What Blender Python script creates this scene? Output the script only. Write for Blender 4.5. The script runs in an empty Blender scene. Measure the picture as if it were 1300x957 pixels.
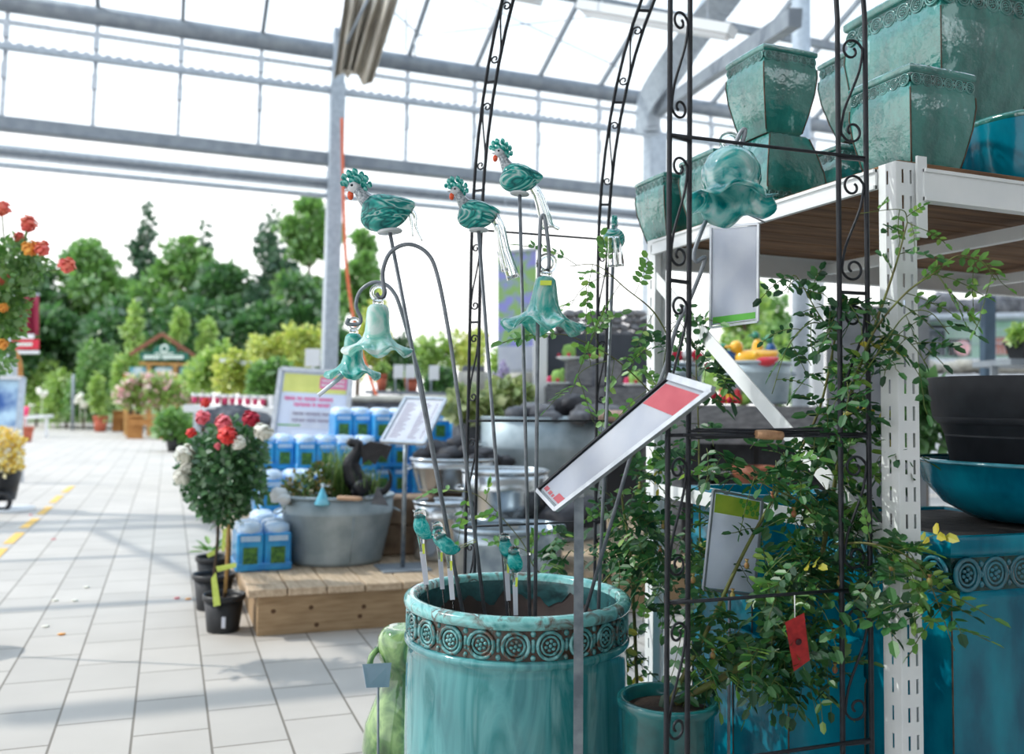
import bpy, math, random
import numpy as np
from mathutils import Vector, Matrix, Quaternion, noise
PI = math.pi
S = bpy.context.scene
COL = S.collection
rnd = random.Random(11)
# ---------------------------------------------------------------- camera frame
FPX, CX, CY = 1150.0, 650.0, 433.5
YAW, PITCH, ROLL = 0.36, 0.0677, 0.017
CAM = Vector((0, 0, 1.4))
_f0 = Vector((math.sin(YAW), math.cos(YAW), 0)); _r0 = Vector((math.cos(YAW), -math.sin(YAW), 0)); _u0 = Vector((0, 0, 1))
FWD = _f0 * math.cos(PITCH) + _u0 * math.sin(PITCH)
_u1 = _u0 * math.cos(PITCH) - _f0 * math.sin(PITCH)
UP = _u1 * math.cos(ROLL) - _r0 * math.sin(ROLL)
RIGHT = _r0 * math.cos(ROLL) + _u1 * math.sin(ROLL)
XA, YA, ZA = Vector((1, 0, 0)), Vector((0, 1, 0)), Vector((0, 0, 1))

def ray(x, y): return FWD + RIGHT * ((x - CX) / FPX) - UP * ((y - CY) / FPX)
def P(x, y, d): return CAM + ray(x, y) * d
def FL(x, y, z=0.0):
    r = ray(x, y); return CAM + r * ((z - CAM.z) / r.z)
def PZ(x, d, z):                     # the point at column x, depth d, height z
    a = P(x, 0, d); b = P(x, 900, d); t = (z - a.z) / (b.z - a.z)
    return a + (b - a) * t
def PYP(x, y, Y):
    r = ray(x, y); return CAM + r * (Y / r.y)
def mpp(d): return d / FPX           # metres per pixel at depth d

# ---------------------------------------------------------------- materials
MATS = {}
def _nt(name):
    m = bpy.data.materials.new(name); m.use_nodes = True
    n = m.node_tree.nodes; n.clear()
    o = n.new('ShaderNodeOutputMaterial')
    return m, m.node_tree, n, o
def rgba(c): return (c[0], c[1], c[2], 1.0)
def srgb(r, g, b):
    f = lambda v: (v / 255 / 12.92) if v / 255 <= 0.04045 else ((v / 255 + 0.055) / 1.055) ** 2.4
    return (f(r), f(g), f(b))
def mat(name, c, c2=None, rough=.5, metal=0., scale=8., stretch=(1, 1, 1), lo=.35, hi=.65, bump=0., bscale=None,
        trans=0., ior=1.45, coat=0., emit=None, alpha=1., island=None, detail=4, warp=0., spec=.5, through=0.):
    if name in MATS: return MATS[name]
    m, t, n, o = _nt(name)
    b = n.new('ShaderNodeBsdfPrincipled'); t.links.new(b.outputs[0], o.inputs[0])
    b.inputs['Base Color'].default_value = rgba(c); b.inputs['Roughness'].default_value = rough
    b.inputs['Metallic'].default_value = metal; b.inputs['Transmission Weight'].default_value = trans
    b.inputs['IOR'].default_value = ior; b.inputs['Coat Weight'].default_value = coat; b.inputs['Coat Roughness'].default_value = .04
    b.inputs['Alpha'].default_value = alpha; b.inputs['Specular IOR Level'].default_value = spec
    if emit: b.inputs['Emission Color'].default_value = rgba(emit[0]); b.inputs['Emission Strength'].default_value = emit[1]
    if through:                          # thin paper or plastic: some light comes through
        tl = n.new('ShaderNodeBsdfTranslucent'); tl.inputs[0].default_value = rgba(c); mx = n.new('ShaderNodeMixShader'); mx.inputs[0].default_value = through
        t.links.new(b.outputs[0], mx.inputs[1]); t.links.new(tl.outputs[0], mx.inputs[2]); t.links.new(mx.outputs[0], o.inputs[0])
    if c2 is not None or bump:
        tc = n.new('ShaderNodeTexCoord'); mp = n.new('ShaderNodeMapping'); mp.inputs['Scale'].default_value = stretch
        t.links.new(tc.outputs['Object'], mp.inputs[0])
        nz = n.new('ShaderNodeTexNoise'); nz.inputs['Scale'].default_value = scale; nz.inputs['Detail'].default_value = detail
        nz.inputs['Distortion'].default_value = warp
        t.links.new(mp.outputs[0], nz.inputs['Vector'])
        if c2 is not None:
            cr = n.new('ShaderNodeValToRGB')
            cr.color_ramp.elements[0].position = lo; cr.color_ramp.elements[1].position = hi
            cr.color_ramp.elements[0].color = rgba(c); cr.color_ramp.elements[1].color = rgba(c2)
            if island is not None:
                pass
            t.links.new(nz.outputs['Fac'], cr.inputs[0]); t.links.new(cr.outputs[0], b.inputs['Base Color'])
        if bump:
            n2 = nz
            if bscale:
                n2 = n.new('ShaderNodeTexNoise'); n2.inputs['Scale'].default_value = bscale; n2.inputs['Detail'].default_value = 3
                t.links.new(mp.outputs[0], n2.inputs['Vector'])
            bp = n.new('ShaderNodeBump'); bp.inputs['Strength'].default_value = bump; bp.inputs['Distance'].default_value = .02
            t.links.new(n2.outputs['Fac'], bp.inputs['Height']); t.links.new(bp.outputs[0], b.inputs['Normal'])
    MATS[name] = m
    return m
def leafmat(name, cols, tl=.45, rough=.45, gloss=.12):
    """leaf: per-leaf colour, diffuse + light passing through + a little shine"""
    if name in MATS: return MATS[name]
    m, t, n, o = _nt(name)
    g = n.new('ShaderNodeNewGeometry'); cr = n.new('ShaderNodeValToRGB')
    el = cr.color_ramp.elements
    while len(el) < len(cols): el.new(.5)
    for i, c in enumerate(cols): el[i].position = i / max(1, len(cols) - 1); el[i].color = rgba(c)
    t.links.new(g.outputs['Random Per Island'], cr.inputs[0])
    d = n.new('ShaderNodeBsdfDiffuse'); tr = n.new('ShaderNodeBsdfTranslucent'); gl = n.new('ShaderNodeBsdfGlossy')
    gl.inputs['Roughness'].default_value = rough
    for x in (d, tr): t.links.new(cr.outputs[0], x.inputs['Color'])
    m1 = n.new('ShaderNodeMixShader'); m1.inputs[0].default_value = tl
    t.links.new(d.outputs[0], m1.inputs[1]); t.links.new(tr.outputs[0], m1.inputs[2])
    m2 = n.new('ShaderNodeMixShader'); m2.inputs[0].default_value = gloss
    t.links.new(m1.outputs[0], m2.inputs[1]); t.links.new(gl.outputs[0], m2.inputs[2]); t.links.new(m2.outputs[0], o.inputs[0])
    MATS[name] = m
    return m
def swirl(name, cols, pos, scale=6., dist=6., rough=.06, trans=.0, stretch=(1, 1, 1), bump=.0, sss=0., wave=True, coat=.6, through=0., detail=5):
    """blown glass / glaze colour drawn out in streaks"""
    if name in MATS: return MATS[name]
    m, t, n, o = _nt(name)
    b = n.new('ShaderNodeBsdfPrincipled'); t.links.new(b.outputs[0], o.inputs[0])
    b.inputs['Roughness'].default_value = rough; b.inputs['Transmission Weight'].default_value = trans
    b.inputs['Coat Weight'].default_value = coat; b.inputs['Coat Roughness'].default_value = .03
    tc = n.new('ShaderNodeTexCoord'); mp = n.new('ShaderNodeMapping'); mp.inputs['Scale'].default_value = stretch
    t.links.new(tc.outputs['Object'], mp.inputs[0])
    if wave:
        w = n.new('ShaderNodeTexWave'); w.inputs['Scale'].default_value = scale; w.inputs['Distortion'].default_value = dist
        w.inputs['Detail'].default_value = 3; w.inputs['Detail Scale'].default_value = 1.2; w.bands_direction = 'DIAGONAL'
    else:
        w = n.new('ShaderNodeTexNoise'); w.inputs['Scale'].default_value = scale; w.inputs['Detail'].default_value = detail; w.inputs['Distortion'].default_value = dist
    t.links.new(mp.outputs[0], w.inputs['Vector'])
    cr = n.new('ShaderNodeValToRGB'); el = cr.color_ramp.elements
    while len(el) < len(cols): el.new(.5)
    for i, c in enumerate(cols): el[i].position = pos[i]; el[i].color = rgba(c)
    t.links.new(w.outputs['Fac'], cr.inputs[0]); t.links.new(cr.outputs[0], b.inputs['Base Color'])
    if bump:
        bp = n.new('ShaderNodeBump'); bp.inputs['Strength'].default_value = bump; bp.inputs['Distance'].default_value = .01
        t.links.new(w.outputs['Fac'], bp.inputs['Height']); t.links.new(bp.outputs[0], b.inputs['Normal'])
    if through:                         # light shining through coloured glass
        tl = n.new('ShaderNodeBsdfTranslucent'); t.links.new(cr.outputs[0], tl.inputs[0]); mx = n.new('ShaderNodeMixShader'); mx.inputs[0].default_value = through
        t.links.new(b.outputs[0], mx.inputs[1]); t.links.new(tl.outputs[0], mx.inputs[2]); t.links.new(mx.outputs[0], o.inputs[0])
    if sss:
        b.inputs['Subsurface Weight'].default_value = sss; b.inputs['Subsurface Radius'].default_value = (.02, .03, .03)
    MATS[name] = m
    return m
def clearmat(name, tint=(.93, .97, .97), rough=.02, mixr=.0, white=0.):
    """thin clear sheet: see-through with a Fresnel sheen, optionally a milky share"""
    if name in MATS: return MATS[name]
    m, t, n, o = _nt(name)
    tr = n.new('ShaderNodeBsdfTransparent'); tr.inputs[0].default_value = rgba(tint)
    gl = n.new('ShaderNodeBsdfGlossy'); gl.inputs['Roughness'].default_value = rough
    lw = n.new('ShaderNodeLayerWeight'); lw.inputs[0].default_value = .5
    pw = n.new('ShaderNodeMath'); pw.operation = 'POWER'; pw.inputs[1].default_value = 4.0; t.links.new(lw.outputs['Facing'], pw.inputs[0])
    fr = n.new('ShaderNodeMath'); fr.operation = 'MULTIPLY_ADD'; fr.inputs[1].default_value = .5; fr.inputs[2].default_value = .035; t.links.new(pw.outputs[0], fr.inputs[0])
    mx = n.new('ShaderNodeMixShader')
    t.links.new(fr.outputs[0], mx.inputs[0]); t.links.new(tr.outputs[0], mx.inputs[1]); t.links.new(gl.outputs[0], mx.inputs[2])
    last = mx
    if white:
        df = n.new('ShaderNodeBsdfTranslucent'); df.inputs[0].default_value = (.9, .92, .93, 1)
        m2 = n.new('ShaderNodeMixShader'); m2.inputs[0].default_value = white
        t.links.new(mx.outputs[0], m2.inputs[1]); t.links.new(df.outputs[0], m2.inputs[2]); last = m2
    t.links.new(last.outputs[0], o.inputs[0])
    MATS[name] = m
    return m

# ---------------------------------------------------------------- objects
WL = {}                                # world origin of every object's frame
def tag(o, label=None, cat=None, group=None, kind=None):
    if label: o['label'] = label
    if cat: o['category'] = cat
    if group: o['group'] = group
    if kind: o['kind'] = kind
    return o
def thing(name, label, cat, loc=(0, 0, 0), group=None):
    o = bpy.data.objects.new(name, None); COL.objects.link(o); o.empty_display_size = .1
    o.location = Vector(loc); WL[o.name] = Vector(loc)
    return tag(o, label, cat, group)
def copy_tree(o, parent=None):
    c = o.copy(); COL.objects.link(c); WL[c.name] = Vector(WL[o.name])
    if parent is not None: c.parent = parent
    for ch in list(o.children): copy_tree(ch, c)
    return c
def place(o, loc, rz=None, s=None, rot=None):
    o.location = Vector(loc)
    if rot is not None: o.rotation_euler = rot
    elif rz is not None: o.rotation_euler = (0, 0, rz)
    if s is not None: o.scale = (s, s, s) if not hasattr(s, '__len__') else s
    return o
def perp(t):
    t = t.normalized(); a = ZA if abs(t.z) < .95 else XA
    u = t.cross(a).normalized(); return u, t.cross(u).normalized()

class MB:
    """collects shapes; build() links them as one mesh object"""
    def __init__(s): s.v = []; s.f = []; s.sm = []
    def add(s, vs, fs, smooth=False):
        o = len(s.v); s.v.extend([Vector(v) for v in vs])
        s.f.extend([tuple(i + o for i in f) for f in fs]); s.sm.extend([smooth] * len(fs)); return s
    def box(s, c, size, ax=(XA, YA, ZA), bev=0.):
        c = Vector(c); hx, hy, hz = (k / 2 for k in size); X, Y, Z = ax
        if bev <= 0:
            vs = [c + X * (hx * a) + Y * (hy * b) + Z * (hz * e) for e in (-1, 1) for b in (-1, 1) for a in (-1, 1)]
            return s.add(vs, [(0, 2, 3, 1), (4, 5, 7, 6), (0, 1, 5, 4), (2, 6, 7, 3), (0, 4, 6, 2), (1, 3, 7, 5)])
        bev = min(bev, hx * .98, hy * .98, hz * .98)
        rings = []
        for z, q in ((-hz, bev * .7), (-hz + bev * .7, 0), (hz - bev * .7, 0), (hz, bev * .7)):
            ring = []
            for sx, sy in ((1, 1), (-1, 1), (-1, -1), (1, -1)):
                pts = [(hx - q, hy - bev), (hx - bev, hy - q)]
                if sx * sy < 0: pts = pts[::-1]
                ring += [c + X * (sx * a) + Y * (sy * b) + Z * z for a, b in pts]
            rings.append(ring)
        return s.loft(rings, smooth=False)
    def loft(s, rings, smooth=True, caps=True, closed=True):
        n = len(rings[0]); vs = [v for r in rings for v in r]; fs = []
        m = n if closed else n - 1
        for i in range(len(rings) - 1):
            for j in range(m):
                a = i * n + j; b = i * n + (j + 1) % n
                fs.append((a, b, b + n, a + n))
        s.add(vs, fs, smooth)
        if caps and closed:
            o = len(s.v) - len(vs)
            s.f.append(tuple(o + j for j in range(n))[::-1]); s.f.append(tuple(o + (len(rings) - 1) * n + j for j in range(n))); s.sm += [False, False]
        return s
    def bar(s, p, q, w, h, up=ZA):
        p = Vector(p); q = Vector(q); t = (q - p); L = t.length; t.normalize()
        x = t.cross(Vector(up))
        if x.length < 1e-4: x = t.cross(XA)
        x.normalize(); y = x.cross(t)
        return s.box((p + q) / 2, (w, L, h), (x, t, y))
    def tube(s, pts, r, n=8, closed=False, smooth=True):
        pts = [Vector(p) for p in pts]; m = len(pts)
        rr = r if hasattr(r, '__len__') else [r] * m
        T = []
        for i in range(m):
            a = pts[(i - 1) % m] if (i or closed) else pts[0]; b = pts[(i + 1) % m] if (i < m - 1 or closed) else pts[-1]
            d = b - a; T.append(d.normalized() if d.length > 1e-9 else ZA)
        u, v = perp(T[0]); rings = []
        for i in range(m):
            if i:
                q = T[i - 1].rotation_difference(T[i]); u = q @ u
            v = T[i].cross(u)
            rings.append([pts[i] + (u * math.cos(2 * PI * k / n) + v * math.sin(2 * PI * k / n)) * rr[i] for k in range(n)])
        if closed: rings.append(rings[0])
        return s.loft(rings, smooth, caps=not closed)
    def lathe(s, prof, c=(0, 0, 0), n=32, axis=None, smooth=True, sx=1., sy=1., rip=None, caps=False):
        c = Vector(c); X, Y, Z = axis or (XA, YA, ZA); rings = []
        for k, (r, z) in enumerate(prof):
            ring = []
            for j in range(n):
                a = 2 * PI * j / n; rr, zz = (r, z) if rip is None else rip(k, r, z, a)
                ring.append(c + X * (rr * sx * math.cos(a)) + Y * (rr * sy * math.sin(a)) + Z * zz)
            rings.append(ring)
        return s.loft(rings, smooth, caps)
    def ell(s, c, r, n=12, m=8, ax=(XA, YA, ZA), jit=0., seed=0):
        c = Vector(c); X, Y, Z = ax; r = r if hasattr(r, '__len__') else (r, r, r); rings = []
        for i in range(1, m):
            th = PI * i / m; ring = []
            for j in range(n):
                a = 2 * PI * j / n
                d = Vector((math.sin(th) * math.cos(a), math.sin(th) * math.sin(a), -math.cos(th)))
                k = 1 + jit * noise.noise(d * 1.6 + Vector((seed * 3.1, seed * 1.7, seed * .9))) if jit else 1
                ring.append(c + X * (d.x * r[0] * k) + Y * (d.y * r[1] * k) + Z * (d.z * r[2] * k))
            rings.append(ring)
        o = len(s.v); s.loft(rings, True, caps=False)
        e = len(s.v); s.v += [c - Z * r[2], c + Z * r[2]]
        for j in range(n):
            s.f.append((o + (j + 1) % n, o + j, e)); k = o + (m - 2) * n
            s.f.append((k + j, k + (j + 1) % n, e + 1)); s.sm += [True, True]
        return s
    def torus(s, c, R, r, ax=(XA, YA), n=16, k=6):
        c = Vector(c); X, Y = ax
        return s.tube([c + X * (R * math.cos(2 * PI * j / n)) + Y * (R * math.sin(2 * PI * j / n)) for j in range(n)], r, k, closed=True)
    def quad(s, a, b, c, d): return s.add([a, b, c, d], [(0, 1, 2, 3)])
    def slab(s, a, b, c, d, th):           # a quad given real thickness
        a, b, c, d = map(Vector, (a, b, c, d)); nn = (b - a).cross(d - a).normalized()
        if nn.dot(CAM - a) < 0: nn = -nn           # thickness always goes away from the viewer's side
        nn = nn * th
        return s.add([a, b, c, d, a - nn, b - nn, c - nn, d - nn],
                     [(0, 1, 2, 3), (7, 6, 5, 4), (0, 4, 5, 1), (1, 5, 6, 2), (2, 6, 7, 3), (3, 7, 4, 0)])
    def prism(s, poly, c, ax, th):         # outline in the plane (ax0, ax1), thickness along ax2
        c = Vector(c); X, Y, Z = ax; n = len(poly)
        A = [c + X * p[0] + Y * p[1] for p in poly]; B = [v - Z * th for v in A]
        return s.add(A + B, [tuple(range(n)), tuple(range(2 * n - 1, n - 1, -1))] + [(i, i + n, (i + 1) % n + n, (i + 1) % n) for i in range(n)])
    def leaf(s, p, d, up, L, W, fold=.15):
        d = d.normalized(); x = d.cross(up)
        if x.length < 1e-4: x = d.cross(XA)
        x.normalize(); u = x.cross(d)
        p = Vector(p); a = p + d * (L * .45); e = u * (W * fold)
        q1 = p + d * (L * .22); q2 = p + d * (L * .72)
        vs = [p, q1 + x * (W * .42) + e, q2 + x * (W * .40) + e, p + d * L, q2 - x * (W * .40) + e, q1 - x * (W * .42) + e, a]
        return s.add(vs, [(0, 1, 6), (1, 2, 6), (2, 3, 6), (3, 4, 6), (4, 5, 6), (5, 0, 6)], False)
    def build(s, name, m, parent=None, local=False, kind=None):
        off = Vector((0, 0, 0))
        if parent is not None and not local: off = WL[parent.name]
        me = bpy.data.meshes.new(name)
        me.from_pydata([tuple(v - off) for v in s.v], [], s.f); me.validate()
        if len(me.polygons) == len(s.sm): me.polygons.foreach_set('use_smooth', s.sm)
        me.update()
        o = bpy.data.objects.new(name, me); COL.objects.link(o)
        if m is not None: me.materials.append(m)
        if parent is not None: o.parent = parent; WL[o.name] = WL[parent.name] if not local else Vector((0, 0, 0))
        else: WL[o.name] = Vector((0, 0, 0))
        if kind: o['kind'] = kind
        return o
def solo(mb, name, m, label, cat, group=None, base=None):
    """a thing that is one mesh; its origin sits at its base"""
    off = Vector(base) if base is not None else Vector((sum(v.x for v in mb.v) / len(mb.v), sum(v.y for v in mb.v) / len(mb.v), min(v.z for v in mb.v)))
    mb.v = [v - off for v in mb.v]; o = mb.build(name, m); o.location = off; WL[o.name] = off
    return tag(o, label, cat, group)
def struct(mb, name, m):
    o = mb.build(name, m); o['kind'] = 'structure'; return o
def np_leaves(name, m, parent, pts, dirs, L, W, nrm=None, seed=0, local=False):
    """many leaves (4-corner, folded) as one foliage mesh"""
    r = np.random.default_rng(seed); n = len(pts)
    pts = np.asarray(pts, float); dirs = np.asarray(dirs, float); dirs /= np.linalg.norm(dirs, axis=1)[:, None] + 1e-9
    u = nrm if nrm is not None else r.normal(size=(n, 3)); x = np.cross(dirs, u); x /= np.linalg.norm(x, axis=1)[:, None] + 1e-9
    Ls = (L * r.uniform(.7, 1.3, n))[:, None]; Ws = Ls * (W / L)
    up = np.cross(x, dirs)
    v = np.stack([pts, pts + dirs * Ls * .5 + x * Ws * .5 + up * Ws * .12, pts + dirs * Ls, pts + dirs * Ls * .5 - x * Ws * .5 + up * Ws * .12], 1).reshape(-1, 3)
    off = np.zeros(3) if (parent is None or local) else np.array(WL[parent.name])
    v = v - off
    me = bpy.data.meshes.new(name); me.vertices.add(4 * n); me.vertices.foreach_set('co', v.ravel())
    i0 = np.arange(n) * 4; tri = np.stack([i0, i0 + 1, i0 + 2, i0, i0 + 2, i0 + 3], 1).ravel()
    me.loops.add(6 * n); me.loops.foreach_set('vertex_index', tri)
    me.polygons.add(2 * n); me.polygons.foreach_set('loop_start', np.arange(2 * n) * 3); me.polygons.foreach_set('loop_total', np.full(2 * n, 3))
    me.update(calc_edges=True); me.validate()
    me.materials.append(m)
    o = bpy.data.objects.new(name, me); COL.objects.link(o)
    if parent is not None: o.parent = parent; WL[o.name] = WL[parent.name] if not local else Vector((0, 0, 0))
    else: WL[o.name] = Vector((0, 0, 0))
    return o
def cloud(blobs, n, seed=0, shell=.55, jit=.1):
    """points in and mostly near the skin of several ellipsoids, with outward directions"""
    r = np.random.default_rng(seed); P_, D_ = [], []
    vol = np.array([b[1][0] * b[1][1] * b[1][2] for b in blobs]) ** (2 / 3); cnt = np.maximum(1, (n * vol / vol.sum()).astype(int))
    for (c, rad), k in zip(blobs, cnt):
        d = r.normal(size=(k, 3)); d /= np.linalg.norm(d, axis=1)[:, None]
        q = r.uniform(shell ** 3, 1.0, k) ** (1 / 3) * (1 + jit * r.normal(size=k))
        P_.append(np.array(c) + d * q[:, None] * np.array(rad)); D_.append(d + r.normal(size=(k, 3)) * .7)
    return np.concatenate(P_), np.concatenate(D_)
def bez(pts, n=6):
    """smooth curve through points (Catmull-Rom)"""
    p = [Vector(q) for q in pts]; p = [p[0] * 2 - p[1]] + p + [p[-1] * 2 - p[-2]]; out = []
    for i in range(1, len(p) - 2):
        for k in range(n):
            t = k / n; a, b, c, d = p[i - 1], p[i], p[i + 1], p[i + 2]
            out.append(.5 * ((2 * b) + (c - a) * t + (2 * a - 5 * b + 4 * c - d) * t * t + (3 * b - a - 3 * c + d) * t ** 3))
    out.append(p[-2]); return out
# ================================================================ materials used all over
M_steel = mat('painted_steel', srgb(184, 194, 204), srgb(166, 176, 188), rough=.45, scale=14, metal=.3)
M_darksteel = mat('dark_steel', srgb(146, 154, 162), srgb(128, 136, 146), rough=.5, metal=.3, scale=6)
M_alu = mat('aluminium', srgb(200, 205, 212), srgb(176, 182, 190), rough=.35, metal=.7, scale=20)
M_galv = mat('galvanised', srgb(150, 160, 168), srgb(112, 122, 132), rough=.42, metal=.75, scale=22, bump=.06)
M_zinc = mat('zinc_tub', srgb(176, 188, 196), srgb(132, 146, 158), rough=.34, metal=.8, scale=9, detail=6)
M_zincdull = mat('zinc_dull', srgb(176, 190, 198), srgb(146, 162, 172), rough=.5, metal=.3, scale=7)
M_bright = mat('bright_zinc', srgb(215, 220, 224), srgb(185, 192, 198), rough=.2, metal=.9, scale=5)
M_black = mat('black_iron', srgb(28, 30, 36), srgb(40, 43, 50), rough=.45, scale=40, metal=.2)
M_pole = mat('pole_metal', srgb(140, 146, 154), srgb(112, 118, 126), rough=.4, metal=.25, scale=30)
M_white = mat('rack_white', srgb(238, 240, 241), srgb(226, 230, 232), rough=.4, scale=5)
M_slot = mat('slot_dark', srgb(62, 54, 48), rough=.8)
M_paper = mat('paper', srgb(236, 238, 246), srgb(218, 222, 234), rough=.35, scale=7, through=.3)
M_papergloss = mat('paper_gloss', srgb(232, 236, 245), srgb(205, 212, 228), rough=.12, scale=9, coat=.6, through=.55)
M_red = mat('card_red', srgb(184, 84, 96), srgb(172, 70, 84), rough=.35, scale=15)
M_pink = mat('card_pink', srgb(226, 112, 160), rough=.5)
M_yellowcard = mat('card_yellow', srgb(226, 226, 130), srgb(214, 216, 120), rough=.5, scale=6)
M_green = mat('card_green', srgb(96, 178, 72), srgb(80, 160, 60), rough=.4, scale=10)
M_limeg = mat('card_lime', srgb(190, 208, 80), srgb(130, 186, 60), rough=.4, scale=8)
M_wood = mat('deck_wood', srgb(176, 150, 118), srgb(140, 114, 84), rough=.75, scale=5, stretch=(1, 9, 9), lo=.3, hi=.75, bump=.15, detail=6)
M_woodtop = mat('deck_plank', srgb(206, 184, 158), srgb(166, 142, 116), rough=.75, scale=5, stretch=(9, 1, 9), lo=.3, hi=.75, bump=.12, detail=6)
M_board = mat('shelf_board', srgb(132, 98, 68), srgb(86, 60, 42), rough=.8, scale=4, stretch=(1, 10, 10), lo=.3, hi=.7, bump=.2, detail=6)
M_knot = mat('wood_knot', srgb(92, 66, 46), rough=.8)
M_benchwood = mat('bench_wood', srgb(184, 132, 72), srgb(150, 100, 50), rough=.7, scale=5, stretch=(1, 8, 8))
M_blackplastic = mat('black_plastic', srgb(26, 28, 32), srgb(34, 36, 40), rough=.42, scale=9)
M_soil = mat('soil', srgb(62, 46, 36), srgb(34, 26, 22), rough=.95, scale=30, bump=.5)
M_terra = mat('terracotta', srgb(190, 104, 80), srgb(168, 86, 64), rough=.8, scale=8)
M_stonegrey = mat('grey_stone', srgb(112, 114, 120), srgb(70, 72, 80), rough=.75, scale=9, bump=.4)
M_stonedark = mat('dark_stone', srgb(62, 62, 68), srgb(38, 38, 44), rough=.6, scale=10, bump=.4)
M_stonepale = mat('pale_stone', srgb(176, 172, 162), srgb(140, 138, 130), rough=.85, scale=6, bump=.3)
M_tanblock = mat('tan_block', srgb(150, 128, 108), srgb(116, 96, 80), rough=.9, scale=9, bump=.6)
M_greyplank = mat('grey_plank', srgb(132, 132, 134), srgb(104, 104, 108), rough=.8, scale=5, stretch=(1, 8, 8))
M_stem = mat('green_stem', srgb(96, 112, 52), srgb(76, 92, 44), rough=.6, scale=20)
M_bark = mat('bark', srgb(96, 78, 60), srgb(66, 54, 44), rough=.9, scale=14, bump=.5)
M_bamboo = mat('bamboo', srgb(196, 158, 100), srgb(170, 130, 78), rough=.6, scale=30)
M_bluebox = mat('blue_box', srgb(56, 164, 220), srgb(36, 132, 204), rough=.3, scale=10, coat=.3)
M_lid = mat('pale_lid', srgb(214, 230, 246), srgb(176, 206, 238), rough=.2, scale=12, coat=.5)
M_picgreen = mat('printed_leaves', srgb(92, 140, 60), srgb(40, 84, 50), rough=.35, scale=34)
M_offwhite = mat('off_white', srgb(226, 228, 230), rough=.6)
M_glass = clearmat('window_glass', (.95, .975, .985))
M_milky = clearmat('milky_panel', (.93, .96, .98), rough=.2, white=.3)

# ================================================================ floor
def floor_material():
    m, t, n, o = _nt('paving')
    b = n.new('ShaderNodeBsdfPrincipled'); t.links.new(b.outputs[0], o.inputs[0])
    tc = n.new('ShaderNodeTexCoord'); sp = n.new('ShaderNodeSeparateXYZ'); cb = n.new('ShaderNodeCombineXYZ')
    t.links.new(tc.outputs['Object'], sp.inputs[0]); t.links.new(sp.outputs['Y'], cb.inputs['X']); t.links.new(sp.outputs['X'], cb.inputs['Y'])
    br = n.new('ShaderNodeTexBrick'); br.inputs['Scale'].default_value = 1; br.offset = .5
    br.inputs['Brick Width'].default_value = .46; br.inputs['Row Height'].default_value = .305
    br.inputs['Mortar Size'].default_value = .006; br.inputs['Mortar Smooth'].default_value = .3; br.inputs['Bias'].default_value = -.2
    br.inputs['Color1'].default_value = rgba(srgb(192, 187, 181)); br.inputs['Color2'].default_value = rgba(srgb(178, 174, 169))
    br.inputs['Mortar'].default_value = rgba(srgb(122, 116, 108))
    t.links.new(cb.outputs[0], br.inputs['Vector'])
    nz = n.new('ShaderNodeTexNoise'); nz.inputs['Scale'].default_value = 2.2; nz.inputs['Detail'].default_value = 7
    t.links.new(tc.outputs['Object'], nz.inputs['Vector'])
    mp = n.new('ShaderNodeMapRange'); mp.inputs['To Min'].default_value = .84; mp.inputs['To Max'].default_value = 1.08
    t.links.new(nz.outputs['Fac'], mp.inputs['Value'])
    mx = n.new('ShaderNodeMix'); mx.data_type = 'RGBA'; mx.blend_type = 'MULTIPLY'; mx.inputs[0].default_value = 1
    t.links.new(br.outputs['Color'], mx.inputs[6]); t.links.new(mp.outputs[0], mx.inputs[7])
    t.links.new(mx.outputs[2], b.inputs['Base Color']); b.inputs['Roughness'].default_value = .6
    bp = n.new('ShaderNodeBump'); bp.inputs['Strength'].default_value = .35; bp.inputs['Distance'].default_value = .004
    t.links.new(br.outputs['Fac'], bp.inputs['Height']); bp.invert = True; t.links.new(bp.outputs[0], b.inputs['Normal'])
    return m
fx = FL(259, 867).x; fphase = fx - math.floor(fx / .305) * .305
f = MB(); f.box((-3 - fphase, 20, -.05), (60, 62, .1))
f.v = [v - Vector((fphase, 0, 0)) for v in f.v]
flo = struct(f, 'floor', floor_material()); flo.location.x = fphase
g = MB(); g.box((0, 92, -.08), (220, 90, .1)); struct(g, 'floor_garden', mat('ground_green', srgb(96, 118, 66), srgb(76, 96, 54), rough=.95, scale=.6))

# ================================================================ greenhouse frame
YW = P(420, 300, 13.0).y                # the plane of the far glazed wall
def W(x, y): return PYP(x, y, YW)
XC = W(421, 300).x                      # the column in view
ZT, ZR, ZG, ZB = W(425, 66).z, W(425, 119).z, W(425, 206).z, W(425, 250).z
X0, X1 = XC - 5.15 * 2, XC + 5.15 * 3
def hbar(y, z, w, h, name, m=M_darksteel, x0=X0, x1=X1):
    b = MB(); b.box(((x0 + x1) / 2, y, z), (x1 - x0, w, h), bev=.02); return struct(b, name, m)
eave = MB(); eave.tube([(X0, YW, ZT), (X1, YW, ZT)], .125, 14); struct(eave, 'trim_1', M_darksteel)
b = MB(); b.box(((X0 + X1) / 2, YW + .05, ZT - .24), (X1 - X0, .06, .05)); struct(b, 'trim_2', M_alu)
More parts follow.
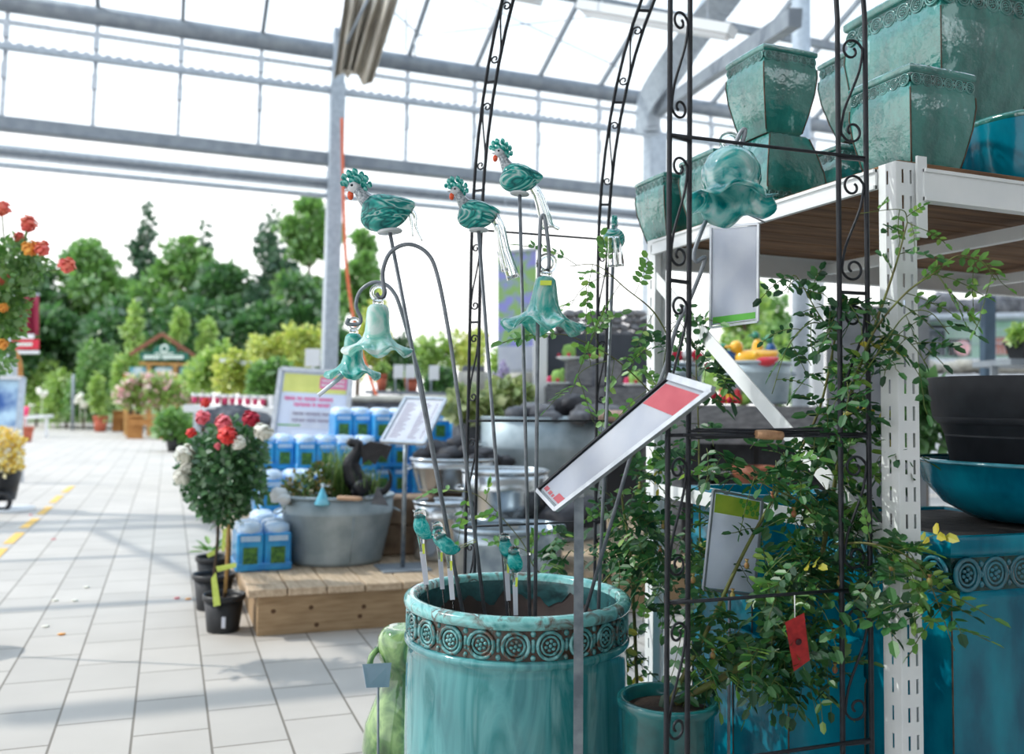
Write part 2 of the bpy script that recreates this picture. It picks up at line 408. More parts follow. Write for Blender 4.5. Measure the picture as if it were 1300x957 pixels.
# toothed rail: channel with a row of small blocks
b = MB(); b.box(((X0 + X1) / 2, YW - .1, ZR), (X1 - X0, .1, .07), bev=.01)
struct(b, 'trim_3', M_steel)
b = MB()
for i in range(int((X1 - X0) / .13)): b.box((X0 + .13 * i, YW - .1, ZR + .05), (.07, .05, .035))
struct(b, 'trim_4', M_alu)
hbar(YW, ZG + .03, .2, .17, 'trim_5', M_darksteel)
hbar(YW - .06, ZG - .3, .1, .06, 'trim_6', M_steel)
hbar(YW - .04, ZG - .40, .1, .03, 'trim_7', M_alu)
hbar(YW - .02, ZB + .16, .12, .07, 'trim_8', M_darksteel)
hbar(YW, ZB, .12, .05, 'trim_9', M_steel)
for i in range(-2, 3):                  # one rolled milky strip per bay
    b = MB(); xa = XC + 5.15 * i; b.box((xa + 2.57, YW + .05, (ZG - .13 + ZB) / 2), (5.05, .015, ZG - .13 - ZB)); struct(b, 'window_%d' % (i + 20), M_milky)
k = 0
for i in range(-10, 16):                # upright glazing bars and the panes between them
    x = XC + 1.06 * i
    b = MB(); b.box((x, YW + .04, (ZT + ZG) / 2), (.05, .06, ZT - ZG)); b.box((x, YW - .0, ZR - .28), (.07, .05, .2)); b.box((x, YW, ZT - .36), (.07, .05, .2))
    struct(b, 'trim_%d' % (30 + i + 10), M_alu)
    b = MB(); b.box((x + .53, YW + .06, (ZT + ZG) / 2), (1.0, .008, ZT - ZG - .1)); struct(b, 'window_%d' % (40 + i + 10), M_glass)
for j, i in enumerate((-2, -1, 0, 1, 2)):
    b = MB(); x = XC + 5.15 * i
    b.box((x, YW - .12, (ZR + .1) / 2), (.2, .24, ZR + .1), bev=.012)
    b.box((x, YW - .12, .02), (.4, .4, .04)); b.box((x, YW - .12, ZR + .45), (.16, .2, .9))
    struct(b, 'trim_%d' % (80 + j), M_steel)
# pitched glass roof: rises towards the viewer, then falls again behind
SL = .43; RUN = 5.2; ZRIDGE = ZT + SL * RUN
for k in range(2):
    for i in range(-8, 15):
        x = XC + 1.06 * i
        p = Vector((x, YW, ZT + .1)); q = Vector((x, YW - RUN, ZRIDGE + .1))
        if k: p, q = q, Vector((x, YW - 2 * RUN, ZT + .1))
        b = MB(); b.bar(p, q, .05, .09); struct(b, 'trim_%d' % (100 + i + 8 + 30 * k), M_darksteel)
        n_ = MB(); e = Vector((1.0, 0, 0)); up = Vector((0, 0, .06))
        n_.slab(p + up + XA * .03, q + up + XA * .03, q + up + e, p + up + e, .008); struct(n_, 'window_%d' % (100 + i + 8 + 30 * k), M_glass)
b = MB(); b.box(((X0 + X1) / 2, YW - RUN, ZRIDGE + .1), (X1 - X0, .2, .2)); struct(b, 'trim_170', M_darksteel)
b = MB(); b.tube([(X0, YW - 2 * RUN, ZT), (X1, YW - 2 * RUN, ZT)], .15, 12); struct(b, 'trim_171', M_darksteel)
for k, (s_, z_) in enumerate(((1.6, .02), (3.3, .02), (6.9, .02), (8.6, .02))):
    zz = ZT + SL * (s_ if s_ < RUN else 2 * RUN - s_)
    b = MB(); b.box(((X0 + X1) / 2, YW - s_, zz), (X1 - X0, .09, .12)); struct(b, 'trim_%d' % (172 + k), M_darksteel)
# thin wind bracing wires under the roof
wires = [((524, 62), (430, -20)), ((524, 60), (800, 30)), ((578, 12), (770, 100)), ((480, 70), (482, -10)), ((516, 88), (517, 64)), ((505, 80), (506, -20))]
for k, (a, c) in enumerate(wires):
    b = MB(); b.tube([W(*a) - YA * .5, W(*c) - YA * .5], .012, 6); struct(b, 'trim_%d' % (180 + k), M_alu)
# the right-hand portal: column, curved rafter, and its bracket
XR = W(826, 170).x
b = MB(); b.box((XR, YW - .15, ZR / 2), (.3, .3, ZR), bev=.015); struct(b, 'trim_190', M_steel)
b = MB(); pts = bez([P(822, 170, 12.6), P(826, 130, 12.4), P(858, 78, 11.6), P(900, 20, 10.6), P(942, -40, 9.6)], 8)
for p, q in zip(pts[:-1], pts[1:]): b.bar(p, q + (q - p) * .04, .20, .34, up=YA)
struct(b, 'trim_191', M_steel)
b = MB(); b.bar(P(905, 92, 10.6), P(1010, 22, 8.0), .12, .16); b.bar(P(836, 140, 12.4), P(905, 92, 10.6), .12, .16); struct(b, 'trim_192', M_darksteel)
b = MB(); b.tube([P(1017, 0, 10.5), PZ(1017, 10.5, 0)], .105, 16); struct(b, 'trim_193', M_steel)

# ---- folded cloth screen bunched at the roof, a lamp, a red cord
t = thing('shade_curtain', 'gathered beige shade cloth hanging in folds above the grey column', 'curtain', P(465, 60, 11.0))
tops = [(438, 0 - 8), (452, -8), (466, -8), (478, -8), (492, -8), (508, -8)]; bots = [(424, 100), (434, 88), (441, 100), (450, 86), (460, 108), (473, 104)]
b = MB(); nF = 40; r0, r1 = [], []
for k in range(nF + 1):
    u = k / nF; i = min(4, int(u * 5)); w = u * 5 - i
    tx = tops[i][0] * (1 - w) + tops[i + 1][0] * w; bx = bots[i][0] * (1 - w) + bots[i + 1][0] * w; by = bots[i][1] * (1 - w) + bots[i + 1][1] * w
    d = 11 + .14 * math.sin(u * PI * 9) + .25 * math.sin(u * 3)
    r0.append((tx, -8, d)); r1.append((bx, by, d))
front = [[P(a[0] + (c[0] - a[0]) * v, a[1] + (c[1] - a[1]) * v, a[2]) for a, c in zip(r0, r1)] for v in (0, .25, .5, .75, 1)]
back = [[p + FWD * .02 for p in row] for row in front]
for row, rb in zip(front, back): row += rb[::-1]
b.loft(front, True); b.build('cloth', mat('beige_cloth', srgb(206, 200, 188), srgb(170, 160, 146), rough=.9, scale=3, stretch=(4, 4, .5)), t)
b = MB(); b.tube([P(440, 55, 10.9), P(472, -12, 10.7)], .018, 8); b.build('rod', M_darksteel, t)
t = thing('ceiling_lamp', 'long white fluorescent lamp fitting hanging under the glass roof', 'lamp', P(830, 22, 9.0))
b = MB(); a, c = P(738, 8, 9.2), P(930, 40, 8.2); b.bar(a, c, .18, .09); b.build('housing', M_offwhite, t)
b = MB(); b.bar(a + (c - a) * .03 - ZA * .06, a + (c - a) * .97 - ZA * .06, .1, .05); b.build('diffuser', mat('lamp_diffuser', srgb(240, 242, 244), rough=.3), t)
for w in (.15, .85):
    b = MB(); p = a + (c - a) * w; b.tube([p, p + ZA * 1.6], .008, 6); b.build('hanger_wire', M_alu, t)
t = thing('ceiling_lamp', 'short end of a second white lamp fitting at the top edge of the roof', 'lamp', P(680, -6, 9.0))
b = MB(); b.bar(P(600, -18, 9.4), P(684, -2, 9.0), .18, .09); b.build('housing', M_offwhite, t)
b = MB(); b.tube([P(684, -2, 9.0), P(684, -2, 9.0) + ZA * 1.5], .008, 6); b.build('hanger_wire', M_alu, t)
pts = bez([P(434, 150, 12.6), P(436, 250, 12.5), P(440, 340, 12.4), P(452, 420, 12.0), P(470, 480, 11.5), P(486, 524, 11.0)], 6)
b = MB(); b.tube(pts, .022, 8); solo(b, 'cord', mat('orange_cord', srgb(226, 110, 70), rough=.6), 'thin orange cord hanging down beside the grey column', 'cord', base=pts[-1])

# ================================================================ unseen store shell, added to darken pot fronts and shape the fill light
M_wall = mat('added_shell', srgb(214, 214, 212), srgb(202, 202, 202), rough=.8, scale=1.5)
YB = YW - 2 * RUN
b = MB(); b.box((2.5, -6.0, 2.1), (19, .2, 4.2)); struct(b, 'wall_rear_added', M_wall)
b = MB(); b.box((2.5, -6.0, (ZT + 4.2) / 2), (19, .02, ZT - 4.2)); struct(b, 'window_300', M_glass)  # upper rear of the added shell, glazed to let fill light in
b = MB(); b.box((9.0, .1, ZT / 2), (.2, 12.2, ZT)); struct(b, 'wall_right_added', M_wall)
b = MB(); b.box((2.5, (YB - 6) / 2, ZT + .1), (19, YB + 6, .2)); struct(b, 'ceiling_added', M_wall)
# ================================================================ light
w = bpy.data.worlds.new('World'); S.world = w; w.use_nodes = True
n = w.node_tree.nodes; n.clear(); o = n.new('ShaderNodeOutputWorld'); bg = n.new('ShaderNodeBackground')
tc = n.new('ShaderNodeTexCoord'); sp = n.new('ShaderNodeSeparateXYZ'); cr = n.new('ShaderNodeValToRGB')
cr.color_ramp.elements[0].position = .20; cr.color_ramp.elements[0].color = (1, 1, 1, 1)
cr.color_ramp.elements[1].position = .62; cr.color_ramp.elements[1].color = (.70, .84, 1.0, 1)
L_ = w.node_tree.links
L_.new(tc.outputs['Generated'], sp.inputs[0]); L_.new(sp.outputs['Z'], cr.inputs[0]); L_.new(cr.outputs[0], bg.inputs[0]); L_.new(bg.outputs[0], o.inputs[0])
bg.inputs[1].default_value = 1.25
sun = bpy.data.lights.new('sun', 'SUN'); sun.energy = 2.1; sun.angle = .012; sun.color = (1.0, .95, .86)
so = bpy.data.objects.new('sun', sun); COL.objects.link(so)
SUND = Vector((-.80, .34, .92)).normalized(); so.rotation_euler = SUND.to_track_quat('Z', 'Y').to_euler(); so.location = (-10, 10, 20)
# ================================================================ FOREGROUND
TEAL_D, TEAL, TEAL_L, AQUA = srgb(0, 104, 104), srgb(22, 156, 152), srgb(110, 204, 198), srgb(196, 236, 232)
M_glaze_round = swirl('round_pot_glaze', [srgb(52, 118, 126), srgb(92, 162, 166), srgb(44, 128, 132), srgb(130, 184, 186)], [.25, .45, .6, .8], scale=5, dist=1.5, rough=.14, stretch=(2.2, 2.2, .35), wave=False, bump=.15)
M_glaze_lip = swirl('pot_lip_glaze', [srgb(60, 140, 140), srgb(128, 196, 196), srgb(96, 84, 74), srgb(150, 206, 208)], [.3, .5, .62, .68], scale=14, dist=1.2, rough=.16, wave=False, bump=.2)
M_glaze_dark = swirl('relief_ground', [srgb(58, 44, 36), srgb(78, 58, 46), srgb(46, 110, 112)], [.35, .55, .72], scale=26, dist=1, rough=.25, wave=False)
M_glaze_relief = swirl('relief_glaze', [srgb(92, 66, 50), srgb(70, 140, 142), srgb(140, 196, 198)], [.36, .5, .72], scale=30, dist=1, rough=.16, wave=False)
M_potinside = swirl('raw_inside', [srgb(58, 46, 44), srgb(76, 60, 56), srgb(52, 88, 88)], [.4, .6, .75], scale=7, dist=1, rough=.55, wave=False, coat=.1)

def flower_medallion(mb, c, X, Y, N, R):
    """ring, inner ring and six-petal flower in relief on a pot band"""
    mb.torus(c, R, R * .16, (X, Y), 18, 5); mb.torus(c, R * .68, R * .11, (X, Y), 16, 5)
    mb.ell(c + N * R * .05, (R * .16, R * .16, R * .12), 8, 5, (X, Y, N))
    for k in range(6):
        a = PI / 3 * k + .3
        mb.ell(c + X * (R * .34 * math.cos(a)) + Y * (R * .34 * math.sin(a)), (R * .17, R * .15, R * .12), 7, 5, (X, Y, N))

POT = P(657, 751, 2.62); PR = .327; PZT = POT.z
pot = thing('round_planter', 'large round turquoise glazed planter with a flower medallion band, holding the glass stakes', 'planter', (POT.x, POT.y, 0))
b = MB(); pr = [(.0, -.205), (.268, -.205), (.281, -.19), (.284, -.05), (.29, -.02)]
b.lathe(pr, (POT.x, POT.y, PZT), 72); b.build('inner_wall', M_potinside, pot)
b = MB(); b.lathe([(.2885, -.012), (.2835, -.045), (.2815, -.075)], (POT.x, POT.y, PZT), 120, rip=lambda k, r, z, a: (r, z - (k == 2) * (.014 * math.sin(9 * a) + .010 * math.sin(17 * a + 1) + .008 * math.sin(31 * a)))); b.build('glaze_drip', swirl('drip_glaze', [srgb(34, 62, 66), srgb(52, 100, 104), srgb(30, 54, 58)], [.3, .5, .7], scale=12, dist=1, rough=.25, wave=False), pot)
b = MB(); b.lathe([(.286, -.022), (.289, -.008), (.297, -.001), (.31, 0), (.32, -.004), (.3262, -.012), (.327, -.022), (.324, -.031), (.316, -.035), (.31, -.036)], (POT.x, POT.y, PZT), 96); b.build('rim', M_glaze_lip, pot)
band = MB(); band.lathe([(.312, -.034), (.3125, -.072), (.312, -.112)], (POT.x, POT.y, PZT), 96)
bo = band.build('ornament_band', M_glaze_dark, pot)
b = MB(); NM = 22
for k in range(NM):
    a = 2 * PI * k / NM + .05; N = Vector((math.cos(a), math.sin(a), 0)); X = Vector((-math.sin(a), math.cos(a), 0))
    c = Vector((POT.x, POT.y, PZT - .073)) + N * .314; flower_medallion(b, c, X, ZA, N, .034)
    a2 = a + PI / NM; N2 = Vector((math.cos(a2), math.sin(a2), 0)); X2 = Vector((-math.sin(a2), math.cos(a2), 0)); c2 = Vector((POT.x, POT.y, PZT - .073)) + N2 * .312
    for dz, rr in ((.03, .008), (.012, .006), (-.012, .006), (-.03, .008)): b.ell(c2 + ZA * dz, (rr * .8, rr, rr), 7, 5, (N2, X2, ZA))
    b.ell(c2, (.006, .006, .018), 7, 5, (N2, X2, ZA))
b.build('medallions', M_glaze_relief, bo)
b = MB(); b.lathe([(.310, -.111), (.318, -.113), (.3225, -.118), (.323, -.126), (.319, -.133), (.313, -.137), (.3135, -.16), (.316, -.20), (.317, -.4), (.312, -.6), (.302, -.75), (.292, -PZT + .02), (.288, -PZT), (.0, -PZT)], (POT.x, POT.y, PZT), 96)
b.build('body', M_glaze_round, pot)
ZIN = PZT - .205                       # the planter's inner bottom, where the stakes stand

# ---------------- glass
M_bird = swirl('teal_swirl_glass', [srgb(0, 92, 98), srgb(14, 168, 162), srgb(240, 252, 250), srgb(60, 206, 196), srgb(0, 104, 108), srgb(90, 220, 208), srgb(240, 252, 252)], [.28, .41, .45, .495, .555, .63, .70], scale=7, dist=2.0, rough=.05, stretch=(1., 1., 2.2), trans=.12, detail=2, wave=False, through=.45)
M_crest = swirl('crest_glass', [srgb(0, 160, 152), srgb(60, 212, 200), srgb(170, 240, 232)], [.2, .5, .8], scale=40, dist=3, rough=.06, trans=.3, through=.45)
M_clear = mat('clear_glass', (.97, .99, .99), rough=.02, trans=1., ior=1.45)
M_neck = mat('speckled_glass', srgb(200, 208, 214), srgb(110, 124, 134), rough=.1, trans=.25, scale=160, detail=2, coat=.5)
M_orange = mat('orange_glass', srgb(228, 84, 38), rough=.12, coat=.5)
M_eye = mat('dark_bead', srgb(24, 34, 44), rough=.1)
M_collar = mat('white_collar', srgb(226, 228, 232), srgb(196, 200, 206), rough=.25, scale=30)
M_bell = swirl('bell_glass', [srgb(0, 156, 152), srgb(48, 198, 188), srgb(150, 226, 218), srgb(240, 250, 248), srgb(64, 204, 194)], [.22, .4, .55, .66, .8], scale=11, dist=3, rough=.06, trans=.2, stretch=(1, 1, .7), wave=False, through=.45)
M_bellpale = swirl('bell_glass_pale', [srgb(96, 208, 198), srgb(184, 238, 228), srgb(244, 252, 250), srgb(206, 242, 236)], [.25, .42, .6, .8], scale=10, dist=3, rough=.06, trans=.2, stretch=(1, 1, .7), wave=False, through=.45)
M_bellfront = swirl('bell_glass_cloudy', [srgb(0, 140, 150), srgb(20, 186, 186), srgb(170, 232, 228), srgb(236, 248, 248)], [.3, .43, .56, .7], scale=12, dist=1.5, rough=.05, trans=.25, wave=False, through=.4)
M_sticker = mat('lime_sticker', srgb(220, 236, 90), rough=.4)
M_smallbird = swirl('small_bird_glass', [srgb(0, 150, 156), srgb(40, 206, 204), srgb(140, 236, 232), srgb(240, 252, 252)], [.25, .45, .62, .8], scale=34, dist=3, rough=.04, trans=.45, wave=False, through=.5)

def bodyloft(mb, sp, ax, n=20):
    """rings (along, height, half-width, half-height) swept along a bent line; ax = (along, side, up)"""
    A, B_, U = ax; rings = []
    for i, (x, z, w, h) in enumerate(sp):
        a = sp[max(0, i - 1)]; c = sp[min(len(sp) - 1, i + 1)]
        t = Vector((c[0] - a[0], 0, c[1] - a[1])).normalized(); nn = A * (-t.z) + U * t.x
        o = A * x + U * z
        rings.append([o + B_ * (w * math.cos(2 * PI * k / n)) + nn * (h * math.sin(2 * PI * k / n)) for k in range(n)])
    return mb.loft(rings, True)
def lerp_rows(rows, n=5):
    v = bez([Vector((r[0], r[1], r[2])) for r in rows], n); w = bez([Vector((r[3], 0, 0)) for r in rows], n)
    return [(p.x, p.y, max(p.z, 1e-4), max(q.x, 1e-4)) for p, q in zip(v, w)]
def rooster(label, at, sc, yaw, base, tail, lean=0., neck=1.0):
    """a blown-glass rooster on a rod; local -X is where it looks; the rod stands in the planter"""
    t = thing('glass_rooster_stake', label, 'garden ornament', base, 'glass roosters on rods')
    A = Vector((math.cos(yaw), math.sin(yaw), 0)); B_ = Vector((-math.sin(yaw), math.cos(yaw), 0)); U = ZA.copy()
    if lean:
        q = Quaternion(B_, lean); A = q @ A; U = q @ U
    ax = (A, B_, U); at = Vector(at)
    def pt(x, y, z): return at + (A * x + B_ * y + U * z) * sc
    rows = [(-.575, -.02, .08, .10), (-.53, -.03, .24, .27), (-.36, -.05, .37, .40), (-.08, -.06, .42, .43), (.20, -.03, .37, .36), (.42, .02, .25, .23), (.57, .05, .14, .12), (.645, .06, .06, .05)]
    b = MB(); bodyloft(b, [(x * sc, z * sc, w * sc, h * sc) for x, z, w, h in lerp_rows(rows)], ax, 24); b.v = [v + at for v in b.v]
    b.build('body', M_bird, t)
    nh = .14 * neck
    rows = [(-.34, .16, .24, .22), (-.44, .27, .20, .18), (-.54, .34 + nh * .5, .145, .135), (-.61, .38 + nh, .115, .11)]
    b = MB(); bodyloft(b, [(x * sc, z * sc, w * sc, h * sc) for x, z, w, h in lerp_rows(rows, 4)], ax, 16); b.v = [v + at for v in b.v]
    b.build('neck', M_neck, t)
    hz = .42 + nh
    b = MB(); b.ell(pt(-.69, 0, hz + .02), (.15 * sc, .125 * sc, .135 * sc), 14, 10, ax)
    b.ell(pt(-.84, 0, hz - .01), (.08 * sc, .035 * sc, .03 * sc), 10, 6, ax)
    hd = b.build('head', M_collar, t)
    b = MB()
    for s_ in (-1, 1): b.ell(pt(-.72, s_ * .105, hz + .05), .035 * sc, 8, 6)
    b.build('eyes', M_eye, hd)
    b = MB(); b.ell(pt(-.79, 0, hz - .15), (.075 * sc, .055 * sc, .11 * sc), 10, 8, ax); b.build('wattle', M_orange, t)
    b = MB()
    for k, (x, z, r) in enumerate([(-.86, .10, .055), (-.82, .18, .065), (-.74, .24, .075), (-.64, .24, .07), (-.55, .20, .07), (-.48, .12, .065), (-.44, .03, .06), (-.80, .08, .07), (-.70, .13, .085), (-.60, .12, .085), (-.53, .05, .075), (-.50, -.05, .055)]):
        b.ell(pt(-.66 + (x + .66) * 1.45, .05 * (-1) ** k, hz + .02 + z * 1.4), (r * sc * 1.0, r * sc * .8, r * sc * 1.3), 10, 7, ax, .3, k)
    b.build('crest', M_crest, t)
    for j, tp in enumerate(tail):                    # clear glass plumes: world-space centre lines
        b = MB(); pts = bez(tp[0], 6); m = len(pts); w0, w1, th = tp[1:]
        side = tp[0][1] - tp[0][0]; rings = []
        for i, p in enumerate(pts):
            d = (pts[min(i + 1, m - 1)] - pts[max(i - 1, 0)]).normalized(); x = d.cross(FWD).normalized(); y = x.cross(d)
            w = w0 + (w1 - w0) * i / (m - 1)
            rings.append([p + x * (w * math.cos(2 * PI * k / 10)) + y * (th * math.sin(2 * PI * k / 10)) for k in range(10)])
        b.loft(rings, True); b.build('tail_plume', M_clear, t)
    bz = at + (A * .02 + U * -.51) * sc
    b = MB(); b.lathe([(0, -.03 * sc), (.27 * sc, -.03 * sc), (.29 * sc, 0), (.26 * sc, .04 * sc), (0, .04 * sc)], bz, 24, (A, B_, U)); b.build('collar', M_collar, t)
    b = MB(); b.tube([bz, Vector(base)], .0052, 10); b.build('rod', M_pole, t)
    return t
LY = math.atan2(RIGHT.y, RIGHT.x)      # facing left in the photograph
def base_at(px, dd=0.0):
    return PZ(px, 2.62 + dd, ZIN)
d1 = 2.50
tl = lambda pts, d: [P(x, y, d) for x, y in pts]
rooster('glass rooster with the orange wattle at the left, beak turned left, leaning over the hooks', P(491, 266, d1), .0755 / .62, LY, base_at(602, -.08),
        [(tl([(520, 264), (527, 274), (528, 288), (536, 306)], d1), .007, .002, .005), (tl([(519, 266), (522, 280), (524, 300)], d1 + .01), .006, .002, .004)], lean=-.12)
d2 = 2.55
rooster('glass rooster in the middle with one long clear tail hanging to its lower right', P(607, 270, d2), .060 / .62 * 1.0, LY + .25, base_at(649, .02),
        [(tl([(626, 272), (634, 288), (640, 318), (652, 354)], d2), .014, .019, .007), (tl([(629, 284), (634, 310), (641, 345)], d2 + .012), .008, .010, .006)], neck=1.1)
d3 = 2.60
rooster('highest glass rooster, with a clear tail and thin neck, above the others', P(661, 224, d3), .061 / .62, LY + .1, base_at(674, .04),
        [(tl([(676, 236), (684, 250), (690, 270), (695, 290)], d3), .013, .02, .007), (tl([(684, 240), (692, 262), (700, 284), (710, 291)], d3 + .015), .006, .005, .004)], lean=.08, neck=1.25)
d4 = 2.72
rooster('small glass rooster seen from behind at the right, beside the pot shelf', P(779, 301, d4), .050 / .62, LY - PI / 2 - .15, base_at(757, .02),
        [(tl([(776, 300), (777, 318), (778, 339)], d4 - .1), .010, .017, .006), (tl([(783, 300), (786, 318), (788, 338)], d4 - .09), .008, .011, .005)], neck=.8)

def bell(label, top, rad, hgt, m, hook, rod_r=.0055, tilt=None, lobes=6, stamen=None, ring=True, sticker=False, group='glass bell flowers on hooked rods', prof=None, ruf=.085):
    """a glass bell flower hung from a hooked rod; top = where the neck starts, hook = line of the bent rod, last point in the planter"""
    t = thing('glass_bell_stake', label, 'garden ornament', hook[-1], group)
    U = Vector(tilt).normalized() if tilt else ZA; X, Y = perp(U)
    prof = prof or [(.10, .02), (.22, .0), (.30, -.06), (.335, -.18), (.345, -.36), (.37, -.54), (.44, -.68), (.60, -.80), (.80, -.88), (1.0, -.94)]
    inn = [(r - .03, z - .02) for r, z in prof[::-1]]
    full = [(r * rad, z * hgt) for r, z in prof + inn]
    def rip(k, r, z, a):
        q = k if k < 10 else 19 - k; w = max(0, (q - 5) / 4) ** 1.6
        return r * (1 + .07 * w * math.sin(lobes * 2 * a + 1)), z + w * hgt * ruf * math.sin(lobes * a)
    b = MB(); b.lathe(full, top, 72, (X, Y, U), True, rip=rip); fl = b.build('flower', m, t)
    b = MB(); b.ell(Vector(top) + U * (.045 * hgt), (rad * .17, rad * .17, rad * .16), 12, 8, (X, Y, U))
    R_ = rad * .20; c = Vector(top) + U * (.06 * hgt + R_ * 1.35)
    b.torus(c, R_, R_ * .34, (RIGHT, U), 18, 8); b.build('hanging_ring', M_clear, t)
    b = MB(); b.tube(hook, rod_r, 10); b.build('hooked_rod', M_pole, t)
    if stamen:
        b = MB(); b.tube([stamen[0], stamen[1]], .006, 8); b.build('stamen', mat('milky_rod', srgb(214, 222, 236), rough=.15, coat=.6), fl)
    if sticker:
        b = MB(); p = Vector(top) - U * (.12 * hgt) - FWD * (rad * .335); b.box(p, (rad * .28, .002, hgt * .09), (RIGHT, FWD, U), .0008); b.build('price_sticker', M_sticker, fl)
    return t
d = 2.46; hk = bez(tl([(478, 372), (482, 378), (488, 372), (486, 345), (496, 320), (519, 310), (543, 322), (556, 352), (570, 424), (581, 500)], d), 6) + [base_at(623, .0)]
bell('pale mint glass bell flower hanging at the left from the big round hook', P(480, 387, d), .093, .135, M_bellpale, hk)
d = 2.58; hk = bez(tl([(443, 404), (441, 411), (455, 411), (458, 404), (452, 388), (457, 370), (472, 359), (487, 360), (499, 370), (509, 393), (533, 479)], d), 6) + [base_at(600, -.05)]
bell('darker teal glass bell flower lowest at the left, under the pale mint one', P(449, 424, d), .078, .125, M_bell, hk, stamen=(P(441, 472, d), P(404, 502, d - .02)))
d = 2.52; hk = bez(tl([(694, 345), (697, 336), (696, 310), (692, 280), (689, 273), (686, 282), (685, 320), (683, 400), (682, 480)], d), 6) + [base_at(679, .0)]
bell('teal glass bell flower with a lime price sticker hanging centre right of the arch leg', P(693, 352, d), .113, .150, M_bell, hk, tilt=(.05, 0, 1), sticker=True, prof=[(.08, .02), (.19, .0), (.25, -.05), (.28, -.16), (.32, -.34), (.37, -.52), (.45, -.66), (.62, -.78), (.82, -.86), (1.0, -.92)], ruf=.11)
d = 2.28; hk = bez(tl([(934, 192), (942, 182), (946, 164), (938, 172), (928, 202)], d), 4)[:-1] + bez([P(924, 215, d), P(905, 262, d + .1), P(891, 292, 2.30), P(881, 322, 2.28), P(884, 332, 2.28), P(895, 329, 2.29), P(877, 377, 2.32), P(859, 415, 2.36), P(843, 470, 2.42), P(802, 574, 2.5)], 6) + [base_at(724, .0)]
bell('big cloudy turquoise glass bell flower in front of the pot shelf on a kinked rod', P(927, 196, d), .106, .150, M_bellfront, hk, tilt=(.12, 0.24, 1), lobes=5, prof=[(.10, .05), (.36, .03), (.56, -.10), (.68, -.30), (.69, -.50), (.61, -.66), (.58, -.75), (.70, -.84), (.86, -.90), (1.0, -.93)], ruf=.10)

def small_bird(label, at, sc, yaw, base, tail=True, up=.0):
    t = thing('glass_bird_stake', label, 'garden ornament', base, 'small glass birds in the planter')
    A = Vector((math.cos(yaw), math.sin(yaw), 0)); B_ = Vector((-math.sin(yaw), math.cos(yaw), 0)); q = Quaternion(B_, up); A = q @ A; U = q @ ZA
    at = Vector(at)
    def L(x, y, z): return at + (A * x + B_ * y + U * z) * sc
    rows = [(-.55, .40, .08, .08), (-.46, .30, .24, .22), (-.2, .02, .36, .34), (.12, -.14, .33, .30), (.38, -.12, .18, .16), (.5, -.08, .06, .06)]
    b = MB(); bodyloft(b, [(x * sc, z * sc, w * sc, h * sc) for x, z, w, h in lerp_rows(rows)], (A, B_, U), 18); b.v = [v + at for v in b.v]; b.build('body', M_smallbird, t)
    b = MB(); b.ell(L(-.50, 0, .40), .28 * sc, 16, 12); b.ell(L(-.80, 0, .40), (.1 * sc, .05 * sc, .045 * sc), 8, 6, (A, B_, U)); b.build('head', M_clear, t)
    if tail:
        b = MB(); b.bar(L(.42, 0, -.08), L(1.15, 0, .34), .20 * sc, .1 * sc, U); b.build('tail', M_clear, t)
    s0 = L(-.02, 0, -.3); dn = (Vector(base) - s0).normalized(); l0 = s0 + dn * sc * .5; l1 = s0 + dn * sc * 1.75
    b = MB(); b.tube([s0 - dn * .006, s0 + dn * sc * .2, l0, l1, s0 + dn * sc * 2.2], [.19 * sc, .15 * sc, .125 * sc, .11 * sc, .08 * sc], 12); b.build('stem_socket', M_clear, t)
    b = MB(); x = dn.cross(FWD).normalized(); b.slab(*[p - FWD * (.135 * sc) for p in (l0 + dn * sc * .25 + x * .12 * sc, l0 + dn * sc * .25 - x * .12 * sc, l1 + dn * sc * .5 - x * .11 * sc, l1 + dn * sc * .5 + x * .11 * sc)], .0006); b.build('price_label', M_paper, t)
    b = MB(); b.slab(*[p - FWD * (.16 * sc) for p in (l0 - dn * sc * .1 + x * .15 * sc, l0 - dn * sc * .1 + x * .03 * sc, l0 + dn * sc * .35 + x * .01 * sc, l0 + dn * sc * .35 + x * .11 * sc)], .0006); b.build('lime_sticker', M_sticker, t)
    b = MB(); b.tube([l1, Vector(base)], .0022, 8); b.build('rod', M_clear, t)
    return t
small_bird('small glass bird farthest left in the planter, upright, looking left', P(539, 671, 2.46), .062, LY + .2, PZ(556, 2.50, ZIN), False, .55)
small_bird('small glass bird half hidden between two others at the planter\'s left', P(561, 684, 2.52), .056, LY - .5, PZ(570, 2.54, ZIN), False, .45)
small_bird('small glass bird with a clear rod tail pointing right over the planter\'s left rim', P(571, 692, 2.40), .058, LY + .1, PZ(584, 2.44, ZIN), True, .1)
small_bird('small glass bird at the back of the pair in the middle of the planter', P(646, 698, 2.50), .056, LY + .5, PZ(651, 2.52, ZIN), True, .5)
small_bird('small glass bird at the front of the pair in the middle of the planter', P(655, 714, 2.42), .056, LY + PI / 2 - .4, PZ(657, 2.44, ZIN), False, .45)

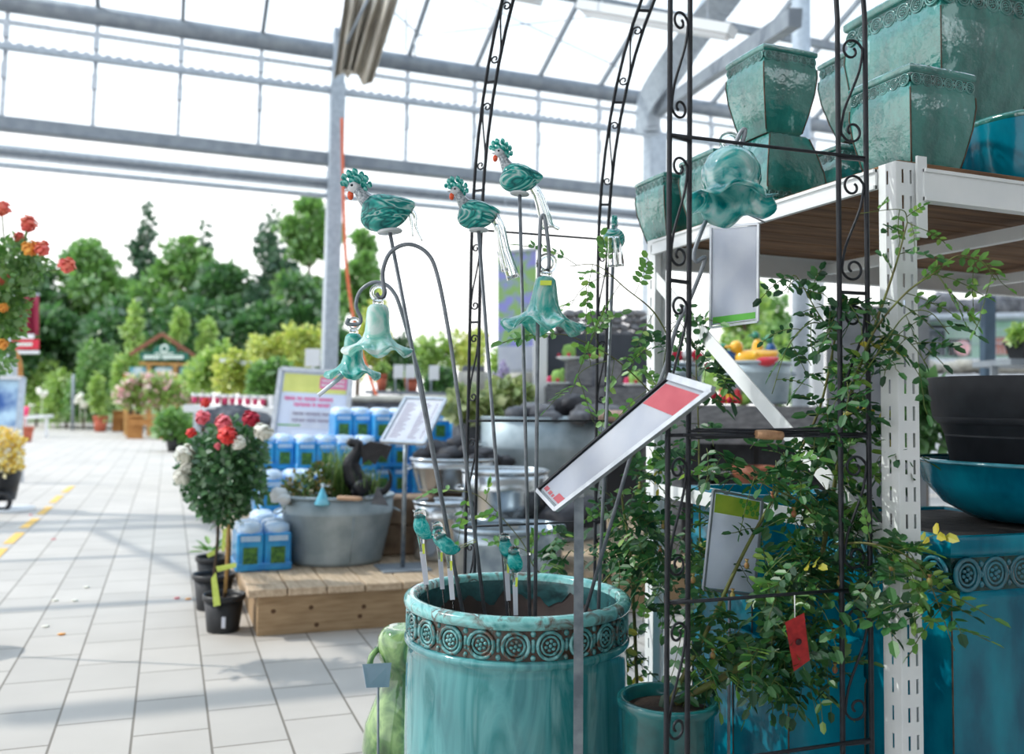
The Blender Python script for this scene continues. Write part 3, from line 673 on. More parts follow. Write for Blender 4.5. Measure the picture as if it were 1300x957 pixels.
# ---------------- price sign in front of the planter
t = thing('price_sign', 'tilted price sign with red ends on a flat steel post before the planter', 'sign', PZ(734, 2.16, 0))
A_, B2, C_, D_ = P(683, 622, 2.30), P(850, 478, 1.98), P(905, 495, 1.93), P(706, 647, 2.21)
_n = (B2 - A_).cross(D_ - A_); _r = ray(905, 495); C_ = CAM + _r * ((A_ - CAM).dot(_n) / _r.dot(_n))
nn = _n.normalized(); nn = nn if nn.dot(FWD) < 0 else -nn
def onq(u, v, o=.0): return A_ + (B2 - A_) * u + ((D_ - A_) * (1 - u) + (C_ - B2) * u) * v + nn * o
def qslab(b, u0, u1, v0, v1, o, th):
    a = [onq(u0, v0, o), onq(u1, v0, o), onq(u1, v1, o), onq(u0, v1, o)]; k = [p - nn * th for p in a]
    return b.add(a + k, [(0, 1, 2, 3), (7, 6, 5, 4), (0, 4, 5, 1), (1, 5, 6, 2), (2, 6, 7, 3), (3, 7, 4, 0)])
b = MB(); qslab(b, .02, .98, .06, .94, .0, .003); pn = b.build('paper_panel', M_papergloss, t)
b = MB(); qslab(b, .80, .955, .08, .92, .0006, .0004); b.build('red_header', M_red, pn)
b = MB()
for (v0, v1, u1) in ((.10, .26, .065), (.32, .44, .06), (.48, .56, .055), (.60, .88, .085)): qslab(b, .035, u1, v0, v1, .0006, .0004)
b.build('red_marks', M_red, pn)
fr = MB(); r = .0042
fr.bar(onq(0, 1, 0), onq(1, 1, 0), .011, .012, nn); fr.bar(onq(0, 0, 0), onq(0, 1, 0), .010, .012, nn); fr.bar(onq(1, 0, .0), onq(1, 1, .0), .016, .012, nn)
fr.build('frame', M_alu, t)
b = MB(); b.bar(onq(0, 0, 0), onq(1, 0, 0), .005, .01, nn); b.build('dark_frame_edge', M_black, t)
b = MB(); tp = P(735, 624, 2.19); b.bar(tp, PZ(733, 2.17, 0.0), .023, .005, FWD); b.build('post', M_galv, t)
b = MB(); b.box(tp + ZA * .002, (.03, .02, .03), (RIGHT, FWD, ZA), .004); b.build('post_clamp', M_alu, t)
# ================================================================ wire rose arch (spans away from the viewer; its two sides are ladders of scrolls)
def scroll_unit(p, q, side):
    """an S of thin rod between two ladder posts: p bottom centre, q top centre, side = half gap vector"""
    w = side; L = q - p; z = lambda u, s: p + L * u + w * s
    def curl(c, r, a0, turns, sgn, n=16):
        e = w.normalized(); u = L.normalized(); out = []
        for i in range(n + 1):
            k = i / n; a = a0 + sgn * turns * 2 * PI * k; rr = r * (1 - .72 * k)
            out.append(c + e * (rr * math.cos(a)) + u * (rr * math.sin(a)))
        return out
    r = w.length * .80
    top = curl(p + L * .86, r, 0, 1.15, 1); bot = curl(p + L * .14, r, PI, 1.15, 1)
    return [bez(bot[::-1] + [z(.32, -.55), z(.5, 0), z(.68, .55)] + top, 2)]
arch = thing('rose_arch', 'black wire rose arch with scrolled ladder sides around the round planter', 'garden arch', PZ(860, 2.0, 0))
SH = ZA * .0
# the two sides of the arch: each has two ladders of two posts
near = {'a': (P(848, 553, 2.0), P(874, 553, 2.04)), 'b': (P(1067, 558, 2.16), P(1103, 560, 2.18))}
farr = {'a': (P(594, 536, 3.16), P(606, 537, 3.14)), 'b': (P(757, 546, 3.34), P(769, 546, 3.34))}
ZS = 1.95; ARC = 1.0; ZN = 2.36
def rise(a): return ZN + (ZS + ARC - ZN) * math.sin(a) if a < PI / 2 else ZS + ARC * math.sin(a)
def legline(p, sgn):
    """a post from the ground up, then bending over along Y; sgn=+1 for the near side (bends away)"""
    pts = [Vector((p.x, p.y, z)) for z in (0, .4, .8, 1.2, 1.6, 2.0, ZS)]
    return pts
rungs = (.26, .62, .97, 1.335, 2.01)
for key in ('a', 'b'):
    for (n0, f0) in ((near[key][0], farr[key][0]), (near[key][1], farr[key][1])):
        ctr = (n0 + f0) / 2; half = (f0 - n0) / 2; half.z = 0; ctr.z = 0
        pts = [Vector((n0.x, n0.y, z)) for z in np.linspace(0, ZN, 9)]
        for i in range(1, 24):
            a = PI * i / 24
            pts.append(ctr - half * math.cos(a) + ZA * rise(a))
        pts += [Vector((f0.x, f0.y, z)) for z in np.linspace(ZS, 0, 9)]
        b = MB(); b.tube(pts, .0062, 8); b.build('bent_post', M_black, arch)
ssn = 0
for grp, zz in ((near, ((.30, .59), (.66, .94), (1.01, 1.30), (1.38, 1.66), (1.70, 1.98), (2.04, 2.32))), (farr, ((.30, .59), (.66, .94), (1.01, 1.30), (1.38, 1.66), (1.70, 1.98)))):
    for key in ('a', 'b'):
        p, q = grp[key]; side = (q - p) / 2; side.z = 0; c = (p + q) / 2
        b = MB()
        for z0, z1 in zz:
            for line in scroll_unit(Vector((c.x, c.y, z0)), Vector((c.x, c.y, z1)), side * (1 if key == 'a' else 1)): b.tube(line, .0032, 6)
        for z in rungs + (1.68,): b.bar(Vector((p.x, p.y, z)), Vector((q.x, q.y, z)), .008, .008)
        b.build('scroll_ladder', M_black, arch)
    pa, pb = grp['a'], grp['b']
    for z in rungs:
        b = MB(); b.tube([Vector((pa[0].x, pa[0].y, z)), Vector((pb[1].x, pb[1].y, z + .005))], .0042, 6); b.build('cross_rod', M_black, arch)
# scrolls over the bend
for key in ('a', 'b'):
    (n0, f0), (n1, f1) = ((near[key][0], farr[key][0]), (near[key][1], farr[key][1]))
    b = MB()
    def arcp(n_, f_, a):
        c = (n_ + f_) / 2; h = (f_ - n_) / 2; c = Vector((c.x, c.y, 0)); h = Vector((h.x, h.y, 0)); return c - h * math.cos(a) + ZA * rise(a)
    for i in range(1, 8):
        a0 = PI * (i - .5) / 8 + .05; a1 = PI * (i + .5) / 8 - .05
        p = (arcp(n0, f0, a0) + arcp(n1, f1, a0)) / 2; q = (arcp(n0, f0, a1) + arcp(n1, f1, a1)) / 2
        side = (arcp(n1, f1, a0) - arcp(n0, f0, a0)) / 2
        for line in scroll_unit(p, q, side): b.tube(line, .0032, 6)
        b.bar(arcp(n0, f0, PI * (i + .5) / 8), arcp(n1, f1, PI * (i + .5) / 8), .008, .008)
    b.build('scroll_ladder', M_black, arch)
# bundle of spare rods taped to the cross rod
t = thing('rod_bundle', 'bundle of black rods wrapped with brown tape on the arch cross rod', 'rods', P(975, 552, 2.04))
for (a, c) in (((872, 547, 2.0), (1040, 548, 2.09)), ((868, 552, 1.99), (1052, 553, 2.1)), ((876, 556, 2.01), (1020, 551, 2.07)), ((880, 545, 2.02), (1044, 544, 2.08))):
    b = MB(); p, q = P(*a), P(*c); b.tube([p, (p + q) / 2 - ZA * .002, q, q - ZA * .006], .0035, 6); b.build('rod', M_black, t)
b = MB(); p, q = P(960, 551, 2.035), P(993, 553, 2.05); b.tube([p, p + (q - p) * .3, p + (q - p) * .7, q], [.0095, .011, .0105, .0095], 12); b.build('tape', mat('brown_tape', srgb(186, 146, 112), srgb(160, 120, 88), rough=.5, scale=60), t)

# ================================================================ white boltless rack with the glazed pots
RC = P(1137, 204, 2.2)                   # front-left upright, top
RX, RY, RZ = RC.x, RC.y, RC.z
RW, RD = 2.4, 1.22                        # bay width (along X), depth (along Y)
rack = thing('storage_rack', 'white boltless steel rack with perforated posts holding the glazed square pots', 'rack', (RX, RY, 0))
def upright(x, y, sx, sy):
    """angle-profile post: sheet flanges with punched slots and round holes, returned lips"""
    b = MB(); H = RZ; t_ = .0022; W1, W2 = .062, .056; pitch = .064
    def flange(c0, U, cols, holes):
        zs = [0.]; z = .03
        while z + .034 < H: zs += [z, z + .034]; z += pitch
        zs.append(H)
        for j in range(len(zs) - 1):
            for i in range(len(cols) - 1):
                if j % 2 and (i in holes): continue
                p = c0 + U * cols[i]; q = c0 + U * cols[i + 1]; a, c = ZA * zs[j], ZA * zs[j + 1]
                if U.x: f_ = [p + a, q + a, q + c, p + c]
                else: f_ = [p + a, q + a, q + c, p + c]
                b.add(f_, [(0, 1, 2, 3)])
    c0 = Vector((x, y, 0))
    flange(c0, XA * sx, [0, .017, .025, .042, .050, W1], (1, 3))
    flange(c0, YA * sy, [0, .024, .031, W2], (1,))
    flange(c0 + XA * sx * W1, YA * sy, [0, .022], ()); flange(c0 + YA * sy * W2, XA * sx, [0, .022], ())
    o = b.build('post', M_white, rack); md = o.modifiers.new('sheet', 'SOLIDIFY'); md.thickness = t_; md.offset = 0
    b = MB(); b.box((x + sx * .03, y + sy * .03, .006), (.08, .08, .012)); b.build('foot_plate', M_white, o)
for (x, y, sx, sy) in ((RX, RY, 1, 1), (RX + RW, RY, -1, 1), (RX, RY + RD, 1, -1), (RX + RW, RY + RD, -1, -1)): upright(x, y, sx, sy)
def beam(p, q, h=.078, w=.03, m=M_white, nm='beam', inward=YA):
    b = MB(); b.bar(p, q, w, h); e = (q - p).normalized()
    b.bar(p + ZA * (h / 2 - .004) - inward * .006, q + ZA * (h / 2 - .004) - inward * .006, w, .008)
    b.bar(p - ZA * (h / 2 - .004) - inward * .006, q - ZA * (h / 2 - .004) - inward * .006, w, .010); return b.build(nm, m, rack)
ZBm = RZ - .055
beam(Vector((RX + .07, RY - .004, ZBm)), Vector((RX + RW - .07, RY - .004, ZBm)))
beam(Vector((RX + .07, RY + RD, ZBm)), Vector((RX + RW - .07, RY + RD, ZBm)), .09)
beam(Vector((RX - .002, RY + .06, RZ - .032)), Vector((RX - .002, RY + RD - .05, RZ - .032)), .05, .012, inward=XA)
beam(Vector((RX + RW, RY + .06, RZ - .032)), Vector((RX + RW, RY + RD - .05, RZ - .032)), .05, .012, inward=XA)
for dx in (.8, 1.6):
    b = MB(); b.box((RX + dx, RY + RD / 2, ZBm), (.03, RD - .05, .04)); b.build('support_bar', M_white, rack)
b = MB(); b.box((RX + .068, RY - .012, RZ - .085), (.03, .006, .20)); b.build('beam_connector', M_white, rack)
nb = 9
for i in range(nb):                        # board shelf, boards run along the rack
    y = RY + .01 + (RD - .02) * (i + .5) / nb
    b = MB(); b.box((RX + RW / 2 + .01, y, RZ - .004), (RW - .02, (RD - .02) / nb - .004, .024), bev=.003); b.build('shelf_board', M_board, rack)
def flat(p, q, w, nm):
    b = MB(); b.bar(p, q, .004, w, ZA); b.build(nm, M_white, rack)
flat(Vector((RX + .006, RY + RD - .03, 1.87)), Vector((RX + .006, RY + .04, 1.06)), .05, 'diagonal_brace')
flat(Vector((RX + .012, RY + .03, 1.10)), Vector((RX + .012, RY + RD - .03, 1.10)), .045, 'side_rail')
# ---------------------------------------------------------------- square glazed pots
def glaze(name, cols, rough=.10, bump=.35, pale=None, ior=2.0, coat=.5):
    m, t, n, o = _nt(name)
    b = n.new('ShaderNodeBsdfPrincipled'); t.links.new(b.outputs[0], o.inputs[0])
    tc = n.new('ShaderNodeTexCoord'); mp = n.new('ShaderNodeMapping'); mp.inputs['Scale'].default_value = (1, 1, .4)
    t.links.new(tc.outputs['Object'], mp.inputs[0])
    nz = n.new('ShaderNodeTexNoise'); nz.inputs['Scale'].default_value = 9; nz.inputs['Detail'].default_value = 6; t.links.new(mp.outputs[0], nz.inputs[0])
    cr = n.new('ShaderNodeValToRGB'); el = cr.color_ramp.elements
    el[0].position = .32; el[0].color = rgba(cols[0]); el[1].position = .62; el[1].color = rgba(cols[1])
    if pale:  # pale mottles stand in for bright window reflections, put into the glaze colour
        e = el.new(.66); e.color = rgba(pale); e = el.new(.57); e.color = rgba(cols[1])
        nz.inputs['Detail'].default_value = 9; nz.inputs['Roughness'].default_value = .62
    t.links.new(nz.outputs[0], cr.inputs[0]); t.links.new(cr.outputs[0], b.inputs['Base Color'])
    b.inputs['Roughness'].default_value = rough; b.inputs['IOR'].default_value = ior; b.inputs['Coat Weight'].default_value = coat; b.inputs['Coat Roughness'].default_value = .03
    n2 = n.new('ShaderNodeTexNoise'); n2.inputs['Scale'].default_value = 17; n2.inputs['Detail'].default_value = 4; t.links.new(tc.outputs['Object'], n2.inputs[0])
    bp = n.new('ShaderNodeBump'); bp.inputs['Strength'].default_value = bump; bp.inputs['Distance'].default_value = .012
    t.links.new(n2.outputs[0], bp.inputs['Height']); t.links.new(bp.outputs[0], b.inputs['Normal']); t.links.new(bp.outputs[0], b.inputs['Coat Normal'])
    MATS[name] = m; return m
M_jade = glaze('jade_glaze', [srgb(12, 88, 84), srgb(48, 130, 122)], .10, .5, srgb(150, 196, 192))  # its pale colour imitates mottled white reflections
M_jadedark = glaze('jade_relief', [srgb(14, 66, 64), srgb(74, 146, 140)])
M_bluegl = glaze('blue_glaze', [srgb(0, 94, 120), srgb(8, 138, 162)], .16, .12, None, 1.36, .15)
M_bluerel = glaze('blue_relief', [srgb(34, 66, 74), srgb(30, 124, 144)], .16, .2, None, 1.6)
M_bandground = mat('band_ground', srgb(16, 44, 42), srgb(36, 78, 74), rough=.15, scale=40, coat=.5)
M_edge = mat('bare_edge', srgb(58, 50, 42), srgb(96, 78, 62), rough=.5, scale=30)
M_clay = mat('dark_clay', srgb(74, 52, 40), srgb(52, 38, 30), rough=.85, scale=20)
PROF_V = [(.60, 0), (.66, .03), (.80, .25), (.93, .50), (.985, .70), (.975, .785), (.955, .81), (.95, .925), (.985, .935), (1.0, .95), (1.0, .985), (.97, 1.0), (.89, 1.0), (.86, .96), (.80, .6), (.55, .06)]
PROF_T = [(.90, 0), (.92, .02), (.945, .5), (.955, .835), (.975, .845), (.975, .855), (.945, .865), (.945, .95), (.985, .956), (1.0, .965), (1.0, .99), (.985, 1.0), (.90, 1.0), (.88, .98), (.87, .6), (.85, .05)]
def sqpot(label, corner, w, h, flip=False, prof=PROF_V, gl=None, rel=None, nm=5, z0=None, yaw=0., name='square_pot', group='glazed square pots on the rack', medal=True):
    """square glazed pot; corner = the plan position of its front-left rim corner; stands at z0"""
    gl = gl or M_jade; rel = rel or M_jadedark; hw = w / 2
    X = Vector((math.cos(yaw), math.sin(yaw), 0)); Y = Vector((-math.sin(yaw), math.cos(yaw), 0))
    c = Vector((corner.x, corner.y, z0)) + X * hw + Y * hw
    t = thing(name, label, 'pot', c, group); sg = -1 if flip else 1; zb = h if flip else 0
    def ring(k, z, nseg=7):
        r = hw * k; out = []
        for s_ in range(4):
            for i in range(nseg):
                u = -1 + 2 * i / nseg; u = math.copysign(abs(u) ** .9, u)
                bulge = 1 + .02 * (1 - u * u)
                a, e = [(u, -bulge), (bulge, u), (-u, bulge), (-bulge, -u)][s_]
                if i == 0: a *= .985; e *= .985
                out.append(c + X * (r * a) + Y * (r * e) + ZA * (zb + sg * z))
        return out
    b = MB(); pr = [(k, z * h) for k, z in prof]
    b.loft([ring(k, z) for k, z in pr], False, caps=True); b.sm = [True] * len(b.sm)
    body = b.build('body', gl, t)
    # flat normals between faces: keep edges hard
    mod = body.modifiers.new('edges', 'EDGE_SPLIT'); mod.split_angle = math.radians(38)
    zr0, zr1 = (.81, .925) if prof is PROF_V else (.865, .95)
    kk = .95 if prof is PROF_V else .945
    if medal:
        g_ = MB(); k1 = kk * 1.004
        g_.loft([ring(k1, zr0 * h + .002), ring(k1, zr1 * h - .002)], False, caps=False); g_.build('band_ground', M_bandground, t)
        b = MB(); R_ = h * (zr1 - zr0) * .5 * .98; zc = zb + sg * h * (zr0 + zr1) / 2
        nface = max(3, int(round(2 * hw * kk / (R_ * 2.25))))
        faces = [(-Y, X), (-X, Y)] + ([(X, Y)] if flip else [])
        for N, T in faces:
            for i in range(nface):
                u = (-1 + (2 * i + 1) / nface) * hw * kk
                p = c + N * (hw * kk * 1.018) + T * u + ZA * zc
                flower_medallion(b, p, T, ZA, N, R_ * .9)
                q = p + T * (hw * kk / nface)
                if i < nface - 1:
                    for dz in (-.6, 0, .6): b.ell(q + ZA * (R_ * dz), (R_ * .16, R_ * .16, R_ * .22), 6, 4)
        b.build('medallion_band', rel, t)
    for (sx, sy) in ((-1, -1), (1, -1), (-1, 1)):        # the glaze breaks dark along the corners
        b = MB(); b.tube([c + X * (sx * hw * k * .991) + Y * (sy * hw * k * .991) + ZA * (zb + sg * z) for k, z in pr[1:6]], .0022, 6)
        b.build('corner_edge', M_edge, t)
    if flip or prof is PROF_V:
        b = MB(); k = prof[0][0] * hw; b.box(c + ZA * (zb + sg * .002), (2 * k * .99, 2 * k * .99, .006), (X, Y, ZA)); b.build('foot', M_clay, t)
    return t
ZSH = RZ + .009
def edge_pt(t_): return Vector((RX + .012, RY + t_, 0))
cp = lambda x, d: (lambda v: Vector((v.x, v.y, 0)))(PZ(x, d, ZSH))
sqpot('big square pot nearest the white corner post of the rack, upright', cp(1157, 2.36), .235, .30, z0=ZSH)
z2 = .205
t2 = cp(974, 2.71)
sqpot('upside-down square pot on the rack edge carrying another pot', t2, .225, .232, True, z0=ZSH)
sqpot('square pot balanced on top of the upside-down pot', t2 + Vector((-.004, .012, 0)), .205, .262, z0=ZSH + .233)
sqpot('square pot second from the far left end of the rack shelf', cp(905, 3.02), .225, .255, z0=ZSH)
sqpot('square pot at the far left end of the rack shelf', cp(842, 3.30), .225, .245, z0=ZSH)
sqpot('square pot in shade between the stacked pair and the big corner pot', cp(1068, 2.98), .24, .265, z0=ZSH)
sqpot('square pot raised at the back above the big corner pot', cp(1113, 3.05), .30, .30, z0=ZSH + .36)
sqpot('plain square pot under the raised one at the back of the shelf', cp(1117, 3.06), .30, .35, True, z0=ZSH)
t = thing('round_pot', 'dark teal cylinder pot with a pale rim at the right end of the shelf', 'pot', cp(1312, 2.72))
b = MB(); c = cp(1312, 2.72) + ZA * ZSH; R_ = .20
b.lathe([(0, 0), (.17, 0), (.175, .01), (.195, .10), (.2, .23)], c, 48); b.build('body', M_bluegl, t)
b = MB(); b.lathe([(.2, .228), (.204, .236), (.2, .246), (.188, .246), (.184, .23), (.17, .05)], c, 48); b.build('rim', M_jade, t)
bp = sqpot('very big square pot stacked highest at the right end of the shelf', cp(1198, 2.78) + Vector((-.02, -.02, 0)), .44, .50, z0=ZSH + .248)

# ---------------------------------------------------------------- pots on the ground at the right
cpz = lambda x, y, d: (lambda v: Vector((v.x, v.y, 0)))(P(x, y, d))
zt = P(1207, 683, 2.34).z
sqpot('tall blue square planter with a flower band at the lower right corner', cpz(1207, 683, 2.34), .62, zt, z0=0.0, prof=PROF_T, gl=M_bluegl, rel=M_bluerel, name='square_planter', group='blue square planters')
ctr = Vector((cpz(1207, 683, 2.34).x + .23, cpz(1207, 683, 2.34).y + .23, 0))
rb = .30; zb = P(1290, 676, 2.45).z
bc = cpz(1316, 600, 2.76); zrim = P(1230, 587, 2.62).z
sb = MB(); _c = cpz(1207, 683, 2.34) + Vector((.31, .31, 0)); sb.box(_c + ZA * (zt - .02), (.52, .52, .03), bev=.01); solo(sb, 'potting_soil', mat('shade_dark_soil', srgb(36, 30, 28), srgb(24, 20, 20), rough=.95, scale=30, bump=.4), 'soil top coloured dark for the shaded inside of the tall blue square planter under the teal bowl', 'soil', base=_c + ZA * (zt - .035))['kind'] = 'stuff'  # soil added under the bowl, darkened to pass for the planter's shaded inside
t = thing('glazed_bowl', 'low round teal glazed bowl resting on the tall blue square planter', 'bowl', (bc.x, bc.y, zt + .001))
b = MB(); h = zrim - zt
b.lathe([(r_ * 1.11, z_) for r_, z_ in [(0.001, 0), (.15, 0), (.17, .006), (.235, h * .25), (.285, h * .6), (.303, h * .93), (.31, h * .96), (.31, h), (.295, h), (.285, h * .9), (.25, h * .4), (.15, .03), (0.001, .03)]], (bc.x, bc.y, zt + .001), 64); b.build('body', M_bluegl, t)
b = MB(); b.lathe([(r_ * 1.11, z_) for r_, z_ in [(.3035, h * .94), (.313, h * .955), (.314, h * .99), (.305, h + .003), (.293, h + .002)]], (bc.x, bc.y, zt + .001), 64); b.build('rim', mat('bowl_rim_glaze', srgb(74, 134, 150), srgb(30, 90, 104), rough=.1, scale=12, coat=.6), t)
M_matteblk = mat('matte_black_pot', srgb(52, 54, 60), srgb(40, 42, 48), rough=.6, scale=14)
ps = cpz(1316, 560, 2.76)
def blackpot(label, z0, h, r0, r1, collar):
    t = thing('plastic_pot', label, 'pot', (ps.x, ps.y, z0), 'nested black pots')
    b = MB(); b.lathe([(0, 0), (r0, 0), (r0 + .004, .004), (r1 - .014, h - collar), (r1 - .012, h - collar), (r1 - .016, h - .04), (r0 - .01, .02), (0, .02)], (ps.x, ps.y, z0), 56); b.build('body', M_matteblk, t)
    b = MB(); b.lathe([(r1 - .013, h - collar - .004), (r1 - .002, h - collar - .002), (r1 + .012, h - .004), (r1 + .012, h), (r1, h), (r1 - .012, h - collar)], (ps.x, ps.y, z0), 56); b.build('collar', M_matteblk, t)
zl = zt + .035
z527, z583, z475 = P(1215, 529, 2.66).z, P(1240, 584, 2.66).z, P(1200, 476, 2.62).z
blackpot('lower black plant pot with a thin ledge, standing in the teal bowl', zl, z527 - zl, .21, .275, .02)
blackpot('upper black plant pot with a wide collar, nested in the one below', z527 - .10, z475 - z527 + .10, .235, .29, .12)
# low teal pots half hidden by the roses
zq = .60
sqpot('dark teal square planter low at the foot of the white rack post', cpz(1000, 824, 2.5), .28, P(1000, 824, 2.5).z, z0=0, prof=PROF_T, gl=M_bluegl, rel=M_bluerel, name='square_planter', group='blue square planters', medal=False)
sqpot('teal square planter with a pale rim, behind the roses and the rack brace', edge_pt(.66) + XA * .04, .36, 1.13, z0=0, prof=PROF_T, gl=M_bluegl, rel=M_bluerel, name='square_planter', group='blue square planters', medal=False)
c = cpz(848, 884, 2.2); zr = P(848, 884, 2.2).z
t = thing('round_pot', 'small round teal pot at the foot of the arch holding the climbing rose', 'pot', (c.x, c.y, 0))
b = MB(); b.lathe([(0, 0), (.085, 0), (.105, zr * .5), (.112, zr - .03), (.122, zr - .02), (.124, zr - .004), (.118, zr), (.106, zr - .002), (.10, zr - .04)], (c.x, c.y, 0), 48); b.build('body', mat('deep_teal_glaze', srgb(16, 74, 78), srgb(30, 104, 106), rough=.16, scale=14, coat=.5), t)
b = MB(); b.lathe([(.103, zr - .03), (.05, zr - .022), (0, zr - .02)], (c.x, c.y, 0), 32); b.build('soil', M_soil, t)
ROSEPOT = Vector((c.x, c.y, zr - .02))

# ---------------------------------------------------------------- cards hanging and standing among the roses
def card(name, label, cat, q, header=None, marks=None, hm=None, hang=None, stake=None, hv=(0, .2), edge=M_alu):
    t = thing(name, label, cat, (q[0] + q[1] + q[2] + q[3]) / 4 if not stake else stake[-1])
    a, b_, c, d = q; e1 = b_ - a; e2 = d - a; nn = e1.cross(e2).normalized(); nn = nn if nn.dot(FWD) < 0 else -nn
    def on(u, v, o=0): return a + e1 * u + (d - a) * v * (1 - u) + (c - b_) * v * u + nn * o
    def sl(mb, u0, u1, v0, v1, o, th=.0012):
        k = [on(u0, v0, o), on(u1, v0, o), on(u1, v1, o), on(u0, v1, o)]; m_ = [p - nn * th for p in k]
        mb.add(k + m_, [(0, 1, 2, 3), (7, 6, 5, 4), (0, 4, 5, 1), (1, 5, 6, 2), (2, 6, 7, 3), (3, 7, 4, 0)])
    b = MB(); sl(b, .02, .98, .02, .98, 0, .002); pan = b.build('card', M_papergloss, t)
    if header: b = MB(); sl(b, .05, .95, hv[0], hv[1], .0006, .0005); b.build('colour_band', header, pan)
    if marks: marks(on, sl, pan, nn)
    fr = MB(); w = .007
    for p, r in ((on(0, 0), on(1, 0)), (on(0, 1), on(1, 1)), (on(0, 0), on(0, 1)), (on(1, 0), on(1, 1))): fr.bar(p, r, w, .007, nn)
    fr.build('frame', edge, t)
    if hang: b = MB(); b.tube(hang, .0025, 6); b.build('hanging_wire', M_pole, t)
    if stake: b = MB(); b.tube(stake, .004, 8); b.build('stake', M_pole, t)
    return t
d = 2.62
q = [P(903, 288, d + .06), P(963, 284, d - .05), P(962, 408, d - .05), P(902, 416, d + .06)]
card('hanging_card', 'framed white card with a green foot band hanging under the shelf behind the cloudy bell', 'sign', q, M_green, hv=(.90, .965), hang=[(q[0] + q[1]) / 2, (q[0] + q[1]) / 2 + ZA * .05, Vector((RX - .01, (q[0].y + q[1].y) / 2, RZ - .06))])
d = 2.30
def blobs(on, sl, pan, nn):
    b = MB(); r2 = random.Random(3)
    for (u, v) in ((.62, .10), (.74, .07), (.86, .1), (.70, .16), (.82, .17), (.92, .16), (.78, .12), (.56, .06), (.9, .06)):
        e1 = (on(1, 0) - on(0, 0)).normalized(); e2 = nn.cross(e1)
        for k in range(5):
            a = 2 * PI * k / 5; b.ell(on(u, v, .001) + e1 * .0042 * math.cos(a) + e2 * .0042 * math.sin(a), (.0036, .0036, .0006), 7, 4, (e1, e2, nn))
    b.build('printed_flowers', M_green, pan)
card('plant_card', 'framed white plant card with a lime flower header standing among the rose leaves', 'sign', [P(906, 622, 2.33), P(968, 634, 2.42), P(957, 755, 2.40), P(893, 748, 2.31)], M_limeg, blobs, hv=(.03, .22), stake=[P(926, 750, 2.37), PZ(924, 2.37, 0.0)], edge=M_darksteel)
t = thing('plant_tag', 'red plant tag with a dark poppy picture hanging low inside the arch', 'tag', P(1012, 800, 2.06))
a, b_, c, d_ = P(997, 790, 2.06), P(1021, 778, 2.07), P(1028, 838, 2.08), P(1008, 852, 2.07)
b = MB(); b.slab(a, b_, c, d_, .001); tg = b.build('card', mat('poppy_red', srgb(176, 40, 40), srgb(140, 26, 30), rough=.35, scale=60), t)
nn = (b_ - a).cross(d_ - a).normalized(); nn = nn if nn.dot(FWD) < 0 else -nn; e1 = (b_ - a).normalized(); e2 = nn.cross(e1); m_ = (a + b_ + c + d_) / 4
b = MB(); b.ell(m_ + nn * .0012, (.008, .008, .001), 10, 4, (e1, e2, nn)); b.build('poppy_centre', mat('poppy_dark', srgb(52, 20, 24), rough=.5), tg)
b = MB(); b.slab(d_, c, c + (c - b_) * .25 + e1 * .004, d_ + (d_ - a) * .25 + e1 * .004, .001); b.build('green_foot', mat('tag_green', srgb(30, 88, 82), rough=.4), tg)
b = MB(); b.tube([(a + b_) / 2, (a + b_) / 2 + ZA * .05], .0012, 6); b.build('loop', M_white, t)
# ================================================================ climbing roses at the arch and the rack
LM_rose = leafmat('rose_leaf', [srgb(22, 62, 40), srgb(34, 82, 46), srgb(46, 98, 52), srgb(60, 116, 58), srgb(44, 96, 56), srgb(72, 126, 60)], tl=.3, gloss=.06)
LM_roselight = leafmat('young_rose_leaf', [srgb(74, 132, 58), srgb(112, 168, 70), srgb(90, 150, 64), srgb(160, 196, 86)], tl=.45, gloss=.1)
LM_yellow = leafmat('yellowed_leaf', [srgb(206, 190, 60), srgb(180, 176, 60), srgb(150, 160, 60)], tl=.35, gloss=.08)
M_hip = mat('rose_hip_mat', srgb(120, 130, 62), srgb(132, 74, 52), rough=.5, scale=50)
M_cane = mat('rose_cane', srgb(110, 122, 62), srgb(92, 84, 52), rough=.6, scale=30)
RR = random.Random(5)
def spray(lf, st, p, d, L, n=3, ls=.03, droop=.4, sway=.25):
    """a pinnate rose leaf: n pairs of leaflets and one at the tip, on a bending stalk"""
    d = d.normalized(); side = d.cross(ZA)
    if side.length < .1: side = XA.copy()
    side.normalize(); up = side.cross(d); k = 8
    roll = RR.uniform(-.9, .9); q = Quaternion(d, roll); side = q @ side; up = q @ up
    pts = []
    for i in range(k + 1):
        u = i / k; pts.append(p + d * (L * u) - ZA * (droop * L * u * u) + side * (sway * L * u * u * RR.uniform(.6, 1)))
    st.tube(pts, .0011, 4)
    for i in range(n):
        u = .35 + .5 * i / max(1, n - 1) if n > 1 else .5; a = pts[int(u * k)]
        for sg in (-1, 1):
            dd = (side * sg + d * .45 + up * RR.uniform(-.15, .2) - ZA * RR.uniform(0, .25)).normalized()
            lf.leaf(a, dd, up + side * RR.uniform(-.4, .4), ls * RR.uniform(.8, 1.15), ls * .62, .12)
    lf.leaf(pts[-1], (pts[-1] - pts[-2]), up, ls * 1.15, ls * .7, .12)
def rdir(bias, spread=.9):
    v = Vector((RR.gauss(0, 1), RR.gauss(0, 1), RR.gauss(0, 1))).normalized() * spread + Vector(bias)
    return v.normalized()
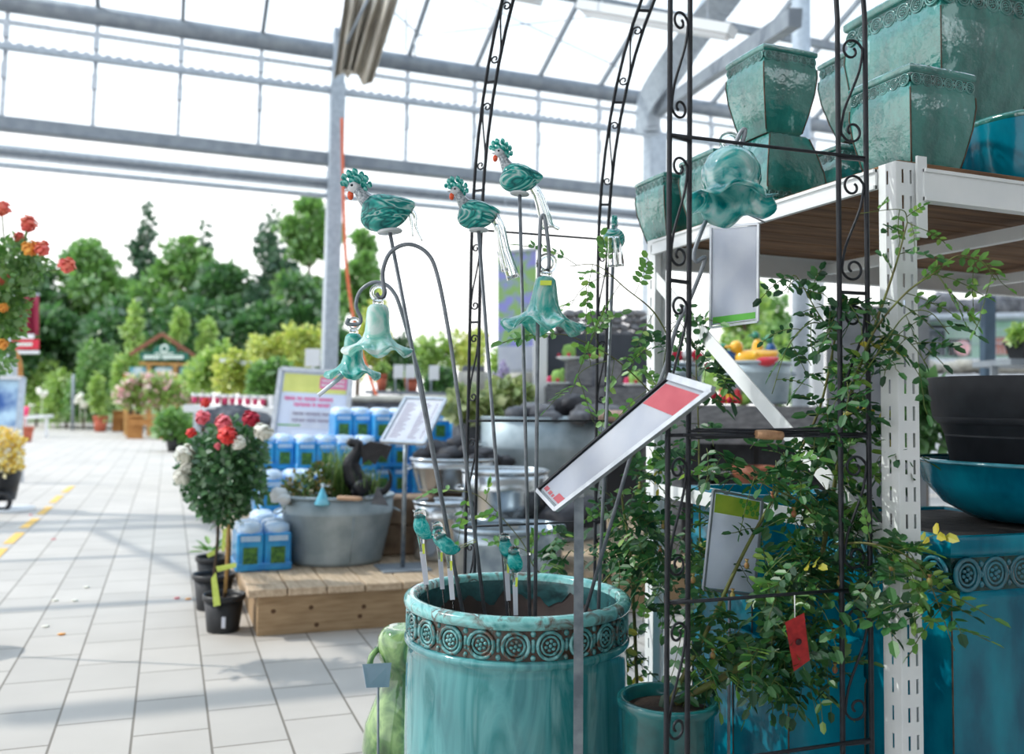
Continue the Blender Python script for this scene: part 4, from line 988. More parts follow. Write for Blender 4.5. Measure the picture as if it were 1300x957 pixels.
class Rose:
    def __init__(s, label, base, group=None):
        s.t = thing('climbing_rose', label, 'rose bush', base, group); s.lf, s.st, s.yl, s.yg = MB(), MB(), MB(), MB()
    def cane(s, pts, r0=.005, r1=.0015, leaves=0, ls=.03, young=False, t0=.15, pairs=None, slen=None):
        c = bez([P(*q) if not isinstance(q, Vector) else q for q in pts], 7); m = len(c)
        b = MB(); b.tube(c, [r0 + (r1 - r0) * i / (m - 1) for i in range(m)], 7); b.build('cane', M_cane if r0 > .0026 else M_stem, s.t)
        for i in range(leaves):
            u = t0 + (1 - t0) * (i + .5) / leaves; k = min(m - 2, int(u * (m - 1))); d = (c[k + 1] - c[k]).normalized()
            pr = d.cross(FWD).normalized() * (1 if i % 2 else -1)
            spray(s.yg if young else s.lf, s.st, c[k], pr + d * .6 + rdir((0, 0, 0), .35), slen * RR.uniform(.8, 1.1) if slen else RR.uniform(2.2, 3.6) * ls, pairs or RR.choice((3, 3, 4)), ls * RR.uniform(.7, 1.0))
    def fill(s, x, y, d, rx, ry, rd, n, ls=.036, yl=.018):
        for i in range(n):
            while 1:
                a, b, c = RR.uniform(-1, 1), RR.uniform(-1, 1), RR.uniform(-1, 1)
                if a * a + b * b + c * c < 1: break
            xx, yy = x + rx * a, y + ry * b
            if 884 < xx < 968 and 606 < yy < 744 and d + rd * c < 2.46: continue      # the plant card stays clear
            p = P(xx, yy, d + rd * c); m = s.yl if RR.random() < yl else (s.yg if RR.random() < .15 else s.lf)
            spray(m, s.st, p, rdir((0, 0, .1)) - FWD * .2, RR.uniform(.06, .10), RR.choice((2, 3, 3)), ls * RR.uniform(.7, 1.05))
    def hips(s, lst):
        for x, y, d in lst:
            b = MB(); p = P(x, y, d); b.ell(p, (.0065, .0065, .009), 8, 6); b.lathe([(.002, .008), (.006, .016), (.001, .012)], p, 6); b.build('rose_hip', M_hip, s.t)
    def done(s):
        for mb, nm, m in ((s.lf, 'foliage', LM_rose), (s.yg, 'young_foliage', LM_roselight), (s.yl, 'yellow_leaves', LM_yellow), (s.st, 'leaf_stalks', M_stem)):
            if mb.v: mb.build(nm, m, s.t)['kind'] = 'stuff'
r = Rose('climbing rose with dark leaves and hips growing up through the right side of the arch', ROSEPOT)
r.cane([ROSEPOT, (898, 800, 2.22), (945, 700, 2.34), (1000, 600, 2.36), (1040, 520, 2.3), (1062, 420, 2.24), (1070, 380, 2.2)], .006, .002, 12)
r.cane([ROSEPOT + XA * .02, (960, 830, 2.22), (1030, 742, 2.32), (1048, 680, 2.34), (1062, 600, 2.34), (1080, 500, 2.26), (1112, 410, 2.16), (1136, 340, 2.13), (1152, 282, 2.12)], .009, .0016, 16, .032)
r.cane([(1152, 282, 2.12), (1148, 268, 2.12), (1130, 266, 2.12), (1092, 271, 2.11)], .0014, .0008, 3, .02, True, 0)
r.cane([(1152, 282, 2.12), (1164, 288, 2.11), (1190, 298, 2.10)], .0014, .0008, 2, .02, True, 0)
r.cane([(1090, 470, 2.22), (1110, 420, 2.12), (1150, 372, 2.1), (1188, 345, 2.09), (1215, 325, 2.09), (1246, 332, 2.08), (1264, 356, 2.08)], .003, .001, 9, .03, True, .3)
r.cane([(1188, 345, 2.09), (1206, 370, 2.08), (1230, 395, 2.07)], .0015, .0009, 3, .02, True, .1)
r.cane([(1100, 430, 2.2), (1140, 425, 2.1), (1160, 440, 2.08), (1178, 465, 2.07)], .002, .001, 6, .03)
r.cane([(1080, 500, 2.2), (1120, 440, 2.1), (1150, 400, 2.08), (1180, 396, 2.07), (1205, 424, 2.07)], .002, .001, 6, .03)
r.cane([(1060, 690, 2.2), (1105, 690, 2.1), (1150, 705, 2.08), (1180, 740, 2.08), (1212, 826, 2.08)], .003, .001, 10, .036, True)
r.cane([(1048, 680, 2.3), (1020, 640, 2.26), (980, 620, 2.2), (950, 600, 2.2)], .003, .001, 6)
r.cane([(1062, 420, 2.24), (1030, 410, 2.2), (1000, 440, 2.2), (980, 500, 2.2)], .002, .001, 6, .024)
r.cane([(1070, 440, 2.24), (1040, 400, 2.2), (1010, 350, 2.2), (1000, 372, 2.2)], .002, .001, 6, .03)
for z in [(985, 820, 2.22, 70, 46, .16, 66), (1000, 735, 2.24, 60, 50, .14, 60), (1045, 690, 2.3, 60, 60, .16, 44), (1030, 600, 2.34, 66, 46, .16, 44), (1060, 540, 2.28, 48, 46, .12, 26),
          (1075, 470, 2.22, 46, 54, .12, 32), (1085, 400, 2.18, 38, 30, .1, 12), (1130, 560, 2.28, 22, 60, .08, 12), (900, 810, 2.2, 40, 50, .12, 24), (1140, 715, 2.12, 40, 34, .07, 18), (1185, 765, 2.08, 26, 30, .05, 8),
          (935, 600, 2.34, 70, 46, .2, 34), (1085, 640, 2.3, 30, 50, .1, 16), (1100, 760, 2.15, 36, 46, .08, 14), (930, 700, 2.5, 60, 60, .1, 24), (990, 850, 2.2, 110, 30, .12, 40)]: r.fill(*z)
r.hips([(948, 718, 2.2), (1058, 806, 2.16), (980, 632, 2.2), (1066, 740, 2.14), (880, 736, 2.18), (930, 756, 2.16), (1132, 720, 2.06), (1180, 738, 2.06), (1008, 652, 2.2), (1060, 850, 2.15), (905, 832, 2.14)])
r.done()
b2 = PZ(815, 2.95, 0)
r = Rose('bushy climbing rose behind the round planter and beside the far rack post', b2)
r.cane([b2, (806, 800, 2.95), (800, 700, 2.9), (790, 620, 2.9), (812, 560, 2.9)], .007, .002, 8)
r.cane([(812, 560, 2.9), (838, 520, 2.8), (823, 495, 2.75), (780, 455, 2.7), (728, 428, 2.66), (706, 424, 2.64)], .0032, .001, 7, .036, True, .25, 5, .2)
r.cane([(812, 560, 2.9), (850, 460, 2.75), (835, 403, 2.72), (793, 365, 2.68), (758, 337, 2.64), (722, 338, 2.62)], .0032, .001, 7, .036, True, .3, 5, .2)
r.cane([(793, 365, 2.68), (772, 350, 2.66), (740, 366, 2.64), (722, 392, 2.62)], .0014, .0008, 3, .034, True, .3, 4, .15)
r.cane([(780, 455, 2.7), (740, 470, 2.68), (724, 500, 2.66)], .0014, .0008, 3, .034, True, .3, 4, .15)
r.cane([(800, 700, 2.9), (740, 760, 2.96), (690, 730, 3.0), (676, 716, 3.0), (660, 684, 3.0), (610, 631, 3.0), (570, 622, 3.0)], .0032, .001, 7, .036, True, .5, 4, .16)
r.cane([(838, 520, 2.8), (846, 440, 2.66), (862, 410, 2.6), (880, 440, 2.6)], .002, .001, 6, .026)
for z in [(805, 690, 2.86, 46, 60, .2, 60), (800, 640, 2.9, 40, 56, .16, 26), (790, 770, 2.95, 44, 60, .12, 30), (845, 730, 2.7, 26, 60, .12, 22), (835, 600, 2.75, 26, 44, .1, 14), (716, 700, 3.1, 26, 24, .08, 14), (830, 460, 2.7, 22, 40, .08, 7), (800, 830, 2.95, 40, 30, .1, 14), (886, 700, 2.62, 20, 60, .1, 14)]: r.fill(*z)
r.hips([(812, 618, 2.8), (842, 668, 2.68), (838, 700, 2.66), (806, 572, 2.8)])
r.done()
t = thing('flower_pot', 'dark pot of the bushy rose behind the round planter', 'pot', b2); b = MB()
b.lathe([(0, 0), (.10, 0), (.12, .25), (.13, .25), (.13, .28), (.115, .28), (.1, .2), (0, .2)], b2, 32); b.build('body', M_blackplastic, t)
t = None
# strawberry-like plant with small red fruit between arch leg and rack brace
bb = PZ(892, 3.05, .0)
r = Rose('rose shoot with red buds behind the card sign, between the arch and the rack brace', bb)
r.cane([bb, (888, 620, 3.0), (886, 520, 3.0), (884, 440, 3.0), (896, 432, 3.0)], .004, .0012, 10, .045)
r.fill(900, 490, 3.0, 26, 34, .06, 9, .05, 0)
for x, y in ((906, 502), (926, 508), (893, 497), (938, 470), (898, 464)):
    b = MB(); b.ell(P(x, y, 2.95), (.009, .009, .011), 8, 6); b.build('red_bud', mat('red_bud_mat', srgb(196, 30, 60), rough=.5), r.t)
r.done()
# ================================================================ MIDDLE GROUND: the wooden display deck and what stands on it
ZD = .285
BX = FL(326, 808); DX0, DY0 = BX.x, BX.y
DL, DD = 4.3, 3.5
deck = thing('display_platform', 'low wooden display platform of pale planks behind the round planter', 'platform', (DX0, DY0, 0))
b = MB(); b.box((DX0 + DL / 2, DY0 + .02, (ZD - .045) / 2), (DL, .04, ZD - .045), bev=.003); fb = b.build('front_board', M_wood, deck)
b = MB(); b.box((DX0 + .02, DY0 + DD / 2, (ZD - .045) / 2), (.04, DD - .08, ZD - .045), bev=.003); b.build('side_board', M_wood, deck)
b = MB(); b.box((DX0 + DL - .02, DY0 + DD / 2, (ZD - .045) / 2), (.04, DD - .08, ZD - .045), bev=.003); b.build('side_board', M_wood, deck)
b = MB(); b.box((DX0 + DL / 2, DY0 + DD - .02, (ZD - .045) / 2), (DL, .04, ZD - .045), bev=.003); b.build('back_board', M_wood, deck)
for (px, py) in ((395, 771), (462, 770), (457, 782), (347, 776), (402, 793)):
    p = PYP(px, py, DY0 - .001); k = MB(); k.lathe([(0, -.0015), (.014, -.0015), (.012, .0012), (0, .0012)], p, 12, (XA, ZA, -YA), False, sx=1.1); k.build('knot', M_knot, fb)
pw_ = .232; n_ = int(DL / pw_) + 1
for i in range(n_):
    x = DX0 - .07 + pw_ * (i + .5)
    b = MB(); b.box((x, DY0 + DD / 2 - .03, ZD - .0225), (pw_ - .008, DD + .08, .045), bev=.006); b.build('plank', M_woodtop, deck)
def onD(x, d, z=None): return PZ(x, d, ZD if z is None else z)

# ---- oval zinc tub with herbs
def oval_tub(label, c, rx, ry, h, taper, m, handles=True, seam=True, name='zinc_tub', group=None, rz=0.0, rimr=.012):
    t = thing(name, label, 'tub', c, group); X = Vector((math.cos(rz), math.sin(rz), 0)); Y = Vector((-math.sin(rz), math.cos(rz), 0)); ax = (X, Y, ZA)
    b = MB(); b.lathe([(0, .004), (taper, .004), (taper + .005, 0), (taper + .02, .03), (1 - .01, h * .72), (1.005, h * .735), (1.005, h * .76), (.995, h * .775), (1, h - .01), (1, h), (.985, h), (.975, h * .7), (taper, .02), (0, .02)], c, 56, ax, True, rx, ry) if False else \
        b.lathe([(0.001, .004), (rx * taper, .004), (rx * (taper + .02), .03), (rx * .985, h * .74), (rx * 1.0, h * .755), (rx * .99, h * .775), (rx, h), (rx * .97, h), (rx * .95, h * .7), (rx * taper * .97, .02), (.001, .02)], c, 56, ax, True, 1, ry / rx)
    b.build('body', m, t)
    b = MB(); b.tube([Vector(c) + X * (rx * math.cos(a)) + Y * (ry * math.sin(a)) + ZA * h for a in np.linspace(0, 2 * PI, 48, endpoint=False)], rimr, 8, closed=True); b.build('rim', m, t)
    if handles:
        for s_ in (-1, 1):
            e = Vector(c) + X * (s_ * rx * .99) + ZA * h * .8
            b = MB(); b.tube(bez([e - Y * .07, e - Y * .07 + X * s_ * .04 - ZA * .02, e + Y * .07 + X * s_ * .04 - ZA * .02, e + Y * .07], 5), .007, 8); b.build('handle', m, t)
    if seam:
        b = MB(); k = .15; b.tube([Vector(c) + (X * k * rx * f_ - Y * ry * f_ * math.sqrt(1 - k * k)) + ZA * z for f_, z in ((taper + .025, .03), (.99, h * .72))], .005, 6); b.build('seam', m, t)
    return t
tc_ = onD(427, 6.28); tubc = Vector(tc_)
TH = P(420, 634, 6.0).z - ZD
oval_tub('large oval grey zinc tub of herbs and grass at the left of the wooden platform', tubc, .385, .30, TH, .80, M_zincdull, group=None)
b = MB(); b.lathe([(.365, TH - .035), (.2, TH - .02), (.001, TH - .01)], tubc, 36, None, True, 1, .30 / .385); solo(b, 'potting_soil', M_soil, 'dark potting soil filling the oval zinc tub of herbs', 'soil', base=tubc + ZA * (TH - .03))['kind'] = 'stuff'
zs = ZD + TH - .02
LM_grass = leafmat('grass_blade', [srgb(96, 130, 60), srgb(126, 160, 76), srgb(76, 116, 56), srgb(160, 184, 96)], tl=.4)
LM_herb = leafmat('herb_leaf', [srgb(52, 96, 44), srgb(86, 130, 56), srgb(120, 150, 60), srgb(150, 120, 60), srgb(70, 108, 52)], tl=.35)
def tuft(label, c, n, h, spread, m, name='ornamental_grass', cat='grass plant', w=.008, bend=.6, seed=1, group=None):
    r2 = random.Random(seed); t = thing(name, label, cat, c, group); b = MB()
    for i in range(n):
        a = r2.uniform(0, 2 * PI); rr = spread * .35 * math.sqrt(r2.random()); p = Vector(c) + Vector((math.cos(a) * rr, math.sin(a) * rr, 0))
        a2 = r2.uniform(0, 2 * PI); L = h * r2.uniform(.5, 1.05); e = Vector((math.cos(a2), math.sin(a2), 0)) * spread * r2.uniform(.1, .8)
        x = Vector((-math.sin(a2), math.cos(a2), 0)) * w; k = 4; vs = []
        for j in range(k + 1):
            u = j / k; q = p + ZA * (L * (u - .25 * bend * u * u)) + e * (u * u * bend); ww = 1 - u * .95
            vs += [q - x * ww, q + x * ww]
        b.add(vs, [(2 * j, 2 * j + 1, 2 * j + 3, 2 * j + 2) for j in range(k)])
    b.build('blades', m, t)['kind'] = 'stuff'; return t
tuft('tall green grass plant growing in the oval zinc tub', P(430, 632, 6.35) * 1, 240, .44, .34, LM_grass, seed=3)
tuft('short green grass plant at the right side of the oval zinc tub', P(466, 634, 6.2), 90, .26, .22, LM_grass, seed=4)
def bush(label, name, cat, c, blobs_, n, L, Wd, m, seed=0, group=None, stem=None, shell=.45, flowers=None):
    t = thing(name, label, cat, c, group)
    pts, dirs = cloud(blobs_, n, seed, shell); np_leaves('foliage', m, t, pts, dirs, L, Wd, seed=seed)['kind'] = 'stuff'
    if stem: b = MB(); b.tube(stem[0], stem[1], 8); b.build('stem', stem[2] if len(stem) > 2 else M_bark, t)
    return t
bush('low bronze-green herb plant at the left in the oval zinc tub', 'herb_plant', 'plant', P(390, 636, 6.2), [(P(392, 622, 6.2), (.16, .14, .11)), (P(372, 630, 6.15), (.09, .1, .06)), (P(405, 606, 6.3), (.08, .1, .1))], 700, .045, .03, LM_herb, 3)
# watering cone, dibber, white shell, dragon
t = thing('watering_cone', 'blue glass watering cone with a tied neck standing in the oval zinc tub', 'garden tool', P(409, 640, 6.0)); c = P(409, 641, 6.0)
b = MB(); b.lathe([(.001, 0), (.05, 0), (.052, .01), (.03, .06), (.012, .105), (.008, .115)], c, 20); b.build('body', mat('pale_blue_glass', srgb(96, 190, 222), srgb(140, 214, 236), rough=.15, scale=14, coat=.6), t)
b = MB(); b.lathe([(.008, .113), (.010, .118), (.007, .124), (.014, .14), (.001, .137)], c, 14); b.bar(c + ZA * .128, c + ZA * .122 + RIGHT * .045, .01, .006); b.build('tied_neck', M_lid, t)
t = thing('dibber', 'wooden handle of a garden dibber lying on the rim of the oval zinc tub', 'garden tool', P(447, 634, 5.95))
b = MB(); b.tube([P(428, 632, 5.98), P(432, 632, 5.98), P(455, 633, 5.96), P(460, 633, 5.96)], [.012, .016, .016, .011], 10); b.build('handle', mat('beech', srgb(192, 156, 128), rough=.6), t)
b = MB(); b.tube([P(460, 633, 5.96), P(476, 628, 5.97)], [.008, .006], 8); b.build('ferrule', M_galv, t)
b = MB(); b.prism([(-.06, 0), (.06, -.01), (-.02, .12)], P(482, 640, 6.0), (RIGHT, ZA, -FWD), .004); solo(b, 'slate_marker', M_stonegrey, 'pointed grey slate marker stuck in the right end of the oval zinc tub', 'marker')
b = MB(); b.ell(P(354, 628, 6.05), (.06, .05, .05), 12, 8, jit=.4, seed=3); b.ell(P(360, 634, 6.02), (.05, .04, .035), 12, 8, jit=.4, seed=5); solo(b, 'white_flower', M_offwhite, 'white flower head hanging over the left rim of the oval zinc tub', 'flower')
# dragon sculpture
t = thing('dragon_statue', 'dark seated dragon statue with raised wing and curled tail in the zinc tub', 'statue', P(470, 630, 6.3)); dd_ = 6.25
M_dragon = mat('dragon_bronze', srgb(34, 34, 40), srgb(22, 22, 28), rough=.3, scale=20, bump=.3)
def px(l): return [P(x, y, dd_ + (k[0] if k else 0)) for x, y, *k in l]
b = MB()
b.tube(bez(px([(440, 563), (446, 562), (455, 564), (453, 574), (446, 588), (449, 604), (458, 618), (466, 626), (474, 622), (478, 610)]), 5), [k_ * 1.35 for k_ in [.008, .012, .018, .022, .026, .024, .022, .022, .022, .024, .026, .026, .026, .027, .028, .03, .032, .034, .036, .04, .044, .046, .048, .05, .052, .055, .056, .056, .055, .053, .05, .047, .045, .04, .036, .032, .03, .028, .026, .024, .022, .02, .018, .016, .012, .01]][:len(bez(px([(440, 563), (446, 562), (455, 564), (453, 574), (446, 588), (449, 604), (458, 618), (466, 626), (474, 622), (478, 610)]), 5))], 12)
b.ell(P(469, 620, dd_), (.075, .07, .06), 14, 10, jit=.2); b.ell(P(459, 621, dd_ - .08), (.06, .05, .07), 12, 8, jit=.2)
b.tube(bez(px([(457, 606), (452, 616, -.06), (448, 628, -.1)]), 4), .022, 8)
b.build('body', M_dragon, t)
b = MB(); b.tube(bez(px([(478, 626), (490, 622), (496, 608), (493, 596)]), 6), [.035, .034, .032, .03, .028, .026, .024, .022, .02, .018, .016, .014, .012, .012, .011, .01, .008, .006, .004][:len(bez(px([(478, 626), (490, 622), (496, 608), (493, 596)]), 6))], 10); b.build('tail', M_dragon, t)
for dz in (.06, -.05):
    b = MB(); w_ = [P(x, y, dd_ + dz) for x, y in ((460, 590), (458, 566), (470, 560), (482, 562), (498, 566), (491, 584), (484, 578), (476, 590), (468, 584))]
    nrm = FWD * .012; n0 = len(w_); b.add(w_ + [p + nrm for p in w_], [tuple(range(n0)), tuple(range(2 * n0 - 1, n0 - 1, -1))] + [(i, (i + 1) % n0, (i + 1) % n0 + n0, i + n0) for i in range(n0)]); b.build('wing', M_dragon, t)
b = MB()
for q in ((443, 560), (451, 558)): b.tube([P(q[0], q[1] + 3, dd_), P(q[0] + 5, q[1] - 4, dd_)], [.01, .002], 6)
b.build('horns', M_dragon, t)

# ---- blue packs with pale domed lids
def make_pack(nx=2):
    """a shrink-wrapped blue carton of nx columns; front towards -Y, origin at bottom front-left"""
    t = bpy.data.objects.new('blue_carton_pack', None); COL.objects.link(t); WL[t.name] = Vector((0, 0, 0))
    w, dp, h = .175, .34, .245
    b = MB()
    for i in range(nx): b.box((w * (i + .5), dp / 2, h / 2), (w - .004, dp, h), bev=.012)
    b.box((w * nx / 2, dp / 2, .03), (w * nx + .01, dp + .01, .05), bev=.01); b.build('cartons', M_bluebox, t, local=True)
    for i in range(nx):
        for j in range(2):
            b = MB(); b.lathe([(.082, 0), (.085, .018), (.078, .05), (.05, .064), (.001, .068)], (w * (i + .5), dp * (.26 + .48 * j), h - .002), 16); b.build('lid', M_lid, t, local=True)
        b = MB(); b.box((w * (i + .5), -.002, h * .42), (w * .52, .004, h * .44), bev=.001); b.build('plant_picture', M_picgreen, t, local=True)
        b = MB(); b.box((w * (i + .5), -.002, h * .86), (w * .7, .004, h * .14), bev=.001); b.build('pale_strip', M_lid, t, local=True)
    return t
PACK = make_pack(2); first = [True]
def pack(x, d, z, label, rz=0.):
    o = PACK if first[0] else copy_tree(PACK); first[0] = False
    p = PZ(x, d, z); place(o, p, rz); WL[o.name] = p
    tag(o, label, 'carton', 'blue cartons with pale lids'); return o
pack(299, 5.80, ZD, 'blue carton pack at the front left corner of the wooden platform, nearest the rose pots', .03)
pack(318, 6.35, ZD, 'blue carton pack just behind the front corner pack, left of the oval zinc tub')
H_ = .247
for lv in range(2):
    pack(331, 6.95, ZD + H_ * lv, ('bottom' if lv == 0 else 'top') + ' blue carton pack in the pair stacked behind the oval tub\'s left end')
    pack(372, 7.05, ZD + H_ * lv, ('bottom' if lv == 0 else 'top') + ' blue carton pack in the stack hidden behind the herbs of the oval tub')
lvn = ('bottom', 'middle', 'top')
for col, (x, nm_) in enumerate(((322, 'left stack beneath the poster stand'), (376, 'middle stack beneath the poster stand'), (428, 'right stack beneath the poster stand'))):
    for lv in range(3): pack(x, 7.9, ZD + H_ * lv + .0, lvn[lv] + ' blue carton pack in the ' + nm_)
for col, (x, nm_) in enumerate(((424, 'back row stack left of the list sign'), (474, 'back row stack behind the list sign'), (524, 'back row stack at the tilted poles'), (574, 'back row stack right of the list sign'))):
    for lv in range(4): pack(x, 8.35, ZD + H_ * lv, ('lowest', 'second lowest', 'second highest', 'highest')[lv] + ' blue carton pack in the ' + nm_)

# ---- list sign on a stand
base = onD(511, 6.05)
t = thing('list_sign', 'tilted framed price list on a grey stand with a square foot plate', 'sign', base)
q = [P(515, 505, 6.25), P(566, 507, 6.17), P(538, 563, 5.80), P(484, 560, 5.88)]; nn = (q[1] - q[0]).cross(q[3] - q[0]).normalized(); nn = nn if nn.dot(FWD) < 0 else -nn
def onL(u, v, o=0.): return q[0] * (1 - u) * (1 - v) + q[1] * u * (1 - v) + q[2] * u * v + q[3] * (1 - u) * v + nn * o
b = MB(); b.slab(q[0], q[1], q[2], q[3], .008); pan = b.build('paper', M_paper, t)
for (c0_, w_, q_) in ((.12, .3, 5), (.55, .22, 4), (.84, .08, 1)):
    b = MB()
    for k in range(18):
        v = .12 + .045 * k; u0 = c0_; u1 = c0_ + w_ * (.55 + .45 * ((k * 3) % q_) / q_)
        b.add([onL(u0, v, .0015), onL(u1, v, .0015), onL(u1, v + .018, .0015), onL(u0, v + .018, .0015)], [(0, 1, 2, 3)])
    b.build('printed_lines', mat('print_grey', srgb(150, 140, 160), rough=.6), pan)
b = MB(); r = [onL(0, 0), onL(1, 0), onL(1, 1), onL(0, 1)]
for i in range(4): b.bar(r[i], r[(i + 1) % 4], .02, .018, nn)
b.build('frame', M_alu, t)
b = MB(); tp = onL(.5, .62, -.01); b.tube([base, Vector((base.x, base.y, tp.z))], .015, 10); b.build('post', M_galv, t)
b = MB(); b.box(base + ZA * .006, (.33, .3, .012), bev=.004); b.build('foot_plate', M_darksteel, t)

# ---- stone blocks, zinc tubs and stones
def block(label, x, d, z, s, rz=0., group='rough tan stone blocks'):
    p = PZ(x, d, z) + ZA * (s[2] / 2); b = MB(); b.box((0, 0, 0), s, bev=.02)
    for i, v in enumerate(b.v): b.v[i] = v * (1 + .05 * noise.noise(v * 9))
    q_ = Matrix.Rotation(rz, 3, 'Z'); b.v = [q_ @ v + p for v in b.v]
    return solo(b, 'stone_block', M_tanblock, label, 'stone', group)
block('lower tan stone block behind the foot of the list sign', 512, 6.7, ZD, (.46, .26, .22))
block('upper tan stone block behind the post of the list sign', 510, 6.7, ZD + .22, (.44, .25, .20))
tz = lambda y, d, x=620: P(x, y, d).z
oval_tub('pale zinc tray tub at the front of the zinc tubs, just behind the planter', onD(645, 5.75), .36, .28, tz(676, 5.5) - ZD, .9, M_zinc, handles=False, seam=False, rimr=.014)
c1 = PZ(655, 6.35, ZD); h1 = tz(658, 6.2) - ZD
oval_tub('round bright zinc tub under the smaller one in the nest of tubs', c1, .36, .32, h1, .88, M_bright, seam=False)
c2_ = PZ(640, 6.4, ZD + h1 * .4); h2 = tz(600, 6.2) - ZD - h1 * .4
oval_tub('bright ribbed zinc tub standing inside the round tub behind the poles', c2_, .31, .28, h2, .94, M_bright, seam=False)
oval_tub('flat zinc tray tub at the left of the nest of tubs', PZ(566, 6.5, ZD), .24, .2, tz(640, 6.4) - ZD, .95, M_bright, handles=False, seam=False)
c3_ = PZ(578, 7.1, ZD + .42); h3 = tz(584, 7.0) - ZD - .42
oval_tub('oval zinc tub heaped with dark stones behind the list sign', c3_, .36, .26, h3, .82, M_bright)
block('tan stone block holding up the tub of dark stones', 578, 7.1, ZD, (.5, .36, .21)); block('second tan stone block in the stack under the tub of dark stones', 578, 7.1, ZD + .21, (.48, .34, .21))
c4 = PZ(690, 7.6, ZD + .0); h4 = tz(532, 7.2, 690) - ZD
oval_tub('very large grey zinc tub with rocks behind the thin poles, widest of all tubs', c4, .56, .42, h4, .86, M_zincdull, seam=False)
def stone(label, p, r, m, group, seed, name='stone'):
    b = MB(); b.ell(p, r, 12, 8, jit=.45, seed=seed); return solo(b, name, m, label, 'stone', group)
sd = 1
for (x, y, d, r) in ((541, 575, 7.1, .1), (556, 566, 7.12, .12), (572, 572, 7.05, .11), (592, 568, 7.1, .1), (610, 573, 7.1, .11), (624, 577, 7.1, .09), (583, 558, 7.2, .1), (563, 580, 6.98, .09), (601, 581, 6.98, .09), (534, 582, 7.0, .08), (640, 580, 7.15, .08)):
    sd += 1; stone('dark grey stone heaped in the oval zinc tub behind the list sign', P(x, y + 6, d), (r, r * .8, r * .66), M_stonedark, 'dark stones in the zinc tub', sd)
b = MB(); b.ell((c3_.x, c3_.y, ZD + .42 + h3 - .05), (.34, .24, .03), 24, 6); solo(b, 'gravel_fill', M_stonedark, 'dark gravel under the heap of stones in the zinc tub', 'gravel')['kind'] = 'stuff'
for (x, y, d, r, dk) in ((655, 525, 7.4, .1, 0), (673, 522, 7.5, .12, 0), (692, 524, 7.4, .12, 0), (712, 516, 7.5, .12, 1), (728, 512, 7.5, .13, 1), (745, 524, 7.4, .12, 0), (765, 526, 7.4, .12, 0), (700, 530, 7.3, .09, 0), (735, 530, 7.25, .09, 0), (780, 524, 7.5, .1, 0)):
    sd += 1; stone('black stone lying on top in the very large grey tub' if dk else 'grey boulder in the very large grey zinc tub', P(x, y, d), (r, r * .8, r * .62), M_stonedark if dk else M_stonegrey, 'black stones in the large tub' if dk else 'grey boulders in the large tub', sd)
b = MB(); b.ell((c4.x, c4.y, ZD + h4 - .07), (.53, .39, .03), 24, 6); solo(b, 'gravel_fill', M_stonegrey, 'grey gravel under the boulders in the very large tub', 'gravel')['kind'] = 'stuff'
b = MB(); p = P(790, 528, 7.2); b.tube([p - RIGHT * .2, p - RIGHT * .17, p + RIGHT * .17, p + RIGHT * .2], [.03, .045, .045, .03], 12); solo(b, 'log_piece', mat('pale_log', srgb(176, 152, 140), srgb(150, 126, 114), rough=.8, scale=20), 'short pale log lying at the right end of the very large tub', 'log')
for (x, y, d, r) in ((716, 660, 6.2, .15), (742, 650, 6.3, .14), (700, 640, 6.5, .12)):
    sd += 1; stone('dark boulder on the platform right of the bright tubs', P(x, y, d), (r * 1.2, r, r * .8), M_stonedark, 'dark boulders on the platform', sd)
# variegated hosta and lilac flower spike
LM_hosta = leafmat('hosta_leaf', [srgb(196, 206, 130), srgb(120, 150, 84), srgb(214, 220, 160), srgb(150, 176, 96)], tl=.35)
def rosette(label, name, c, n, L, Wd, m, seed, up=.6):
    r2 = random.Random(seed); t = thing(name, label, 'plant', c); b = MB()
    for i in range(n):
        a = r2.uniform(0, 2 * PI); e = Vector((math.cos(a), math.sin(a), r2.uniform(.1, up * 2))); b.leaf(Vector(c) + e * L * r2.uniform(.1, .7), e + Vector((0, 0, -.2)), ZA + e * .3, L * r2.uniform(.7, 1.2), Wd * r2.uniform(.7, 1.1), .2)
    b.build('foliage', m, t); return t
bush('variegated cream and green hosta at the left end of the very large tub', 'hosta', 'plant', P(600, 528, 7.75), [(P(590, 514, 7.75), (.16, .16, .10)), (P(612, 516, 7.7), (.14, .14, .10))], 420, .11, .08, LM_hosta, 4)
bush('second variegated hosta higher up behind the thin poles', 'hosta', 'plant', P(645, 522, 7.9), [(P(645, 508, 7.9), (.16, .16, .13))], 300, .12, .09, LM_hosta, 6)
LM_lilac = leafmat('lilac_petal', [srgb(176, 160, 206), srgb(206, 196, 224), srgb(150, 136, 190)], tl=.4)
for k, (x, y) in enumerate(((640, 480), (629, 492))):
    pts, dirs = cloud([(P(x, y, 8.0), (.035, .035, .14))], 160, 5 + k, .3)
    t = thing('lilac_flower_spike', ('taller' if k == 0 else 'shorter') + ' lilac flower spike rising behind the hosta', 'flower', P(x, y + 40, 8.0)); np_leaves('petals', LM_lilac, t, pts, dirs, .04, .03, seed=k)
    b = MB(); b.tube([P(x, y + 45, 8.0), P(x, y - 10, 8.0)], .005, 6); b.build('stem', M_stem, t)
b = MB()
for z in (0, .5, .92): pass
# big block carrying the hostas
c = PZ(622, 7.95, ZD); h = tz(527, 7.8, 612) - ZD
t = thing('stone_trough', 'grey stone trough carrying the hostas beside the very large tub', 'trough', c); b = MB(); b.box(c + ZA * (h / 2), (.62, .4, h), bev=.02); b.build('body', M_stonegrey, t)
b = MB(); b.box(c + ZA * (h - .01), (.66, .44, .05), bev=.015); b.build('rim', M_stonepale, t)
